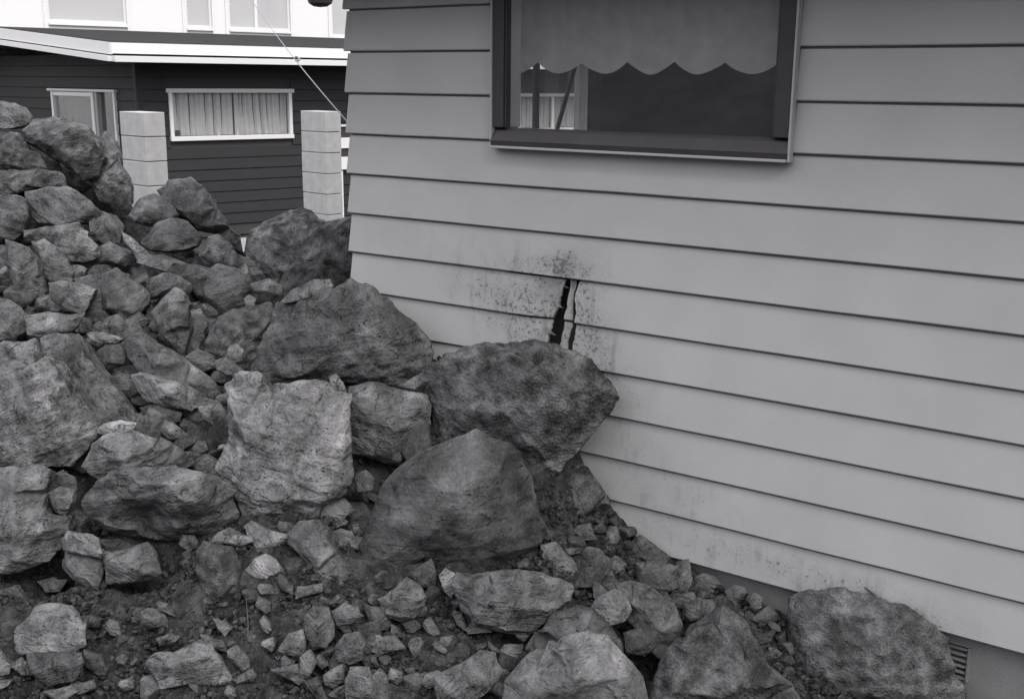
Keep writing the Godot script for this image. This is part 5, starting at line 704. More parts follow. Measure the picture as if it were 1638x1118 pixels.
func make_materials():
	var S := 512
	var big := field(noise(3, 0.006, 5))
	var mid := field(noise(4, 0.02, 4))
	var fine := field(noise(5, 0.11, 3))
	var cell := field(noise(6, 0.012, 4, FastNoiseLite.TYPE_SIMPLEX_SMOOTH, true))
	var grain := field(noise(8, 0.35, 2))
	var cn := noise(9, 0.028, 2, FastNoiseLite.TYPE_CELLULAR)
	cn.cellular_return_type = FastNoiseLite.RETURN_DISTANCE
	var chip := field(cn)
	var cn2 := noise(10, 0.011, 2, FastNoiseLite.TYPE_CELLULAR)
	cn2.cellular_return_type = FastNoiseLite.RETURN_DISTANCE2_SUB
	var crack := field(cn2)
	# 1: bedded rock, streaks along one direction, thin dark joints, light flecks
	var alb := PackedByteArray()
	var hgt := PackedByteArray()
	alb.resize(S * S)
	hgt.resize(S * S)
	for y in S:
		for x in S:
			var k := y * S + x
			var st: float = mid[((y * 4) % S) * S + x] / 255.0 - 0.5
			var f: float = fine[k] / 255.0 - 0.5
			var g: float = grain[k] / 255.0 - 0.5
			var b: float = big[k] / 255.0 - 0.5
			var c: float = mid[((y + 301) % S) * S + (x + 55) % S] / 255.0 - 0.5
			var joint: float = clamp((cell[((y * 2) % S) * S + x] / 255.0 - 0.80) * 7.0, 0.0, 1.0)
			var fleck: float = clamp((fine[((y + 190) % S) * S + (x + 77) % S] / 255.0 - 0.76) * 7.0, 0.0, 1.0)
			var ch: float = chip[k] / 255.0 - 0.5
			var cr: float = clamp((0.10 - crack[((y + x / 3) % S) * S + x] / 255.0) * 9.0, 0.0, 1.0)
			var v := 0.66 - cr * 0.22 + ch * 0.14 + b * 0.42 + st * 0.1 + c * 0.2 + f * 0.22 + g * 0.26 - joint * 0.2 + fleck * 0.25
			alb[k] = int(clamp(v, 0.1, 1.0) * 255.0)
			hgt[k] = int(clamp(0.5 - cr * 0.3 + ch * 0.45 + st * 0.16 + c * 0.2 + f * 0.13 + g * 0.06 + b * 0.45 - joint * 0.35, 0.0, 1.0) * 255.0)
	var rock_a := grey_tex(alb, S, S)
	var rock_h := grey_tex(hgt, S, S)
	# 2: earth: crumbs of all sizes
	var alb2 := PackedByteArray()
	var hgt2 := PackedByteArray()
	alb2.resize(S * S)
	hgt2.resize(S * S)
	for y in S:
		for x in S:
			var k := y * S + x
			var c: float = mid[k] / 255.0 - 0.5
			var f: float = fine[k] / 255.0 - 0.5
			var g: float = grain[k] / 255.0 - 0.5
			var b: float = big[((y + 99) % S) * S + x] / 255.0 - 0.5
			var fleck: float = clamp((fine[((y * 2 + 31) % S) * S + (x * 2 + 7) % S] / 255.0 - 0.70) * 6.0, 0.0, 1.0)
			alb2[k] = int(clamp(0.6 + b * 0.4 + c * 0.45 + f * 0.26 + g * 0.26 + fleck * 0.25, 0.08, 1.0) * 255.0)
			hgt2[k] = int(clamp(0.5 + c * 0.6 + f * 0.25 + g * 0.12 + fleck * 0.1, 0.0, 1.0) * 255.0)
	var soil_a := grey_tex(alb2, S, S)
	var soil_h := grey_tex(hgt2, S, S)
	# 3: cement, fine and nearly even
	var alb3 := PackedByteArray()
	alb3.resize(S * S)
	for k in S * S:
		alb3[k] = int(clamp(0.86 + (big[k] / 255.0 - 0.5) * 0.08 + (fine[k] / 255.0 - 0.5) * 0.1 + (grain[k] / 255.0 - 0.5) * 0.16, 0.0, 1.0) * 255.0)
	var cem := grey_tex(alb3, S, S)

	for k in 6:
		var m := triplanar(mat(Color(1, 1, 1), 0.93), rock_a, rock_h, Vector3(1.0 + k * 0.2, 1.3 + (k % 3) * 0.6, 1.1 + k * 0.17), 1.7)
		m.uv1_offset = Vector3(k * 0.37, k * 0.53, k * 0.71)
		m.vertex_color_use_as_albedo = true
		m.metallic_specular = 0.2
		M["rock0%d" % k] = m
	for k in 3:
		var mm := triplanar(mat(Color(1, 1, 1), 0.93), rock_a, rock_h, Vector3.ONE * (0.8 + k * 0.25), 1.0)
		mm.uv1_offset = Vector3(k * 0.31, k * 0.47, k * 0.19)
		mm.vertex_color_use_as_albedo = true
		mm.metallic_specular = 0.2
		M["rock2%d" % k] = mm
	for k in 3:
		var m := triplanar(mat(Color(1, 1, 1), 0.95), soil_a, soil_h, Vector3.ONE * (1.2 + k * 0.3), 2.2)
		m.uv1_offset = Vector3(k * 0.37, k * 0.53, k * 0.71)
		m.vertex_color_use_as_albedo = true
		m.metallic_specular = 0.15
		M["rock1%d" % k] = m
	M.stone = triplanar(mat(Color(1, 1, 1), 0.93), rock_a, rock_h, Vector3(0.35, 0.4, 0.35), 0.8)
	M.stone.vertex_color_use_as_albedo = true
	M.soil = triplanar(mat(lin(0.085), 0.96), soil_a, soil_h, Vector3(1.7, 1.7, 1.7), 2.2, true)
	M.soil.metallic_specular = 0.1
	M.hill = triplanar(mat(lin(0.08), 0.96), soil_a, soil_h, Vector3(0.16, 0.16, 0.16), 6.0, true)
	M.ground = triplanar(mat(lin(0.09), 0.96), soil_a, soil_h, Vector3(0.7, 0.7, 0.7), 2.0, true)
	M.cement = triplanar(mat(lin(0.2), 0.92), cem, cem, Vector3(1.6, 1.6, 1.6), 0.25)
	M.block = triplanar(mat(lin(0.5), 0.92), cem, cem, Vector3(2.3, 2.3, 2.3), 0.3)
	M.mortar = triplanar(mat(lin(0.28), 0.95), cem, null, Vector3(3, 3, 3), 0.0)
	M.dark_board = triplanar(mat(lin(0.036, 0.06), 0.6), cem, cem, Vector3(0.7, 3.0, 0.7), 0.1)
	M.white = mat(lin(0.70), 0.55)
	M.white_wall = mat(lin(0.72), 0.7)
	M.pale_paint = mat(lin(0.62), 0.5)
	M.roof = triplanar(mat(lin(0.05), 1.0), cem, null, Vector3(0.8, 0.8, 0.8), 0.0)
	M.roof.metallic_specular = 0.1
	M.soffit = mat(lin(0.45), 0.8)
	M.frame = triplanar(mat(lin(0.055, 0.1), 0.45), cem, cem, Vector3(2, 2, 2), 0.06)
	M.flashing = mat(lin(0.3), 0.5)
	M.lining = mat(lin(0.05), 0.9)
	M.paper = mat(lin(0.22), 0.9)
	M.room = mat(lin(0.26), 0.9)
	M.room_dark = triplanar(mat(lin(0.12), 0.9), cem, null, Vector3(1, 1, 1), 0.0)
	M.cloth = triplanar(mat(lin(0.5), 0.95), cem, cem, Vector3(3, 3, 3), 0.15)
	M.curtain = triplanar(mat(lin(0.85), 0.95), cem, null, Vector3(2, 2, 2), 0.0)
	M.pale_pane = mat(lin(0.46), 0.3)
	M.timber = triplanar(mat(lin(0.36), 0.85), rock_a, rock_h, Vector3(6, 1.2, 6), 0.15)
	M.vent_shade = mat(lin(0.05), 0.5)  # dark sheet colour for the shade inside the vent
	M.straw = mat(lin(0.11), 0.9)
	M.cable = mat(lin(0.22), 0.6)
	M.card = mat(lin(0.75), 0.7)
	var g := mat(Color(0.16, 0.16, 0.165), 0.02)  # grey veil in the pane colour stands in for reflected light
	g.transparency = BaseMaterial3D.TRANSPARENCY_ALPHA
	g.albedo_color.a = 0.11
	g.metallic_specular = 0.5
	M.glass = g
	M.paint = mat(Color(1, 1, 1), 0.62)
	M.paint.albedo_texture = paint_texture()
	M.paint.metallic_specular = 0.3

# paint of the near wall with the mud that the slide threw on it: texture laid out on the wall, 3.8 m by 2.2 m
func paint_texture() -> ImageTexture:
	var W := 1520
	var H := 880
	var soft := noise(21, 0.006, 4).get_image(W, H).get_data()
	var spot := noise(22, 0.11, 4).get_image(W, H).get_data()
	var spot2 := noise(23, 0.30, 3).get_image(W, H).get_data()
	var spot3 := noise(25, 0.024, 4).get_image(W, H).get_data()
	var run_n := noise(24, 0.035, 4).get_image(W, H / 8 + 2).get_data()
	var dice := RandomNumberGenerator.new()
	dice.seed = 5
	var splash := [  # along the wall, height, half width, half height, strength
		[-2.40, 1.44, 0.06, 0.05, 0.8], [-2.42, 1.41, 0.2, 0.06, 0.6], [-2.62, 1.24, 0.26, 0.16, 0.75], [-2.95, 1.30, 0.22, 0.12, 0.22],
		[-2.29, 1.24, 0.08, 0.18, 0.62], [-2.21, 1.10, 0.09, 0.13, 0.55], [-2.50, 1.12, 0.14, 0.10, 0.5], [-2.12, 0.95, 0.16, 0.14, 0.30],
		[-2.1, 0.72, 0.3, 0.14, 0.22], [-1.9, 0.52, 0.4, 0.13, 0.26], [-1.6, 0.38, 0.45, 0.09, 0.28], [-1.15, 0.36, 0.35, 0.08, 0.4], [-0.9, 0.33, 0.25, 0.05, 0.3],
		[-3.2, 1.45, 0.3, 0.1, 0.12], [-2.7, 1.55, 0.8, 0.2, 0.10], [-1.5, 0.8, 0.8, 0.3, 0.07]]
	var dens := PackedFloat32Array()
	var cw := W / 4
	var ch := H / 4
	dens.resize(cw * ch)
	for y in ch:
		for x in cw:
			var s := -3.7 + 3.8 * (x + 0.5) / cw
			var h := 2.4 - 2.2 * (y + 0.5) / ch
			var d := 0.012
			for q in splash:
				var a: float = (s - q[0]) / q[2]
				var b: float = (h - q[1]) / q[3]
				var r: float = a * a + b * b
				if r < 6.0: d += q[4] * exp(-r)
			dens[y * cw + x] = d
	var out := PackedByteArray()
	out.resize(W * H * 3)
	for y in H:
		var cy: float = clampf((y + 0.5) / 4.0 - 0.5, 0.0, ch - 1.001)
		var y0 := int(cy)
		var fy := cy - y0
		var ry: float = y / 8.0
		var ry0 := int(ry)
		var rf := ry - ry0
		for x in W:
			var k := y * W + x
			var cx: float = clampf((x + 0.5) / 4.0 - 0.5, 0.0, cw - 1.001)
			var x0 := int(cx)
			var fx := cx - x0
			var ck := y0 * cw + x0
			var d: float = lerpf(lerpf(dens[ck], dens[ck + 1], fx), lerpf(dens[ck + cw], dens[ck + cw + 1], fx), fy)
			d *= 0.45 + spot3[k] / 255.0 * 1.1
			var v: float = 0.60 + (soft[k] / 255.0 - 0.5) * 0.028 + (spot2[k] / 255.0 - 0.5) * 0.02
			var blob: float = clampf((spot[k] / 255.0 - 0.84 + d * 0.30) * 5.0, 0.0, 1.0) * clampf(d * 1.6, 0.0, 0.9)
			var speck: float = clampf((spot2[k] / 255.0 - 0.86 + d * 0.30) * 5.0, 0.0, 1.0) * clampf(d * 1.4 + 0.12, 0.0, 0.75)
			var rn: float = lerpf(run_n[ry0 * W + x], run_n[(ry0 + 1) * W + x], rf) / 255.0
			var run: float = clampf((rn - 0.6) * 2.2, 0.0, 0.35) * clampf(d * d * 2.5, 0.0, 0.7)
			var dust: float = clampf(d * 0.55, 0.0, 0.4) * dice.randf()
			var mud: float = clampf(maxf(maxf(blob, speck), run) + dust, 0.0, 0.92)
			v = lerpf(v, 0.33 + (spot2[k] / 255.0 - 0.5) * 0.1, mud)
			var c := int(clamp(v, 0.0, 1.0) * 255.0)
			out[k * 3] = c
			out[k * 3 + 1] = c
			out[k * 3 + 2] = c
	var img := Image.create_from_data(W, H, false, Image.FORMAT_RGB8, out)
	img.generate_mipmaps()
	return ImageTexture.create_from_image(img)

# ------------------------------------------------------------------ ground
func along_wall(x: float, d: float) -> Vector2:   # distance along the near wall, distance out of it
	return Vector2(sin(PSI) * x - cos(PSI) * d, WALL_D - (cos(PSI) * x + sin(PSI) * d))

func slope(x: float, d: float) -> float:
	var h: float = SLOPE_FLAT[0] + SLOPE_FLAT[1] * x + SLOPE_FLAT[2] * d
	for k in range(0, SLOPE.size(), 3):
		var dx: float = x - SLOPE[k]
		var dz: float = d - SLOPE[k + 1]
		var r2 := dx * dx + dz * dz
		h += SLOPE[k + 2] * r2 * sqrt(r2)
	for k in range(0, HOLLOWS.size(), 2):
		var q: float = pow(x - HOLLOWS[k], 2.0) + pow(d - HOLLOWS[k + 1], 2.0)
		if q < 0.2: h -= 0.22 * exp(-q / 0.02)
	return h

func slope_in(x: float, d: float) -> float:
	var h := clampf(slope(x, d), -0.05, 2.4)
	var far := maxf(maxf(absf(x + 1.6) - 3.4, d - 8.6), 2.9 - d)
	if far > 0.0: h = lerpf(h, -0.05, clampf(far / 0.9, 0.0, 1.0))
	return h

func make_ground():
	var st := new_st()
	box(st, Vector3(-90, -0.5, -120), Vector3(90, -0.02, 40), 0.0)
	var g := put("ground", st.commit(), M.ground)
	g.set_meta("kind", "structure")
	# the rubble slope: one sheet of loose earth under the rocks
	var x0 := -6.0
	var x1 := 2.6
	var d0 := 2.2
	var d1 := 9.8
	var nx := 300
	var nz := 270
	var lumps := noise(31, 3.0, 4)
	var crumbs := noise(32, 14.0, 3)
	var vs := PackedVector3Array()
	var cols := PackedColorArray()
	var ix := PackedInt32Array()
	for j in nz + 1:
		for i in nx + 1:
			var x := lerpf(x0, x1, float(i) / nx)
			var t := float(j) / nz
			var d := lerpf(d0, d1, t * (0.55 + 0.45 * t))
			var w := along_wall(x, d)
			var h := slope_in(x, d)
			if w.x > CORNER + 0.02 and w.y < 0.0:
				h = lerpf(h, -0.06, clampf(-w.y / 0.06, 0.0, 1.0)) if w.x < 6.0 else -0.06
			else:
				h += lumps.get_noise_2d(x, d) * 0.05 + crumbs.get_noise_2d(x, d) * 0.03
			vs.append(Vector3(x, h, -d))
	var row := nx + 1
	for j in nz:
		for i in nx:
			var a := j * row + i
			ix.append_array([a, a + row, a + 1, a + 1, a + row, a + row + 1])
	var o := put("rubble_slope", smooth_mesh(vs, ix, cols), M.soil)
	o.set_meta("kind", "structure")

	# unseen slope left and behind, darkens the window reflection and blocks low sky
	vs = PackedVector3Array()
	ix = PackedInt32Array()
	var big := noise(33, 0.12, 5)
	for j in 61:
		for i in 61:
			var x := -50.0 + i * 1.5
			var z := -14.0 + j * 1.0
			var t := -0.8 * x + 0.6 * z - 13.0
			vs.append(Vector3(x, -0.3 + (maxf(t, 0.0) * 0.45 + big.get_noise_2d(x, z) * 1.3 * clampf(t * 0.3, 0.0, 1.0) if t > 0.0 else 0.0), z))
	for j in 60:
		for i in 60:
			var a := j * 61 + i
			ix.append_array([a, a + 1, a + 61, a + 1, a + 62, a + 61])
	var hill := put("unseen_hillside", smooth_mesh(vs, ix), M.hill)
	hill.set_meta("kind", "structure")

# ------------------------------------------------------------------ weatherboards
# A lapped board lying in the xy plane, facing +z. left / right: edge positions by height; bend: push in or out along x.
func board_mesh(y0: float, y1: float, left: Callable, right: Callable, segs: int, sd: int, rows := 2, bend = null, thick := 0.02, gap := 0.009) -> ArrayMesh:
	var st := new_st()
	var ys := [y0, y0 + 0.004]
	var os := [thick - 0.003, thick]
	for k in range(1, rows + 1):
		var t := float(k) / rows
		ys.append(lerpf(y0 + 0.004, y1 - gap, t))
		os.append(lerpf(thick, thick * 0.3, t))
	var grid := []
	for r in ys.size():
		var line := []
		for i in segs + 1:
			var t := float(i) / segs
			var y: float = ys[r]
			var x: float = lerpf(left.call(y, os[r]), right.call(y, os[r]), t)
			var dy := rough.get_noise_2d(x * 1.3 + sd * 37.0, 3.0) * 0.0022
			var dz := rough.get_noise_2d(x * 1.7 + sd * 11.0, 90.0) * 0.0018
			var z: float = os[r] + dz
			if bend != null: z += bend.call(x, y)
			line.append(Vector3(x, y + (dy if r < 2 else 0.0), z))
		grid.append(line)
	var back := -0.001
	var push := func(p: Vector3) -> Vector3:
		return Vector3(p.x, p.y, back + (bend.call(p.x, p.y) if bend != null else 0.0))
	for r in ys.size() - 1:
		for i in segs:
			face(st, grid[r][i], grid[r][i + 1], grid[r + 1][i + 1], grid[r + 1][i], Vector3(0, 0, 1))
	for i in segs:
		var a: Vector3 = grid[0][i]
		var b: Vector3 = grid[0][i + 1]
		face(st, a, b, push.call(b), push.call(a), Vector3(0, -1, 0))
		a = grid[ys.size() - 1][i]
		b = grid[ys.size() - 1][i + 1]
		face(st, a, b, push.call(b), push.call(a), Vector3(0, 1, 0))
	for e in [0, segs]:
		for r in ys.size() - 1:
			var a: Vector3 = grid[r][e]
			var b: Vector3 = grid[r + 1][e]
			face(st, a, b, push.call(b), push.call(a), Vector3(-1 if e == 0 else 1, 0, 0))
	return st.commit()

func face(st: SurfaceTool, a: Vector3, b: Vector3, c: Vector3, d: Vector3, away: Vector3):
	# like quad(), with texture coordinates measured on the wall
	var n := (b - a).cross(c - a)
	if n.length_squared() < 1e-16: n = (c - a).cross(d - a)
	if n.length_squared() < 1e-16: return
	var order := [a, c, b, a, d, c] if n.dot(away) > 0.0 else [a, b, c, a, c, d]
	n = n.normalized() * (1.0 if n.dot(away) > 0.0 else -1.0)
	for p in order:
		st.set_normal(n)
		st.set_uv(Vector2((p.x + 3.7) / 3.8, (2.4 - p.y) / 2.2))
		st.add_vertex(p)

func edge(v: float) -> Callable:
	return func(_y, _o): return v

func mitre(v: float, s: float) -> Callable:       # the end follows the board's own slope so that boards meet at a corner
	return func(_y, o): return v + s * o

func poly_edge(pts: Array, sd: int) -> Callable:  # broken end: [height, position] pairs from top to bottom
	return func(y, _o):
		var r: float = pts[0][1]
		for k in pts.size() - 1:
			if y <= pts[k][0]:
				r = lerpf(pts[k][1], pts[k + 1][1], clampf((pts[k][0] - y) / (pts[k][0] - pts[k + 1][0]), 0.0, 1.0))
		return r + rough.get_noise_2d(y * 140.0, sd * 19.0) * 0.008

# ------------------------------------------------------------------ the damaged house
func make_house():
	rough.seed = 5
	rough.frequency = 1.0
	rough.fractal_octaves = 3
	var xa := Vector3(sin(PSI), 0, cos(PSI))
	var za := Vector3(-cos(PSI), 0, sin(PSI))
	var house := base("house", Transform3D(Basis(xa, Vector3.UP, za), Vector3(cos(PSI) * WALL_D, 0, -sin(PSI) * WALL_D)))
	tag(house, "pale weatherboard house with dark-framed window and gashed wall beside the rock slide", "house")
	var XR := 5.0
	var WL := -2.742
	var WR := -1.466
	# front boards, counted down from under the eaves
	for k in range(-1, 12):
		var y0: float = LINE0 - LAP * k
		var y1: float = y0 + LAP
		var b: MeshInstance3D
		if k <= 2:
			put("weatherboard", board_mesh(y0, y1, mitre(CORNER, -1.0), edge(WL - 0.001), 8, k), M.paint, house)
			b = put("weatherboard", board_mesh(y0, y1, edge(WR + 0.001), edge(XR), 24, k + 40), M.paint, house)
		elif k == 6 or k == 7:
			var cut_l := [[1.374, -2.392], [1.30, -2.426], [1.236, -2.446], [1.208, -2.462], [1.143, -2.480], [1.096, -2.492], [1.0, -2.505]]
			var cut_r := [[1.375, -2.328], [1.294, -2.343], [1.233, -2.333], [1.16, -2.337], [1.088, -2.347], [1.0, -2.359]]
			var bend := func(x, y): return -0.034 * exp(-pow((x + 2.44) / 0.11, 2.0)) * (1.0 if k == 7 else clampf((1.375 - y) / 0.12, 0.0, 1.0))
			var cracked := put("weatherboard", board_mesh(y0, y1, mitre(CORNER, -1.0), poly_edge(cut_l, k), 30, k, 14, bend), M.paint, house)
			tag(cracked, "cracked weatherboard bent inwards at the gash, left of it", "")
			b = put("weatherboard", board_mesh(y0, y1, poly_edge(cut_r, k + 3), edge(XR), 24, k + 40, 14), M.paint, house)
			tag(b, "broken weatherboard right of the gash", "")
		else:
			b = put("weatherboard", board_mesh(y0, y1, mitre(CORNER, -1.0), edge(XR), 30, k), M.paint, house)
	# the strip of broken board still hanging in the gash
	var sl := [[1.372, -2.379], [1.235, -2.395], [1.086, -2.423], [1.0, -2.437]]
	var sr := [[1.369, -2.349], [1.283, -2.361], [1.216, -2.359], [1.081, -2.389], [1.0, -2.412]]
	var bs := func(_x, y): return -0.012 - 0.02 * (1.37 - y)
	for yy in [[1.2, 1.372], [1.02, 1.194]]:
		var strip := put("broken_board", board_mesh(yy[0], yy[1], poly_edge(sl, 71), poly_edge(sr, 77), 2, 90, 10, bs, 0.012, 0.002), M.paint, house)
		tag(strip, "pale splintered strip hanging in the gash", "")
	for q in [[1.35, -2.406, -2.39, 0.02], [1.27, -2.44, -2.418, 0.025], [1.16, -2.478, -2.452, 0.035], [1.12, -2.335, -2.352, 0.03]]:
		var sv := new_st()
		var a3 := Vector3(q[1] - 0.012 * signf(q[2] - q[1]), q[0], -0.006)
		var b3 := Vector3(q[2], q[0] - q[3], -0.02)
		for e in [0.0, 0.0025]:
			var oz := Vector3(0, 0, -e)
			tri(sv, a3 + oz, a3 + Vector3(0, -q[3] * 0.7, 0) + oz, b3 + oz, Vector3(0, 0, 1 if e == 0.0 else -1))
		quad(sv, a3, b3, b3 + Vector3(0, 0, -0.0025), a3 + Vector3(0, 0, -0.0025), Vector3(0, 1, 0))
		put("splinter", sv.commit(), M.timber, house)
	# end wall boards
	var end := Node3D.new()
	end.name = "end_wall"
	house.add_child(end)
	end.transform = Transform3D(Basis(Vector3(0, 0, 1), Vector3.UP, Vector3(-1, 0, 0)), Vector3(CORNER, 0, 0))
	for k in range(-1, 12):
		var y0: float = LINE0 - LAP * k
		if y0 + LAP > 1.5 and y0 < 2.56:
			put("weatherboard", board_mesh(y0, y0 + LAP, edge(-1.03), mitre(0.0, 1.0), 6, k + 70), M.paint, end)
			put("weatherboard", board_mesh(y0, y0 + LAP, edge(-7.0), edge(-1.99), 6, k + 90), M.paint, end)
		else:
			put("weatherboard", board_mesh(y0, y0 + LAP, edge(-7.0), mitre(0.0, 1.0), 8, k + 70), M.paint, end)
	# framing behind the boards, with the window opening and the open stud bay behind the gash
	var st := new_st()
	var T := -0.002
	for r in [[CORNER + 0.002, -2.74, 0.294, 2.64], [-2.74, -2.68, 0.294, 1.93], [-2.32, -1.51, 0.294, 1.93], [-2.68, -2.32, 0.294, 0.95], [-2.68, -2.32, 1.41, 1.93], [-1.51, XR, 0.294, 2.64], [-2.74, -1.51, 2.56, 2.64]]:
		box(st, Vector3(r[0], r[2], -0.12), Vector3(r[1], r[3], T), 0.0)
	box_part("cavity_shade_lining", Vector3(-2.68, 0.95, -0.12), Vector3(-2.32, 1.41, -0.105), M.lining, house, 0.0)  # dark colour paints in the shade deep inside the gash
	for r in [[-7.0, -1.97, 0.294, 2.64], [-1.05, -0.122, 0.294, 2.64], [-1.97, -1.05, 0.294, 1.5], [-1.97, -1.05, 2.55, 2.64]]:
		box(st, Vector3(CORNER + 0.002, r[2], r[0]), Vector3(CORNER + 0.1, r[3], r[1]), 0.0)
	put("wall_framing", st.commit(), M.paper, house)
	# inside of the room
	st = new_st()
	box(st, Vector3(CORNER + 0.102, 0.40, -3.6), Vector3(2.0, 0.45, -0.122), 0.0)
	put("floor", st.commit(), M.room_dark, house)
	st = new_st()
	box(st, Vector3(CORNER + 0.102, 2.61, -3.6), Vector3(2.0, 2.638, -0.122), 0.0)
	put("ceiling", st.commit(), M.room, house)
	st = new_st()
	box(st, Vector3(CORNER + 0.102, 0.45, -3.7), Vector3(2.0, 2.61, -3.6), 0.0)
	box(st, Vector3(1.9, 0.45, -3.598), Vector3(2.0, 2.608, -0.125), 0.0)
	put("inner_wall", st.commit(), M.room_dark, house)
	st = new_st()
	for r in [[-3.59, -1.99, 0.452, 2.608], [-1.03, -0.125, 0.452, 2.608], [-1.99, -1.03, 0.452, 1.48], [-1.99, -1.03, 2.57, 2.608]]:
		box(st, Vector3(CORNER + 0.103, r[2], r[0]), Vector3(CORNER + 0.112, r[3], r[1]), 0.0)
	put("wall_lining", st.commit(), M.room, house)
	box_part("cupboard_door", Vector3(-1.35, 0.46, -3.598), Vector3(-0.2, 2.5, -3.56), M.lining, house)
	# foundation, with its vent
	st = new_st()
	for r in [[CORNER + 0.02, -0.94, -0.6, 0.292], [-0.715, XR, -0.6, 0.292], [-0.94, -0.715, -0.6, 0.12], [-0.94, -0.715, 0.262, 0.292]]:
		box(st, Vector3(r[0], r[2], -0.14), Vector3(r[1], r[3], -0.022), 0.0)
	box(st, Vector3(CORNER + 0.02, -0.6, -7.0), Vector3(CORNER + 0.14, 0.292, -0.142), 0.0)
	put("foundation", st.commit(), M.cement, house)
	var vent := Node3D.new()
	vent.name = "vent"
	house.add_child(vent)
	box_part("backing", Vector3(-0.945, 0.115, -0.135), Vector3(-0.71, 0.267, -0.10), M.vent_shade, vent, 0.0)  # coloured dark in place of the shade behind the slats
	box_part("frame", Vector3(-0.94, 0.252, -0.05), Vector3(-0.715, 0.262, -0.016), M.cement, vent, 0.002)
	box_part("frame", Vector3(-0.726, 0.12, -0.05), Vector3(-0.715, 0.251, -0.016), M.cement, vent, 0.002)
	box_part("frame", Vector3(-0.835, 0.12, -0.05), Vector3(-0.823, 0.251, -0.016), M.cement, vent, 0.002)
	for j in 6:
		box_part("slat", Vector3(-0.94, 0.125 + j * 0.022, -0.052), Vector3(-0.727, 0.134 + j * 0.022, -0.020), M.cement, vent, 0.001)
	# eaves and roof
	st = new_st()
	box(st, Vector3(-4.25, 2.645, -7.6), Vector3(XR + 0.5, 2.66, 0.45), 0.0)
	put("soffit", st.commit(), M.soffit, house)
	box_part("fascia", Vector3(-4.28, 2.80, 0.45), Vector3(XR + 0.5, 2.80, 0.475), M.white, house)
	box_part("fascia", Vector3(-4.28, 2.62, -7.6), Vector3(-4.255, 2.80, 0.448), M.white, house)
	st = new_st()
	var rt := [Vector3(-4.28, 2.81, 0.49), Vector3(XR + 0.5, 2.81, 0.49), Vector3(XR + 0.5, 3.8, -3.4), Vector3(-4.28, 3.8, -3.4), Vector3(-4.28, 2.81, -7.6), Vector3(XR + 0.5, 2.81, -7.6)]
	quad(st, rt[0], rt[1], rt[2], rt[3], Vector3.UP)
	quad(st, rt[3], rt[2], rt[5], rt[4], Vector3.UP)
	tri(st, rt[0], rt[3], rt[4], Vector3.LEFT)
	tri(st, rt[1], rt[2], rt[5], Vector3.RIGHT)
	quad(st, rt[0], rt[1], rt[5], rt[4], Vector3.DOWN)
	put("roof", st.commit(), M.roof, house)
	# the window
	var win := Node3D.new()
	win.name = "window"
	house.add_child(win)
	box_part("frame", Vector3(WL + 0.006, 1.966, 0.0), Vector3(-2.684, 2.56, 0.045), M.frame, win)
	box_part("frame", Vector3(-1.53, 1.966, 0.0), Vector3(WR - 0.006, 2.56, 0.045), M.frame, win)
	box_part("frame", Vector3(WL + 0.006, 2.562, -0.06), Vector3(WR - 0.006, 2.60, 0.045), M.frame, win)
	st = new_st()      # bottom rail with a sloping face
	var sec := [Vector2(-0.06, 1.896), Vector2(0.052, 1.896), Vector2(0.056, 1.915), Vector2(0.03, 1.955), Vector2(0.012, 1.964), Vector2(-0.06, 1.964)]
	for j in sec.size():
		var p: Vector2 = sec[j]
		var q: Vector2 = sec[(j + 1) % sec.size()]
		var dir := Vector3(0, (p.y + q.y) * 0.5 - 1.93, (p.x + q.x) * 0.5)
		quad(st, Vector3(WL + 0.004, p.y, p.x), Vector3(WR - 0.004, p.y, p.x), Vector3(WR - 0.004, q.y, q.x), Vector3(WL + 0.004, q.y, q.x), dir)
		for e in [WL + 0.004, WR - 0.004]:
			tri(st, Vector3(e, p.y, p.x), Vector3(e, q.y, q.x), Vector3(e, 1.93, 0), Vector3(-1 if e < -2 else 1, 0, 0))
	put("bottom_rail", st.commit(), M.frame, win)
	for r in [[-2.6835, -2.676], [-1.54, -1.5305]]:
		box_part("bead", Vector3(r[0], 1.966, 0.0), Vector3(r[1], 2.55, 0.034), M.frame, win, 0.003)
	box_part("flashing", Vector3(WL - 0.003, 1.884, 0.016), Vector3(WL + 0.0055, 2.59, 0.052), M.flashing, win, 0.002)
	box_part("flashing", Vector3(WR - 0.0055, 1.884, 0.016), Vector3(WR + 0.003, 2.59, 0.052), M.flashing, win, 0.002)
	box_part("sill_edge", Vector3(WL + 0.007, 1.884, 0.0), Vector3(WR - 0.007, 1.8945, 0.062), M.flashing, win, 0.002)
	box_part("pane", Vector3(-2.69, 1.962, 0.010), Vector3(-1.525, 2.56, 0.015), M.glass, win, 0.0)
	box_part("inner_sill", Vector3(-2.735, 1.925, -0.20), Vector3(-1.515, 1.945, -0.062), M.pale_paint, win)
	box_part("reveal", Vector3(-2.72, 1.966, -0.085), Vector3(-2.684, 2.56, -0.001), M.pale_paint, win)
	box_part("reveal", Vector3(-1.53, 1.966, -0.085), Vector3(-1.505, 2.56, -0.001), M.pale_paint, win)
	# the window in the end wall, seen through the room
	var ew := Node3D.new()
	ew.name = "end_window"
	house.add_child(ew)
	var C := CORNER
	box_part("frame", Vector3(C - 0.02, 1.5, -1.105), Vector3(C + 0.115, 2.55, -1.05), M.white, ew)
	box_part("frame", Vector3(C - 0.02, 1.5, -1.97), Vector3(C + 0.115, 2.55, -1.915), M.white, ew)
	box_part("frame", Vector3(C - 0.02, 1.5, -1.913), Vector3(C + 0.115, 1.55, -1.107), M.white, ew)
	box_part("frame", Vector3(C - 0.02, 2.5, -1.913), Vector3(C + 0.115, 2.55, -1.107), M.white, ew)
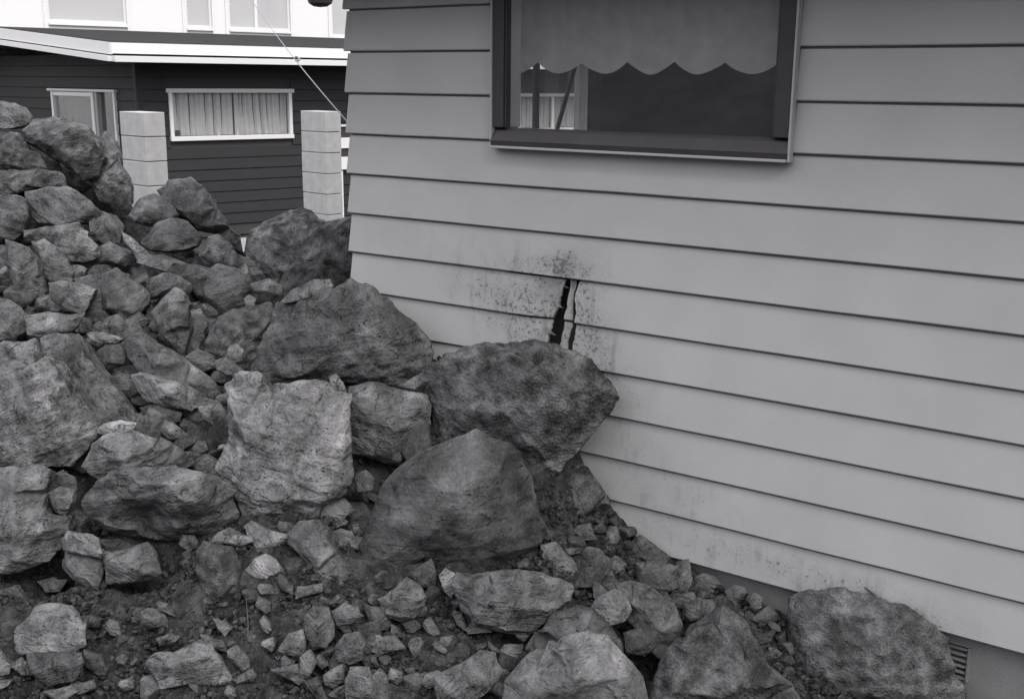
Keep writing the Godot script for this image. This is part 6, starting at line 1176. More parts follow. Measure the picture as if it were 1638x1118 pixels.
	box_part("mullion", Vector3(C + 0.01, 1.551, -1.475), Vector3(C + 0.035, 2.499, -1.435), M.frame, ew)
	box_part("pane", Vector3(C + 0.02, 1.55, -1.434), Vector3(C + 0.024, 2.50, -1.105), M.glass, ew, 0.0)
	box_part("pane", Vector3(C + 0.02, 1.55, -1.915), Vector3(C + 0.024, 2.50, -1.476), M.glass, ew, 0.0)
	# blind with a scalloped hem
	st = new_st()
	var s0 := -2.70
	var s1 := -1.548
	var n := 240
	for e in n:
		var p := []
		for q in 2:
			var s := lerpf(s0, s1, float(e + q) / n)
			var ph := fposmod((s + 2.192) / 0.2045, 1.0)
			var hem := 2.180 + 0.044 * pow(absf(2.0 * ph - 1.0), 1.7) + 0.002 * sin(s * 40.0)
			var zz := -0.085 + 0.004 * sin(s * 9.0)
			p.append([s, hem, zz])
		var rows := [0.0, 0.06, 0.2, 0.5, 1.0]
		for j in rows.size() - 1:
			var q4 := []
			for w in [[0, j], [1, j], [1, j + 1], [0, j + 1]]:
				var c: Array = p[w[0]]
				var y := lerpf(c[1], 2.585, rows[w[1]])
				q4.append(Vector3(c[0], y, c[2] + 0.004 * sin(rows[w[1]] * 5.0)))
			quad(st, q4[0], q4[1], q4[2], q4[3], Vector3(0, 0, 1))
			var bk := Vector3(0, 0, -0.003)
			quad(st, q4[0] + bk, q4[1] + bk, q4[2] + bk, q4[3] + bk, Vector3(0, 0, -1))
			if j == 0: quad(st, q4[0], q4[1], q4[1] + bk, q4[0] + bk, Vector3(0, -1, 0))
	var blind := base("roller_blind", house.transform)
	tag(blind, "grey roller blind with scalloped hem hanging inside the dark-framed window", "blind")
	put("cloth", st.commit(), M.cloth, blind)
	st = new_st()
	tube(st, [Vector3(s0 - 0.02, 2.59, -0.10), Vector3(s1 + 0.02, 2.59, -0.10)], 0.018, 10)
	put("roller", st.commit(), M.pale_paint, blind)
	# curtains at the end window and a pole leaning in it
	for r in [[-1.90, -1.76, 0]]:
		st = new_st()
		var m := 28
		for e in m:
			var q4 := []
			for q in 2:
				var t := float(e + q) / m
				q4.append(Vector3(C + 0.16 + 0.012 * sin(t * 26.0 + r[2]), 0, lerpf(r[0], r[1], t)))
			for o in [0.0, 0.002]:
				quad(st, q4[0] + Vector3(o, 1.45, 0), q4[1] + Vector3(o, 1.45, 0), q4[1] + Vector3(o, 2.56, 0), q4[0] + Vector3(o, 2.56, 0), Vector3(1 if o > 0 else -1, 0, 0))
		var cur := base("curtain", house.transform)
		tag(cur, "pale curtain strip seen through the house, right of the leaning pole", "curtain")
		put("cloth", st.commit(), M.curtain, cur)
	st = new_st()
	tube(st, [Vector3(C + 0.13, 1.46, -1.29), Vector3(C + 0.13, 2.40, -1.766)], 0.013, 10)
	var pole := base("leaning_pole", house.transform)
	tag(pole, "thin dark pole leaning across the far window seen through the house", "pole")
	put("shaft", st.commit(), M.frame, pole)

# ------------------------------------------------------------------ the dark house behind
func make_dark_house():
	var a2 := deg_to_rad(52.0)
	var a1 := deg_to_rad(47.0)
	var d2 := Vector3(sin(a2), 0, -cos(a2))
	var d1 := Vector3(-sin(a1), 0, -cos(a1))
	var c := Vector3(-4.933, 0, -15.0)
	var front := Transform3D(Basis(d2, Vector3.UP, d2.cross(Vector3.UP)), c)
	var side := Transform3D(Basis(-d1, Vector3.UP, (-d1).cross(Vector3.UP)), c)
	var house := base("dark_house", front)
	tag(house, "dark weatherboard house with white fascia and curtained windows behind the rubble", "house")
	var sd := Node3D.new()
	sd.name = "side_wall"
	house.add_child(sd)
	sd.transform = front.affine_inverse() * side
	var Y0 := 2.157
	var E := 0.1537
	var W := [[0.40, 2.205, 1.325, 2.015], [6.32, 7.82, 1.325, 1.955]]
	for k in range(-1, 14):
		var y0 := Y0 - E * k
		var y1 := y0 + E
		var x := 0.0
		for w in W:
			if y1 > w[2] + 0.01 and y0 < w[3] - 0.01:
				put("weatherboard", board_mesh(y0, y1, mitre(0.0, -1.0) if x == 0.0 else edge(x), edge(w[0]), 6, k + 110, 1, null, 0.02, 0.008), M.dark_board, house)
				x = w[1]
		put("weatherboard", board_mesh(y0, y1, mitre(0.0, -1.0) if x == 0.0 else edge(x), edge(14.0), 10, k + 130, 1, null, 0.02, 0.008), M.dark_board, house)
		if y1 > 0.2 and y0 < 1.97:
			put("weatherboard", board_mesh(y0, y1, edge(-6.5), edge(-2.44), 6, k + 150, 1, null, 0.02, 0.008), M.dark_board, sd)
			put("weatherboard", board_mesh(y0, y1, edge(-0.54), mitre(0.0, 1.0), 3, k + 170, 1, null, 0.02, 0.008), M.dark_board, sd)
		else:
			put("weatherboard", board_mesh(y0, y1, edge(-6.5), mitre(0.0, 1.0), 8, k + 150, 1, null, 0.02, 0.008), M.dark_board, sd)
	box_part("corner_board", Vector3(-0.03, 0.0, -0.06), Vector3(0.05, 2.33, 0.034), M.dark_board, house)
	# walls behind the boards, with openings, and a shallow room
	var st := new_st()
	for r in [[0.0, 0.40, 0.0, 2.45], [2.205, 6.32, 0.0, 2.45], [7.82, 14.0, 0.0, 2.45], [0.40, 2.205, 0.0, 1.325], [0.40, 2.205, 2.015, 2.45], [6.32, 7.82, 0.0, 1.325], [6.32, 7.82, 1.955, 2.45]]:
		box(st, Vector3(r[0], r[2], -0.1), Vector3(r[1], r[3], -0.002), 0.0)
	put("wall_framing", st.commit(), M.lining, house)
	st = new_st()
	for r in [[-6.5, -2.44, 0.0, 2.45], [-0.54, -0.11, 0.0, 2.45], [-2.44, -0.54, 1.97, 2.45]]:
		box(st, Vector3(r[0], r[2], -0.1), Vector3(r[1], r[3], -0.002), 0.0)
	box(st, Vector3(-2.6, 0.0, -1.9), Vector3(-0.3, 2.45, -1.8), 0.0)
	put("wall_framing", st.commit(), M.lining, sd)
	# front windows
	for w in W:
		var win := Node3D.new()
		win.name = "window"
		house.add_child(win, true)
		var t := 0.05
		box_part("head", Vector3(w[0] - 0.03, w[3] - 0.055, -0.02), Vector3(w[1] + 0.04, w[3], 0.045), M.pale_paint, win)
		box_part("jamb", Vector3(w[0], w[2] + 0.062, -0.03), Vector3(w[0] + t, w[3] - 0.057, 0.045), M.white, win)
		box_part("jamb", Vector3(w[1] - t, w[2] + 0.062, -0.03), Vector3(w[1], w[3] - 0.057, 0.045), M.white, win)
		box_part("sill", Vector3(w[0] - 0.005, w[2], -0.03), Vector3(w[1] + 0.005, w[2] + 0.06, 0.065), M.white, win)
		box_part("pane", Vector3(w[0] + t, w[2] + 0.06, 0.0), Vector3(w[1] - t, w[3] - 0.055, 0.005), M.glass, win, 0.0)
		if w[0] > 3.0: box_part("mullion", Vector3(7.05, w[2] + 0.062, -0.02), Vector3(7.10, w[3] - 0.057, 0.03), M.white, win)
		box_part("backing", Vector3(w[0] + 0.002, w[2] + 0.002, -0.099), Vector3(w[1] - 0.002, w[3] - 0.002, -0.09), M.room_dark, win, 0.0)
		# two pleated curtains
		var gap := 0.52 if w[0] < 3.0 else 0.5
		for h in 2:
			var ca := lerpf(w[0] + t, w[1] - t, 0.0 if h == 0 else gap + 0.012)
			var cb := lerpf(w[0] + t, w[1] - t, gap if h == 0 else 1.0)
			st = new_st()
			var m := 110
			var prev := []
			for e in m + 1:
				var u := float(e) / m
				var col := []
				for j in 5:
					var v := j / 4.0
					var pull := 0.0
					if h == 1: pull = 0.06 * pow(1.0 - v, 1.5) * sin(u * 3.1)
					var z := -0.068 + 0.02 * sin(u * 34.0 + 1.7 * sin(u * 9.0 + h * 2.0)) * (0.75 + 0.25 * v) + 0.008 * sin(u * 97.0)
					col.append(Vector3(lerpf(ca, cb, u) + pull * 0.5 * (1.0 - absf(2.0 * u - 1.0)), lerpf(w[2] + 0.065, w[3] - 0.05, v), z))
				if e > 0:
					for j in 4:
						quad(st, prev[j], col[j], col[j + 1], prev[j + 1], Vector3(0, 0, 1))
				prev = col
			put("curtain", st.commit(), M.curtain, win)
	# little things standing on the inner sill
	for q in [[0.525, 0.034, 0.08, "small dark pot on the sill of the dark house's window", M.frame, "pot"], [1.105, 0.022, 0.085, "white ornament on the window sill, middle of three small things", M.white, "ornament"], [1.385, 0.022, 0.085, "white ornament on the window sill, rightmost of three small things", M.white, "ornament"]]:
		var prof := [[0.7, 0.0], [1.0, 0.12], [1.0, 0.8], [0.85, 1.0]] if q[5] == "pot" else [[0.9, 0.0], [1.0, 0.1], [0.95, 0.35], [0.4, 0.5], [0.5, 0.75], [0.15, 1.0]]
		st = new_st()
		for k in prof.size() - 1:
			for j in 12:
				var a := TAU * j / 12.0
				var b := TAU * (j + 1) / 12.0
				var p: Array = prof[k]
				var w: Array = prof[k + 1]
				quad(st, Vector3(cos(a) * p[0] * q[1], p[1] * q[2], sin(a) * p[0] * q[1]), Vector3(cos(b) * p[0] * q[1], p[1] * q[2], sin(b) * p[0] * q[1]), Vector3(cos(b) * w[0] * q[1], w[1] * q[2], sin(b) * w[0] * q[1]), Vector3(cos(a) * w[0] * q[1], w[1] * q[2], sin(a) * w[0] * q[1]), Vector3(cos(a), 0.05, sin(a)))
		var orn := put(q[5], st.commit(), q[4])
		orn.transform = front * Transform3D(Basis(), Vector3(q[0], 1.386, -0.036))
		tag(orn, q[3], q[5])
	# sliding door on the side wall
	var door := Node3D.new()
	door.name = "glass_door"
	sd.add_child(door)
	box_part("head", Vector3(-2.50, 1.955, -0.03), Vector3(-0.52, 1.99, 0.06), M.pale_paint, door)
	for r in [[-2.42, -2.36, M.white], [-1.22, -1.14, M.pale_paint], [-1.10, -1.04, M.flashing], [-0.60, -0.55, M.pale_paint]]:
		box_part("stile", Vector3(r[0], 0.1, -0.03), Vector3(r[1], 1.952, 0.045), r[2], door)
	box_part("rail", Vector3(-2.358, 1.89, -0.02), Vector3(-1.222, 1.95, 0.035), M.white, door)
	box_part("pane", Vector3(-2.36, 0.1, 0.0), Vector3(-1.22, 1.89, 0.005), M.glass, door, 0.0)
	box_part("pane", Vector3(-1.04, 0.1, -0.02), Vector3(-0.60, 1.95, -0.015), M.glass, door, 0.0)
	st = new_st()
	for e in 60:
		var q4 := []
		for q in 2:
			var u := float(e + q) / 60.0
			q4.append(Vector3(lerpf(-2.4, -1.2, u), 0, -0.16 + 0.05 * sin(u * 20.0 + 2.0 * sin(u * 5.0))))
		quad(st, q4[0] + Vector3(0, 0.1, 0), q4[1] + Vector3(0, 0.1, 0), q4[1] + Vector3(0, 1.95, 0), q4[0] + Vector3(0, 1.95, 0), Vector3(0, 0, 1))
	put("curtain", st.commit(), M.room_dark, door)
	# roof: low gable, gutter and fascia along the eaves and up the rake
	var e0 := front.affine_inverse() * (c - 0.6 * d1 - 0.6 * d2)
	var up_dir := front.basis.inverse() * d1
	var rise := 0.078
	var L := 15.0
	var ridge := 3.4
	var along := Vector3(1, 0, 0)
	var P := func(u: float, v: float, y: float) -> Vector3:
		return e0 + along * u + up_dir * v + Vector3(0, y + rise * v, 0)
	st = new_st()
	var bot := 2.345
	for r in [[0.0, 0.068, -0.09, 0.0], [0.095, 0.225, -0.012, 0.012]]:   # gutter, fascia
		var lo: float = bot + r[0]
		var hi: float = bot + r[1]
		var z0: float = r[2]
		var z1: float = r[3]
		var A := [P.call(0.0, z0, lo), P.call(L, z0, lo), P.call(L, z0, hi), P.call(0.0, z0, hi), P.call(0.0, z1, lo), P.call(L, z1, lo), P.call(L, z1, hi), P.call(0.0, z1, hi)]
		var s2 := new_st()
		var mid: Vector3 = (A[0] + A[6]) * 0.5
		for f in [[0, 1, 2, 3], [4, 5, 6, 7], [0, 1, 5, 4], [3, 2, 6, 7], [0, 3, 7, 4], [1, 2, 6, 5]]:
			var cc: Vector3 = (A[f[0]] + A[f[2]]) * 0.5
			quad(s2, A[f[0]], A[f[1]], A[f[2]], A[f[3]], cc - mid)
		put("gutter" if r[0] == 0.0 else "fascia", s2.commit(), M.pale_paint if r[0] == 0.0 else M.white, house)
	for r in [[0.0, 0.065, -0.05, 0.02], [0.082, 0.225, -0.02, 0.02]]:     # rake boards
		for half in 2:
			var v0 := -0.0 if half == 0 else ridge
			var v1 := ridge if half == 0 else ridge * 2.0
			var y_at := func(v: float) -> float: return bot + rise * (v if v <= ridge else 2.0 * ridge - v)
			var A := []
			for u in [r[2], r[3]]:
				for q in [[v0, r[0]], [v1, r[0]], [v1, r[1]], [v0, r[1]]]:
					A.append(e0 + along * u + up_dir * q[0] + Vector3(0, y_at.call(q[0]) + q[1], 0))
			var s2 := new_st()
			var mid: Vector3 = (A[0] + A[6]) * 0.5
			for f in [[0, 1, 2, 3], [4, 5, 6, 7], [0, 1, 5, 4], [3, 2, 6, 7], [0, 3, 7, 4], [1, 2, 6, 5]]:
				var cc: Vector3 = (A[f[0]] + A[f[2]]) * 0.5
				quad(s2, A[f[0]], A[f[1]], A[f[2]], A[f[3]], cc - mid)
			put("barge_board", s2.commit(), M.pale_paint, house)
	st = new_st()
	var q := [P.call(0.0, 0.0, bot + 0.235), P.call(L, 0.0, bot + 0.235), P.call(L, ridge, bot + 0.235), P.call(0.0, ridge, bot + 0.235)]
	var down := Vector3(0, -0.03, 0)
	quad(st, q[0], q[1], q[2], q[3], Vector3.UP)
	quad(st, q[0] + down, q[1] + down, q[2] + down, q[3] + down, Vector3.DOWN)
	quad(st, q[0], q[1], q[1] + down, q[0] + down, Vector3(0, 0, 1))
	var far1: Vector3 = e0 + along * L + up_dir * ridge * 2.0 + Vector3(0, bot + 0.235, 0)
	var far0: Vector3 = e0 + up_dir * ridge * 2.0 + Vector3(0, bot + 0.235, 0)
	quad(st, q[3], q[2], far1, far0, Vector3.UP)
	put("roof", st.commit(), M.roof, house)
	st = new_st()
	quad(st, P.call(0.02, 0.02, bot + 0.05), P.call(L, 0.02, bot + 0.05), P.call(L, 0.75, bot + 0.05), P.call(0.02, 0.75, bot + 0.05), Vector3.DOWN)
	quad(st, P.call(0.02, 0.75, bot + 0.05), P.call(0.75, 0.75, bot + 0.05), P.call(0.75, 6.5, bot + 0.05 - 0.3), P.call(0.02, 6.5, bot + 0.05 - 0.3), Vector3.DOWN)
	put("soffit", st.commit(), M.dark_board, house)
	# white slatted panel beside the right block pillar
	var panel := base("slatted_panel", front)
	tag(panel, "white slatted panel beside the house corner, right of the block pillar", "panel")
	box_part("backing", Vector3(2.96, 0.84, 0.05), Vector3(3.9, 1.50, 0.06), M.frame, panel)
	for r in [[1.475, 1.505], [1.16, 1.315], [0.85, 1.035]]:
		box_part("slat", Vector3(2.95, r[0], 0.061), Vector3(3.9, r[1], 0.09), M.white, panel)
	for x in [2.95, 3.86]:
		box_part("post", Vector3(x, 0.0, 0.03), Vector3(x + 0.04, 1.474, 0.06), M.white, panel)

func make_white_house():
	var a2 := deg_to_rad(52.0)
	var d2 := Vector3(sin(a2), 0, -cos(a2))
	var xf := Transform3D(Basis(d2, Vector3.UP, d2.cross(Vector3.UP)), Vector3(-5.911, 0, -21.0))
	var h := base("white_house", xf)
	tag(h, "tall white house rising above the dark house's roof", "house")
	var W := [[-2.45, -1.10, 3.03, 4.3, 0.0], [-0.04, 0.47, 3.02, 4.3, 0.0], [0.78, 2.05, 3.02, 4.3, 1.32], [2.92, 4.2, 2.95, 4.3, 0.0]]
	var st := new_st()
	var x := -7.0
	for w in W:
		box(st, Vector3(x, -0.02, -0.12), Vector3(w[0], 6.0, 0.0), 0.0)
		box(st, Vector3(w[0], -0.02, -0.12), Vector3(w[1], w[2], 0.0), 0.0)
		box(st, Vector3(w[0], w[3], -0.12), Vector3(w[1], 6.0, 0.0), 0.0)
		x = w[1]
	box(st, Vector3(x, -0.02, -0.12), Vector3(12.0, 6.0, 0.0), 0.0)
	box(st, Vector3(-7.0, -0.02, -8.0), Vector3(-6.88, 6.0, -0.121), 0.0)
	box(st, Vector3(11.88, -0.02, -8.0), Vector3(12.0, 6.0, -0.121), 0.0)
	put("wall", st.commit(), M.white_wall, h)
	for w in W:
		var win := Node3D.new()
		win.name = "window"
		h.add_child(win, true)
		for e in [[w[0] - 0.06, w[0] + 0.01], [w[1] - 0.01, w[1] + 0.06]]:
			box_part("facing", Vector3(e[0], w[2] - 0.09, 0.001), Vector3(e[1], w[3] + 0.06, 0.022), M.white, win, 0.003)
		box_part("sill", Vector3(w[0] + 0.012, w[2] - 0.03, -0.05), Vector3(w[1] - 0.012, w[2] + 0.01, 0.05), M.white, win)
		box_part("frame", Vector3(w[0], w[2] + 0.012, -0.07), Vector3(w[1], w[2] + 0.06, -0.02), M.white, win)
		for e in [[w[0], w[0] + 0.05], [w[1] - 0.05, w[1]]]:
			box_part("frame", Vector3(e[0], w[2] + 0.062, -0.07), Vector3(e[1], w[3], -0.02), M.white, win)
		if w[4] > 0.0: box_part("mullion", Vector3(w[4], w[2] + 0.062, -0.07), Vector3(w[4] + 0.06, w[3], -0.02), M.white, win)
		box_part("pane", Vector3(w[0] + 0.05, w[2] + 0.06, -0.05), Vector3(w[1] - 0.05, w[3], -0.045), M.pale_pane, win, 0.0)
	st = new_st()
	box(st, Vector3(-7.6, 6.0, -8.6), Vector3(12.6, 6.2, 0.6), 0.0)
	put("roof", st.commit(), M.roof, h)
	# dark round lamp high on the white wall
	var lamp := base("wall_lamp", xf)
	tag(lamp, "dark round lamp shade at the top edge before the white house", "lamp")
	st = new_st()
	var prof := [[0.02, 0.30], [0.10, 0.28], [0.19, 0.18], [0.22, 0.08], [0.20, 0.02], [0.12, -0.03], [0.0, -0.045]]
	for k in prof.size() - 1:
		for j in 24:
			var a := TAU * j / 24.0
			var b := TAU * (j + 1) / 24.0
			var p: Array = prof[k]
			var q: Array = prof[k + 1]
			var ctr := Vector3(1.517, 3.408, 2.174)
			quad(st, ctr + Vector3(cos(a) * p[0], p[1], sin(a) * p[0]), ctr + Vector3(cos(b) * p[0], p[1], sin(b) * p[0]), ctr + Vector3(cos(b) * q[0], q[1], sin(b) * q[0]), ctr + Vector3(cos(a) * q[0], q[1], sin(a) * q[0]), Vector3(cos(a), 0.1 if p[1] > 0.05 else -1.0, sin(a)))
	put("lamp_shade", st.commit(), M.frame, lamp)
	st = new_st()
	tube(st, [Vector3(1.517, 3.688, 2.174), Vector3(1.517, 3.858, 2.074), Vector3(1.517, 4.008, 0.0)], 0.02, 8)
	put("bracket", st.commit(), M.frame, lamp)

func make_pillars():
	var a2 := deg_to_rad(43.0)
	var a1 := deg_to_rad(47.0)
	var d2 := Vector3(sin(a2), 0, -cos(a2))
	var zo := d2.cross(Vector3.UP)
	var spots := [[Vector3(-3.0086, 1.876, -9.25), "pale concrete block pillar before the dark house, nearer and left one"], [Vector3(-1.8256, 1.848, -11.0), "pale concrete block pillar before the dark house, right one by the wall corner"]]
	for s in spots:
		var p: Vector3 = s[0]
		var pil := base("block_pillar", Transform3D(Basis(d2, Vector3.UP, zo), Vector3(p.x, 0, p.z)))
		tag(pil, s[1], "pillar", "block pillars before the dark house")
		var top := p.y
		var n := 9
		for k in n:
			var hi := top - k * 0.2
			var lo: float = max(hi - 0.192, -0.02)
			var jx := rough.get_noise_2d(k * 31.0, p.x * 9.0) * 0.004
			box_part("block", Vector3(jx, lo, -0.39 + jx), Vector3(0.19 + jx, hi, jx), M.block, pil, 0.003)
		var st := new_st()
		box(st, Vector3(0.01, -0.02, -0.38), Vector3(0.18, top - 0.1, -0.01), 0.0)
		put("mortar", st.commit(), M.mortar, pil)

# ------------------------------------------------------------------ rocks
func rock_mesh(rim: PackedVector3Array, ridge: PackedVector3Array, depth: float, turn: Basis, at: Vector3, n: int, tone: float, kind: int, sd: int) -> ArrayMesh:
	var poly := PackedVector2Array()
	var p3 := PackedVector3Array()
	for i in rim.size():                                     # long rim edges get a middle point
		var a := rim[i]
		var b := rim[(i + 1) % rim.size()]
		p3.append(a)
		if a.distance_to(b) > 0.16: p3.append((a + b) * 0.5)
	var nr := p3.size()
	p3.append_array(ridge)
	var p2 := PackedVector2Array()
	for i in p3.size():
		p2.append(Vector2(p3[i].x, p3[i].y))
		if i < nr: poly.append(p2[i])
	var del := Geometry2D.triangulate_delaunay(p2)
	var tris := []
	var edges := {}
	for k in range(0, del.size(), 3):
		var a := del[k]
		var b := del[k + 1]
		var c := del[k + 2]
		var ar := (p2[b] - p2[a]).cross(p2[c] - p2[a])
		if absf(ar) < 1e-7: continue
		if not Geometry2D.is_point_in_polygon((p2[a] + p2[b] + p2[c]) / 3.0, poly): continue
		if ar > 0.0:
			var t := b
			b = c
			c = t
		tris.append([p3[a], p3[b], p3[c]])
		for e in [[a, b], [b, c], [c, a]]: edges[Vector2i(e[0], e[1])] = true
	var size := 0.0
	var cen := Vector3.ZERO
	for i in nr: cen += p3[i] / nr
	for i in nr: size = maxf(size, p3[i].distance_to(cen))
	var lean := Vector3(0, -0.25, -0.97)
	var far := cen + lean * depth
	var back := func(p: Vector3) -> Vector3: return cen + (p - cen) * 0.8 + lean * depth * 0.62
	for e in edges:
		if edges.has(Vector2i(e.y, e.x)): continue
		var a: Vector3 = p3[e.x]
		var b: Vector3 = p3[e.y]
		var ba: Vector3 = back.call(a)
		var bb: Vector3 = back.call(b)
		tris.append([b, a, ba])
		tris.append([b, ba, bb])
		tris.append([bb, ba, far])
	# split every facet n times, sharing corners
	var vs := PackedVector3Array()
	var ix := PackedInt32Array()
	var key := {}
	for t in tris:
		var ids := PackedInt32Array()
		for i in n + 1:
			for j in n + 1 - i:
				var p: Vector3 = (t[0] * float(n - i - j) + t[1] * float(i) + t[2] * float(j)) / n
				var q := Vector3i((p * 8000.0).round())
				if not key.has(q):
					key[q] = vs.size()
					vs.append(p)
				ids.append(key[q])
		var off := 0
		for i in n:
			var rl := n + 1 - i
			for j in rl - 1:
				ix.append_array([ids[off + j], ids[off + rl + j], ids[off + j + 1]])
				if j < rl - 2: ix.append_array([ids[off + j + 1], ids[off + rl + j], ids[off + rl + j + 1]])
			off += rl
	# break flat faces off the lumps
	var into := (at - Vector3(0, EYE, 0)).normalized()     # from the open side into the heap
	var g := RandomNumberGenerator.new()
	g.seed = sd * 97
	var cuts := 12 if kind == 0 else 6
	var face_n := Vector3.ZERO
	for i in nr: face_n += (p3[i] - cen).cross(p3[(i + 1) % nr] - cen)
	face_n = face_n.normalized() * (1.0 if face_n.z > 0.0 else -1.0)
	for c in cuts:
		var nn := (face_n + Vector3(g.randfn(), g.randfn(), g.randfn()) * 0.42).normalized()   # about the open face of the rock
		if nn.dot(into) > -0.6: continue
		var top := -1e9
		var low := 1e9
		for p in vs:
			var q := nn.dot(p)
			top = maxf(top, q)
			low = minf(low, q)
		var lim := top - (top - low) * g.randf_range(0.01, 0.10)
		for k in vs.size():
			var q := nn.dot(vs[k])
			if q > lim: vs[k] += into * (q - lim) * 0.97 / -nn.dot(into)
	# weather the facets: broad waves, bedding steps, chips
	var core := cen + lean * depth * 0.35
	var inv := turn.inverse()
	var o := Vector3(sd * 7.3, sd * 3.1, sd * 1.7)
	var nb: FastNoiseLite = M.n_broad
	var ns: FastNoiseLite = M.n_bed
	var nc: FastNoiseLite = M.n_chip
	var nd: FastNoiseLite = M.n_dust
	var k1 := clampf(size * 0.055, 0.003, 0.020)
	var k2: float = clampf(size * 0.055, 0.003, 0.016) * [1.0, 0.5, 0.3][kind]
	var k3: float = clampf(size * 0.03, 0.002, 0.007) * [1.0, 1.7, 0.6][kind]
	var fb := 0.16 / maxf(size, 0.08)
	var own := g.randf_range(0.84, 1.18) if n < 9 else 1.0
	var cols := PackedColorArray()
	var local := PackedVector3Array()
	for k in vs.size():
		var p := vs[k]
		var l := inv * p
		var out := (p - core).normalized()
		var m := l * (2.4 + fb * 4.0) + o
		var bed := Vector3(l.x * 2.2, l.y * 11.0, l.z * 2.2) * (1.0 + fb) + o
		var d: float = nb.get_noise_3dv(m) * k1 + ns.get_noise_3dv(bed) * k2 + nc.get_noise_3dv(l * 16.0 + o) * k3
		p += out * d
		var w := along_wall(at.x + p.x, -(at.z + p.z))      # nothing reaches through the house wall
		if w.x > CORNER - 0.1 and w.y < 0.024 and w.y > -1.5:
			var push := Vector3(-cos(PSI), 0, sin(PSI)) * (0.024 + 0.004 * nc.get_noise_3dv(l * 9.0) - w.y)
			p += push
		local.append(inv * p)
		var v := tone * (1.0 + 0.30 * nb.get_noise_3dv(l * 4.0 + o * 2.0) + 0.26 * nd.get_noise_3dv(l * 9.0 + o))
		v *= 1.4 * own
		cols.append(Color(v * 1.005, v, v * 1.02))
	return smooth_mesh(local, ix, cols)

func make_rocks():
	M.n_broad = noise(51, 1.0, 3)
	M.n_bed = noise(52, 1.0, 3)
	M.n_chip = noise(53, 1.0, 3)
	M.n_dust = noise(54, 1.0, 4)
	var sd := 0
	for r in ROCKS:
		sd += 1
		var rim := PackedVector3Array()
		for k in range(0, r[7].size(), 3): rim.append(Vector3(r[7][k], r[7][k + 1], r[7][k + 2]) * 0.001)
		var ridge := PackedVector3Array()
		for k in range(0, r[8].size(), 3): ridge.append(Vector3(r[8][k], r[8][k + 1], r[8][k + 2]) * 0.001)
		var bedding := Vector3(rng.randf_range(-0.7, 0.7), 1.0, rng.randf_range(-0.5, 0.6)).normalized()
		if r[1].contains("plank") or r[1].contains("slanting"): bedding = Vector3(0.62, 0.7, 0.35).normalized()
		if r[1].contains("striped"): bedding = Vector3(0.12, 1.0, 0.1).normalized()
		var xx := bedding.cross(Vector3(0.2, 0.1, 1)).normalized()
		var turn := Basis(xx, bedding, xx.cross(bedding))
		var mesh := rock_mesh(rim, ridge, r[3], turn, r[2], r[6], r[4], r[5], sd)
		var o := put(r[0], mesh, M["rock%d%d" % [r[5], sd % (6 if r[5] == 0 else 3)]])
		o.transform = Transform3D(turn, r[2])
		tag(o, r[1], r[0], {"boulder": "boulders of the rock slide", "rock": "rocks of the slide", "stone": "loose stones of the slide"}[r[0]])

func pebble_mesh(sd: int, sub: int, flat: float) -> ArrayMesh:
	# a ball cut by planes
	var g := RandomNumberGenerator.new()
	g.seed = sd
	var cuts := []
	for k in 11:
		var n := Vector3(g.randfn(), g.randfn(), g.randfn()).normalized()
		cuts.append([n, g.randf_range(0.48, 0.85)])
	var t := (1.0 + sqrt(5.0)) / 2.0
	var vs := PackedVector3Array()
	for p in [[-1, t, 0], [1, t, 0], [-1, -t, 0], [1, -t, 0], [0, -1, t], [0, 1, t], [0, -1, -t], [0, 1, -t], [t, 0, -1], [t, 0, 1], [-t, 0, -1], [-t, 0, 1]]:
		vs.append(Vector3(p[0], p[1], p[2]).normalized())
	var ix := PackedInt32Array([0, 11, 5, 0, 5, 1, 0, 1, 7, 0, 7, 10, 0, 10, 11, 1, 5, 9, 5, 11, 4, 11, 10, 2, 10, 7, 6, 7, 1, 8, 3, 9, 4, 3, 4, 2, 3, 2, 6, 3, 6, 8, 3, 8, 9, 4, 9, 5, 2, 4, 11, 6, 2, 10, 8, 6, 7, 9, 8, 1])
	for s in sub:
		var nx := PackedInt32Array()
		var mid := {}
		for k in range(0, ix.size(), 3):
			var e := []
			for q in 3:
				var a := ix[k + q]
				var b := ix[k + (q + 1) % 3]
				var kk := Vector2i(mini(a, b), maxi(a, b))
				if not mid.has(kk):
					mid[kk] = vs.size()
					vs.append(((vs[a] + vs[b]) * 0.5).normalized())
				e.append(mid[kk])
			nx.append_array([ix[k], e[0], e[2], ix[k + 1], e[1], e[0], ix[k + 2], e[2], e[1], e[0], e[1], e[2]])
		ix = nx
	var cols := PackedColorArray()
	for k in vs.size():
		var d := vs[k]
		var rr := 1.0
		for c in cuts:
			var dp: float = d.dot(c[0])
			if dp > 0.05: rr = minf(rr, c[1] / dp)
		vs[k] = d * (rr + 0.04 * (M.n_chip as FastNoiseLite).get_noise_3dv(d * 3.0 + Vector3(sd, 0, 0))) * Vector3(1.0, flat, 0.85)
		var v := 0.2 * (1.0 + 0.25 * (M.n_dust as FastNoiseLite).get_noise_3dv(d * 2.0 + Vector3(0, sd, 0)))
		cols.append(Color(v, v, v * 1.02))
	for k in range(0, ix.size(), 3):                          # clockwise from outside
		var t2 := ix[k + 1]
		ix[k + 1] = ix[k + 2]
		ix[k + 2] = t2
	return smooth_mesh(vs, ix, cols)

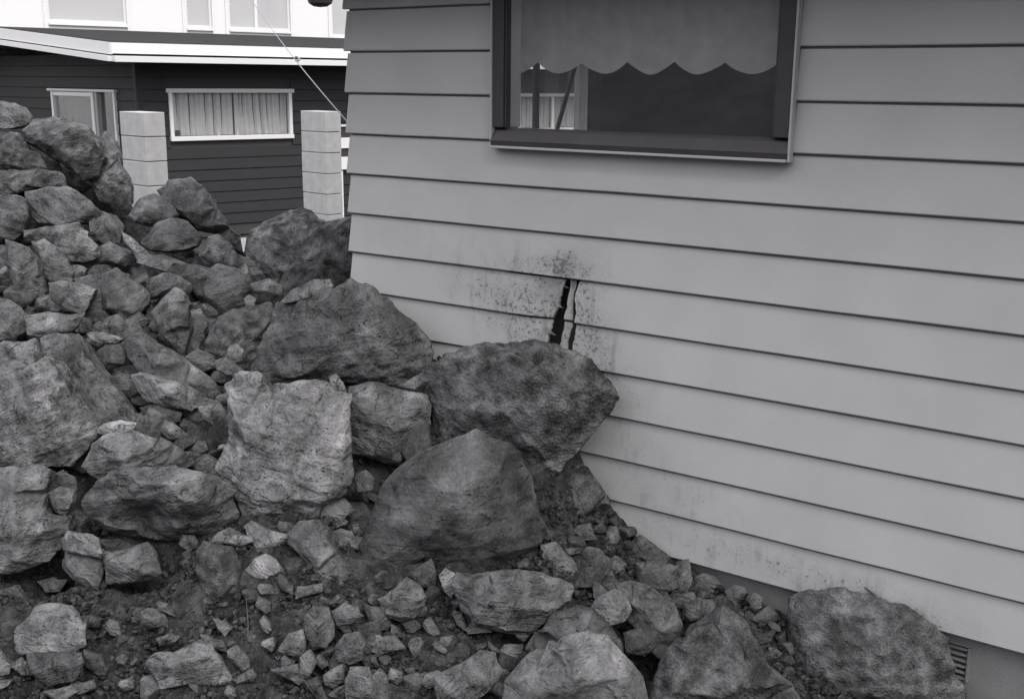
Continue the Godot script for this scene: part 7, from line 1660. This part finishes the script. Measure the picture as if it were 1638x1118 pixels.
func make_stones():
	var kinds := []
	for k in 14: kinds.append(pebble_mesh(300 + k, 3, [0.5, 0.65, 0.8, 0.95][k % 4]))
	var mats := []
	for v in [0.5, 0.65, 0.8, 1.0]:
		var m: StandardMaterial3D = M.stone.duplicate()
		m.albedo_color = Color(v, v, v).linear_to_srgb() if v <= 1.0 else Color(v, v, v)
		mats.append(m)
	for z in STONES:
		var x: float = z[1] * 0.001
		var d: float = z[2] * 0.001
		var s: float = z[3] * 0.001
		var o := put("small_stone", kinds[rng.randi() % kinds.size()], mats[rng.randi() % mats.size()])
		var b := Basis.from_euler(Vector3(rng.randf_range(-0.6, 0.6), rng.randf() * TAU, rng.randf_range(-0.6, 0.6)))
		o.transform = Transform3D(b.scaled(Vector3.ONE * s), Vector3(x, slope_in(x, d) + s * 0.3, -d))
		tag(o, z[0], "stone", "small stones lying between the rocks")
	# gravel and crumbs too small to count
	var crumb: Array[Mesh] = []
	for k in 3: crumb.append(pebble_mesh(500 + k, 1, 0.75))
	for k in 3:
		var mm := MultiMesh.new()
		mm.transform_format = MultiMesh.TRANSFORM_3D
		mm.use_colors = true
		mm.mesh = crumb[k]
		mm.instance_count = 20000
		for i in mm.instance_count:
			var x := rng.randf_range(-2.4, 1.7)
			var d := 3.1 + 3.2 * pow(rng.randf(), 1.5)
			for q in 6:
				var w := along_wall(x, d)
				if w.y > 0.03 and x > -0.5 * d - 0.2: break
				x = rng.randf_range(-2.4, 1.5)
				d = rng.randf_range(3.1, 4.4)
			var w2 := along_wall(x, d)
			var s := 0.003 + 0.016 * pow(rng.randf(), 4.0)
			var y := slope_in(x, d) + (M.n_dust as FastNoiseLite).get_noise_2d(x * 5.0, d * 5.0) * 0.01 + 0.006
			if w2.y < 0.02: y = -0.4
			var b := Basis.from_euler(Vector3(rng.randf() * TAU, rng.randf() * TAU, rng.randf() * TAU)).scaled(Vector3(s, s, s))
			mm.set_instance_transform(i, Transform3D(b, Vector3(x, y, -d)))
			var c := 0.3 + 0.7 * pow(rng.randf(), 2.0)
			mm.set_instance_color(i, Color(c, c, c))
		var o := MultiMeshInstance3D.new()
		o.name = numbered("gravel")
		o.multimesh = mm
		o.material_override = M.stone
		add_child(o)
		tag(o, ["fine gravel strewn between the rocks", "dark crumbs of earth between the rocks", "small rock chips scattered over the slope"][k], "gravel", "", "stuff")

# ------------------------------------------------------------------ small things
func make_details():
	# slack cable from the house corner up towards the white house
	var a := Vector3(-0.695, 1.885, -5.22)
	var b := Vector3(-2.65, 3.05, -11.3)
	var pts := []
	for k in 25:
		var t := k / 24.0
		var p := a.lerp(b, t)
		p.y -= 0.05 * 4.0 * t * (1.0 - t)
		pts.append(p)
	var st := new_st()
	tube(st, pts, 0.0032, 6)
	var cable := base("cable", Transform3D.IDENTITY)
	tag(cable, "thin slack cable running up from the house corner before the white house", "cable")
	put("wire", st.commit(), M.cable, cable)
	st = new_st()
	var kn: Vector3 = pts[9]
	var dir: Vector3 = (pts[10] - pts[9]).normalized()
	tube(st, [kn - dir * 0.05, kn - dir * 0.02 + Vector3(0.02, -0.005, 0), kn + Vector3(0.03, 0.0, 0), kn + dir * 0.03 + Vector3(0.02, 0.012, 0), kn + dir * 0.06], 0.007, 6)
	put("knot", st.commit(), M.cable, cable)
	# splinters of cladding at the foot of the wall
	var xf := Transform3D(Basis(Vector3(sin(PSI), 0, cos(PSI)), Vector3.UP, Vector3(-cos(PSI), 0, sin(PSI))), Vector3(cos(PSI) * WALL_D, 0, -sin(PSI) * WALL_D))
	var sp := [[Vector3(-1.085, 0.398, 0.03), Vector3(-0.985, 0.343, 0.05), 0.006], [Vector3(-1.07, 0.385, 0.045), Vector3(-1.055, 0.35, 0.06), 0.004], [Vector3(-1.03, 0.375, 0.035), Vector3(-0.955, 0.345, 0.04), 0.005]]
	for k in sp.size():
		st = new_st()
		var p0: Vector3 = sp[k][0]
		var p1: Vector3 = sp[k][1]
		tube(st, [p0, p0.lerp(p1, 0.3) + Vector3(0, 0.004, 0.003), p0.lerp(p1, 0.7), p1], [sp[k][2] * 0.4, sp[k][2], sp[k][2] * 0.9, sp[k][2] * 0.5], 5)
		var s := base("splinter", xf)
		tag(s, ["longest timber splinter on the earth-coated boulder at the wall", "short pale splinter on the earth-coated boulder at the wall", "lower timber splinter on the earth-coated boulder at the wall"][k], "splinter", "splinters at the wall foot")
		put("sliver", st.commit(), [M.frame, M.timber, M.frame][k], s)
	# scrap of white card between the upper boulders
	st = new_st()
	var c0 := Vector3(-1.63, 1.19, -6.75)
	quad(st, c0 + Vector3(-0.024, 0.02, 0), c0 + Vector3(0.014, 0.026, 0.01), c0 + Vector3(0.0, -0.06, 0.02), c0 + Vector3(-0.008, -0.06, 0.02), Vector3(0, 0, 1))
	quad(st, c0 + Vector3(-0.024, 0.02, -0.003), c0 + Vector3(0.014, 0.026, 0.007), c0 + Vector3(0.0, -0.06, 0.017), c0 + Vector3(-0.008, -0.06, 0.017), Vector3(0, 0, -1))
	var card := put("card_scrap", st.commit(), M.card)
	tag(card, "tiny white scrap in the notch between the upper boulders", "scrap")
	# dry stalk in the earth, lower left
	st = new_st()
	var bx := -0.93
	var bd := 3.62
	var by := slope_in(bx, bd)
	tube(st, [Vector3(bx, by - 0.02, -bd), Vector3(bx + 0.004, by + 0.09, -bd), Vector3(bx + 0.0, by + 0.18, -bd - 0.005)], [0.002, 0.0017, 0.001], 5)
	tube(st, [Vector3(bx, by + 0.175, -bd - 0.005), Vector3(bx + 0.02, by + 0.18, -bd - 0.005)], [0.0012, 0.0008], 5)
	var stalk := put("dry_stalk", st.commit(), M.straw)
	tag(stalk, "single dry upright stalk in the earth at the lower left", "stalk")
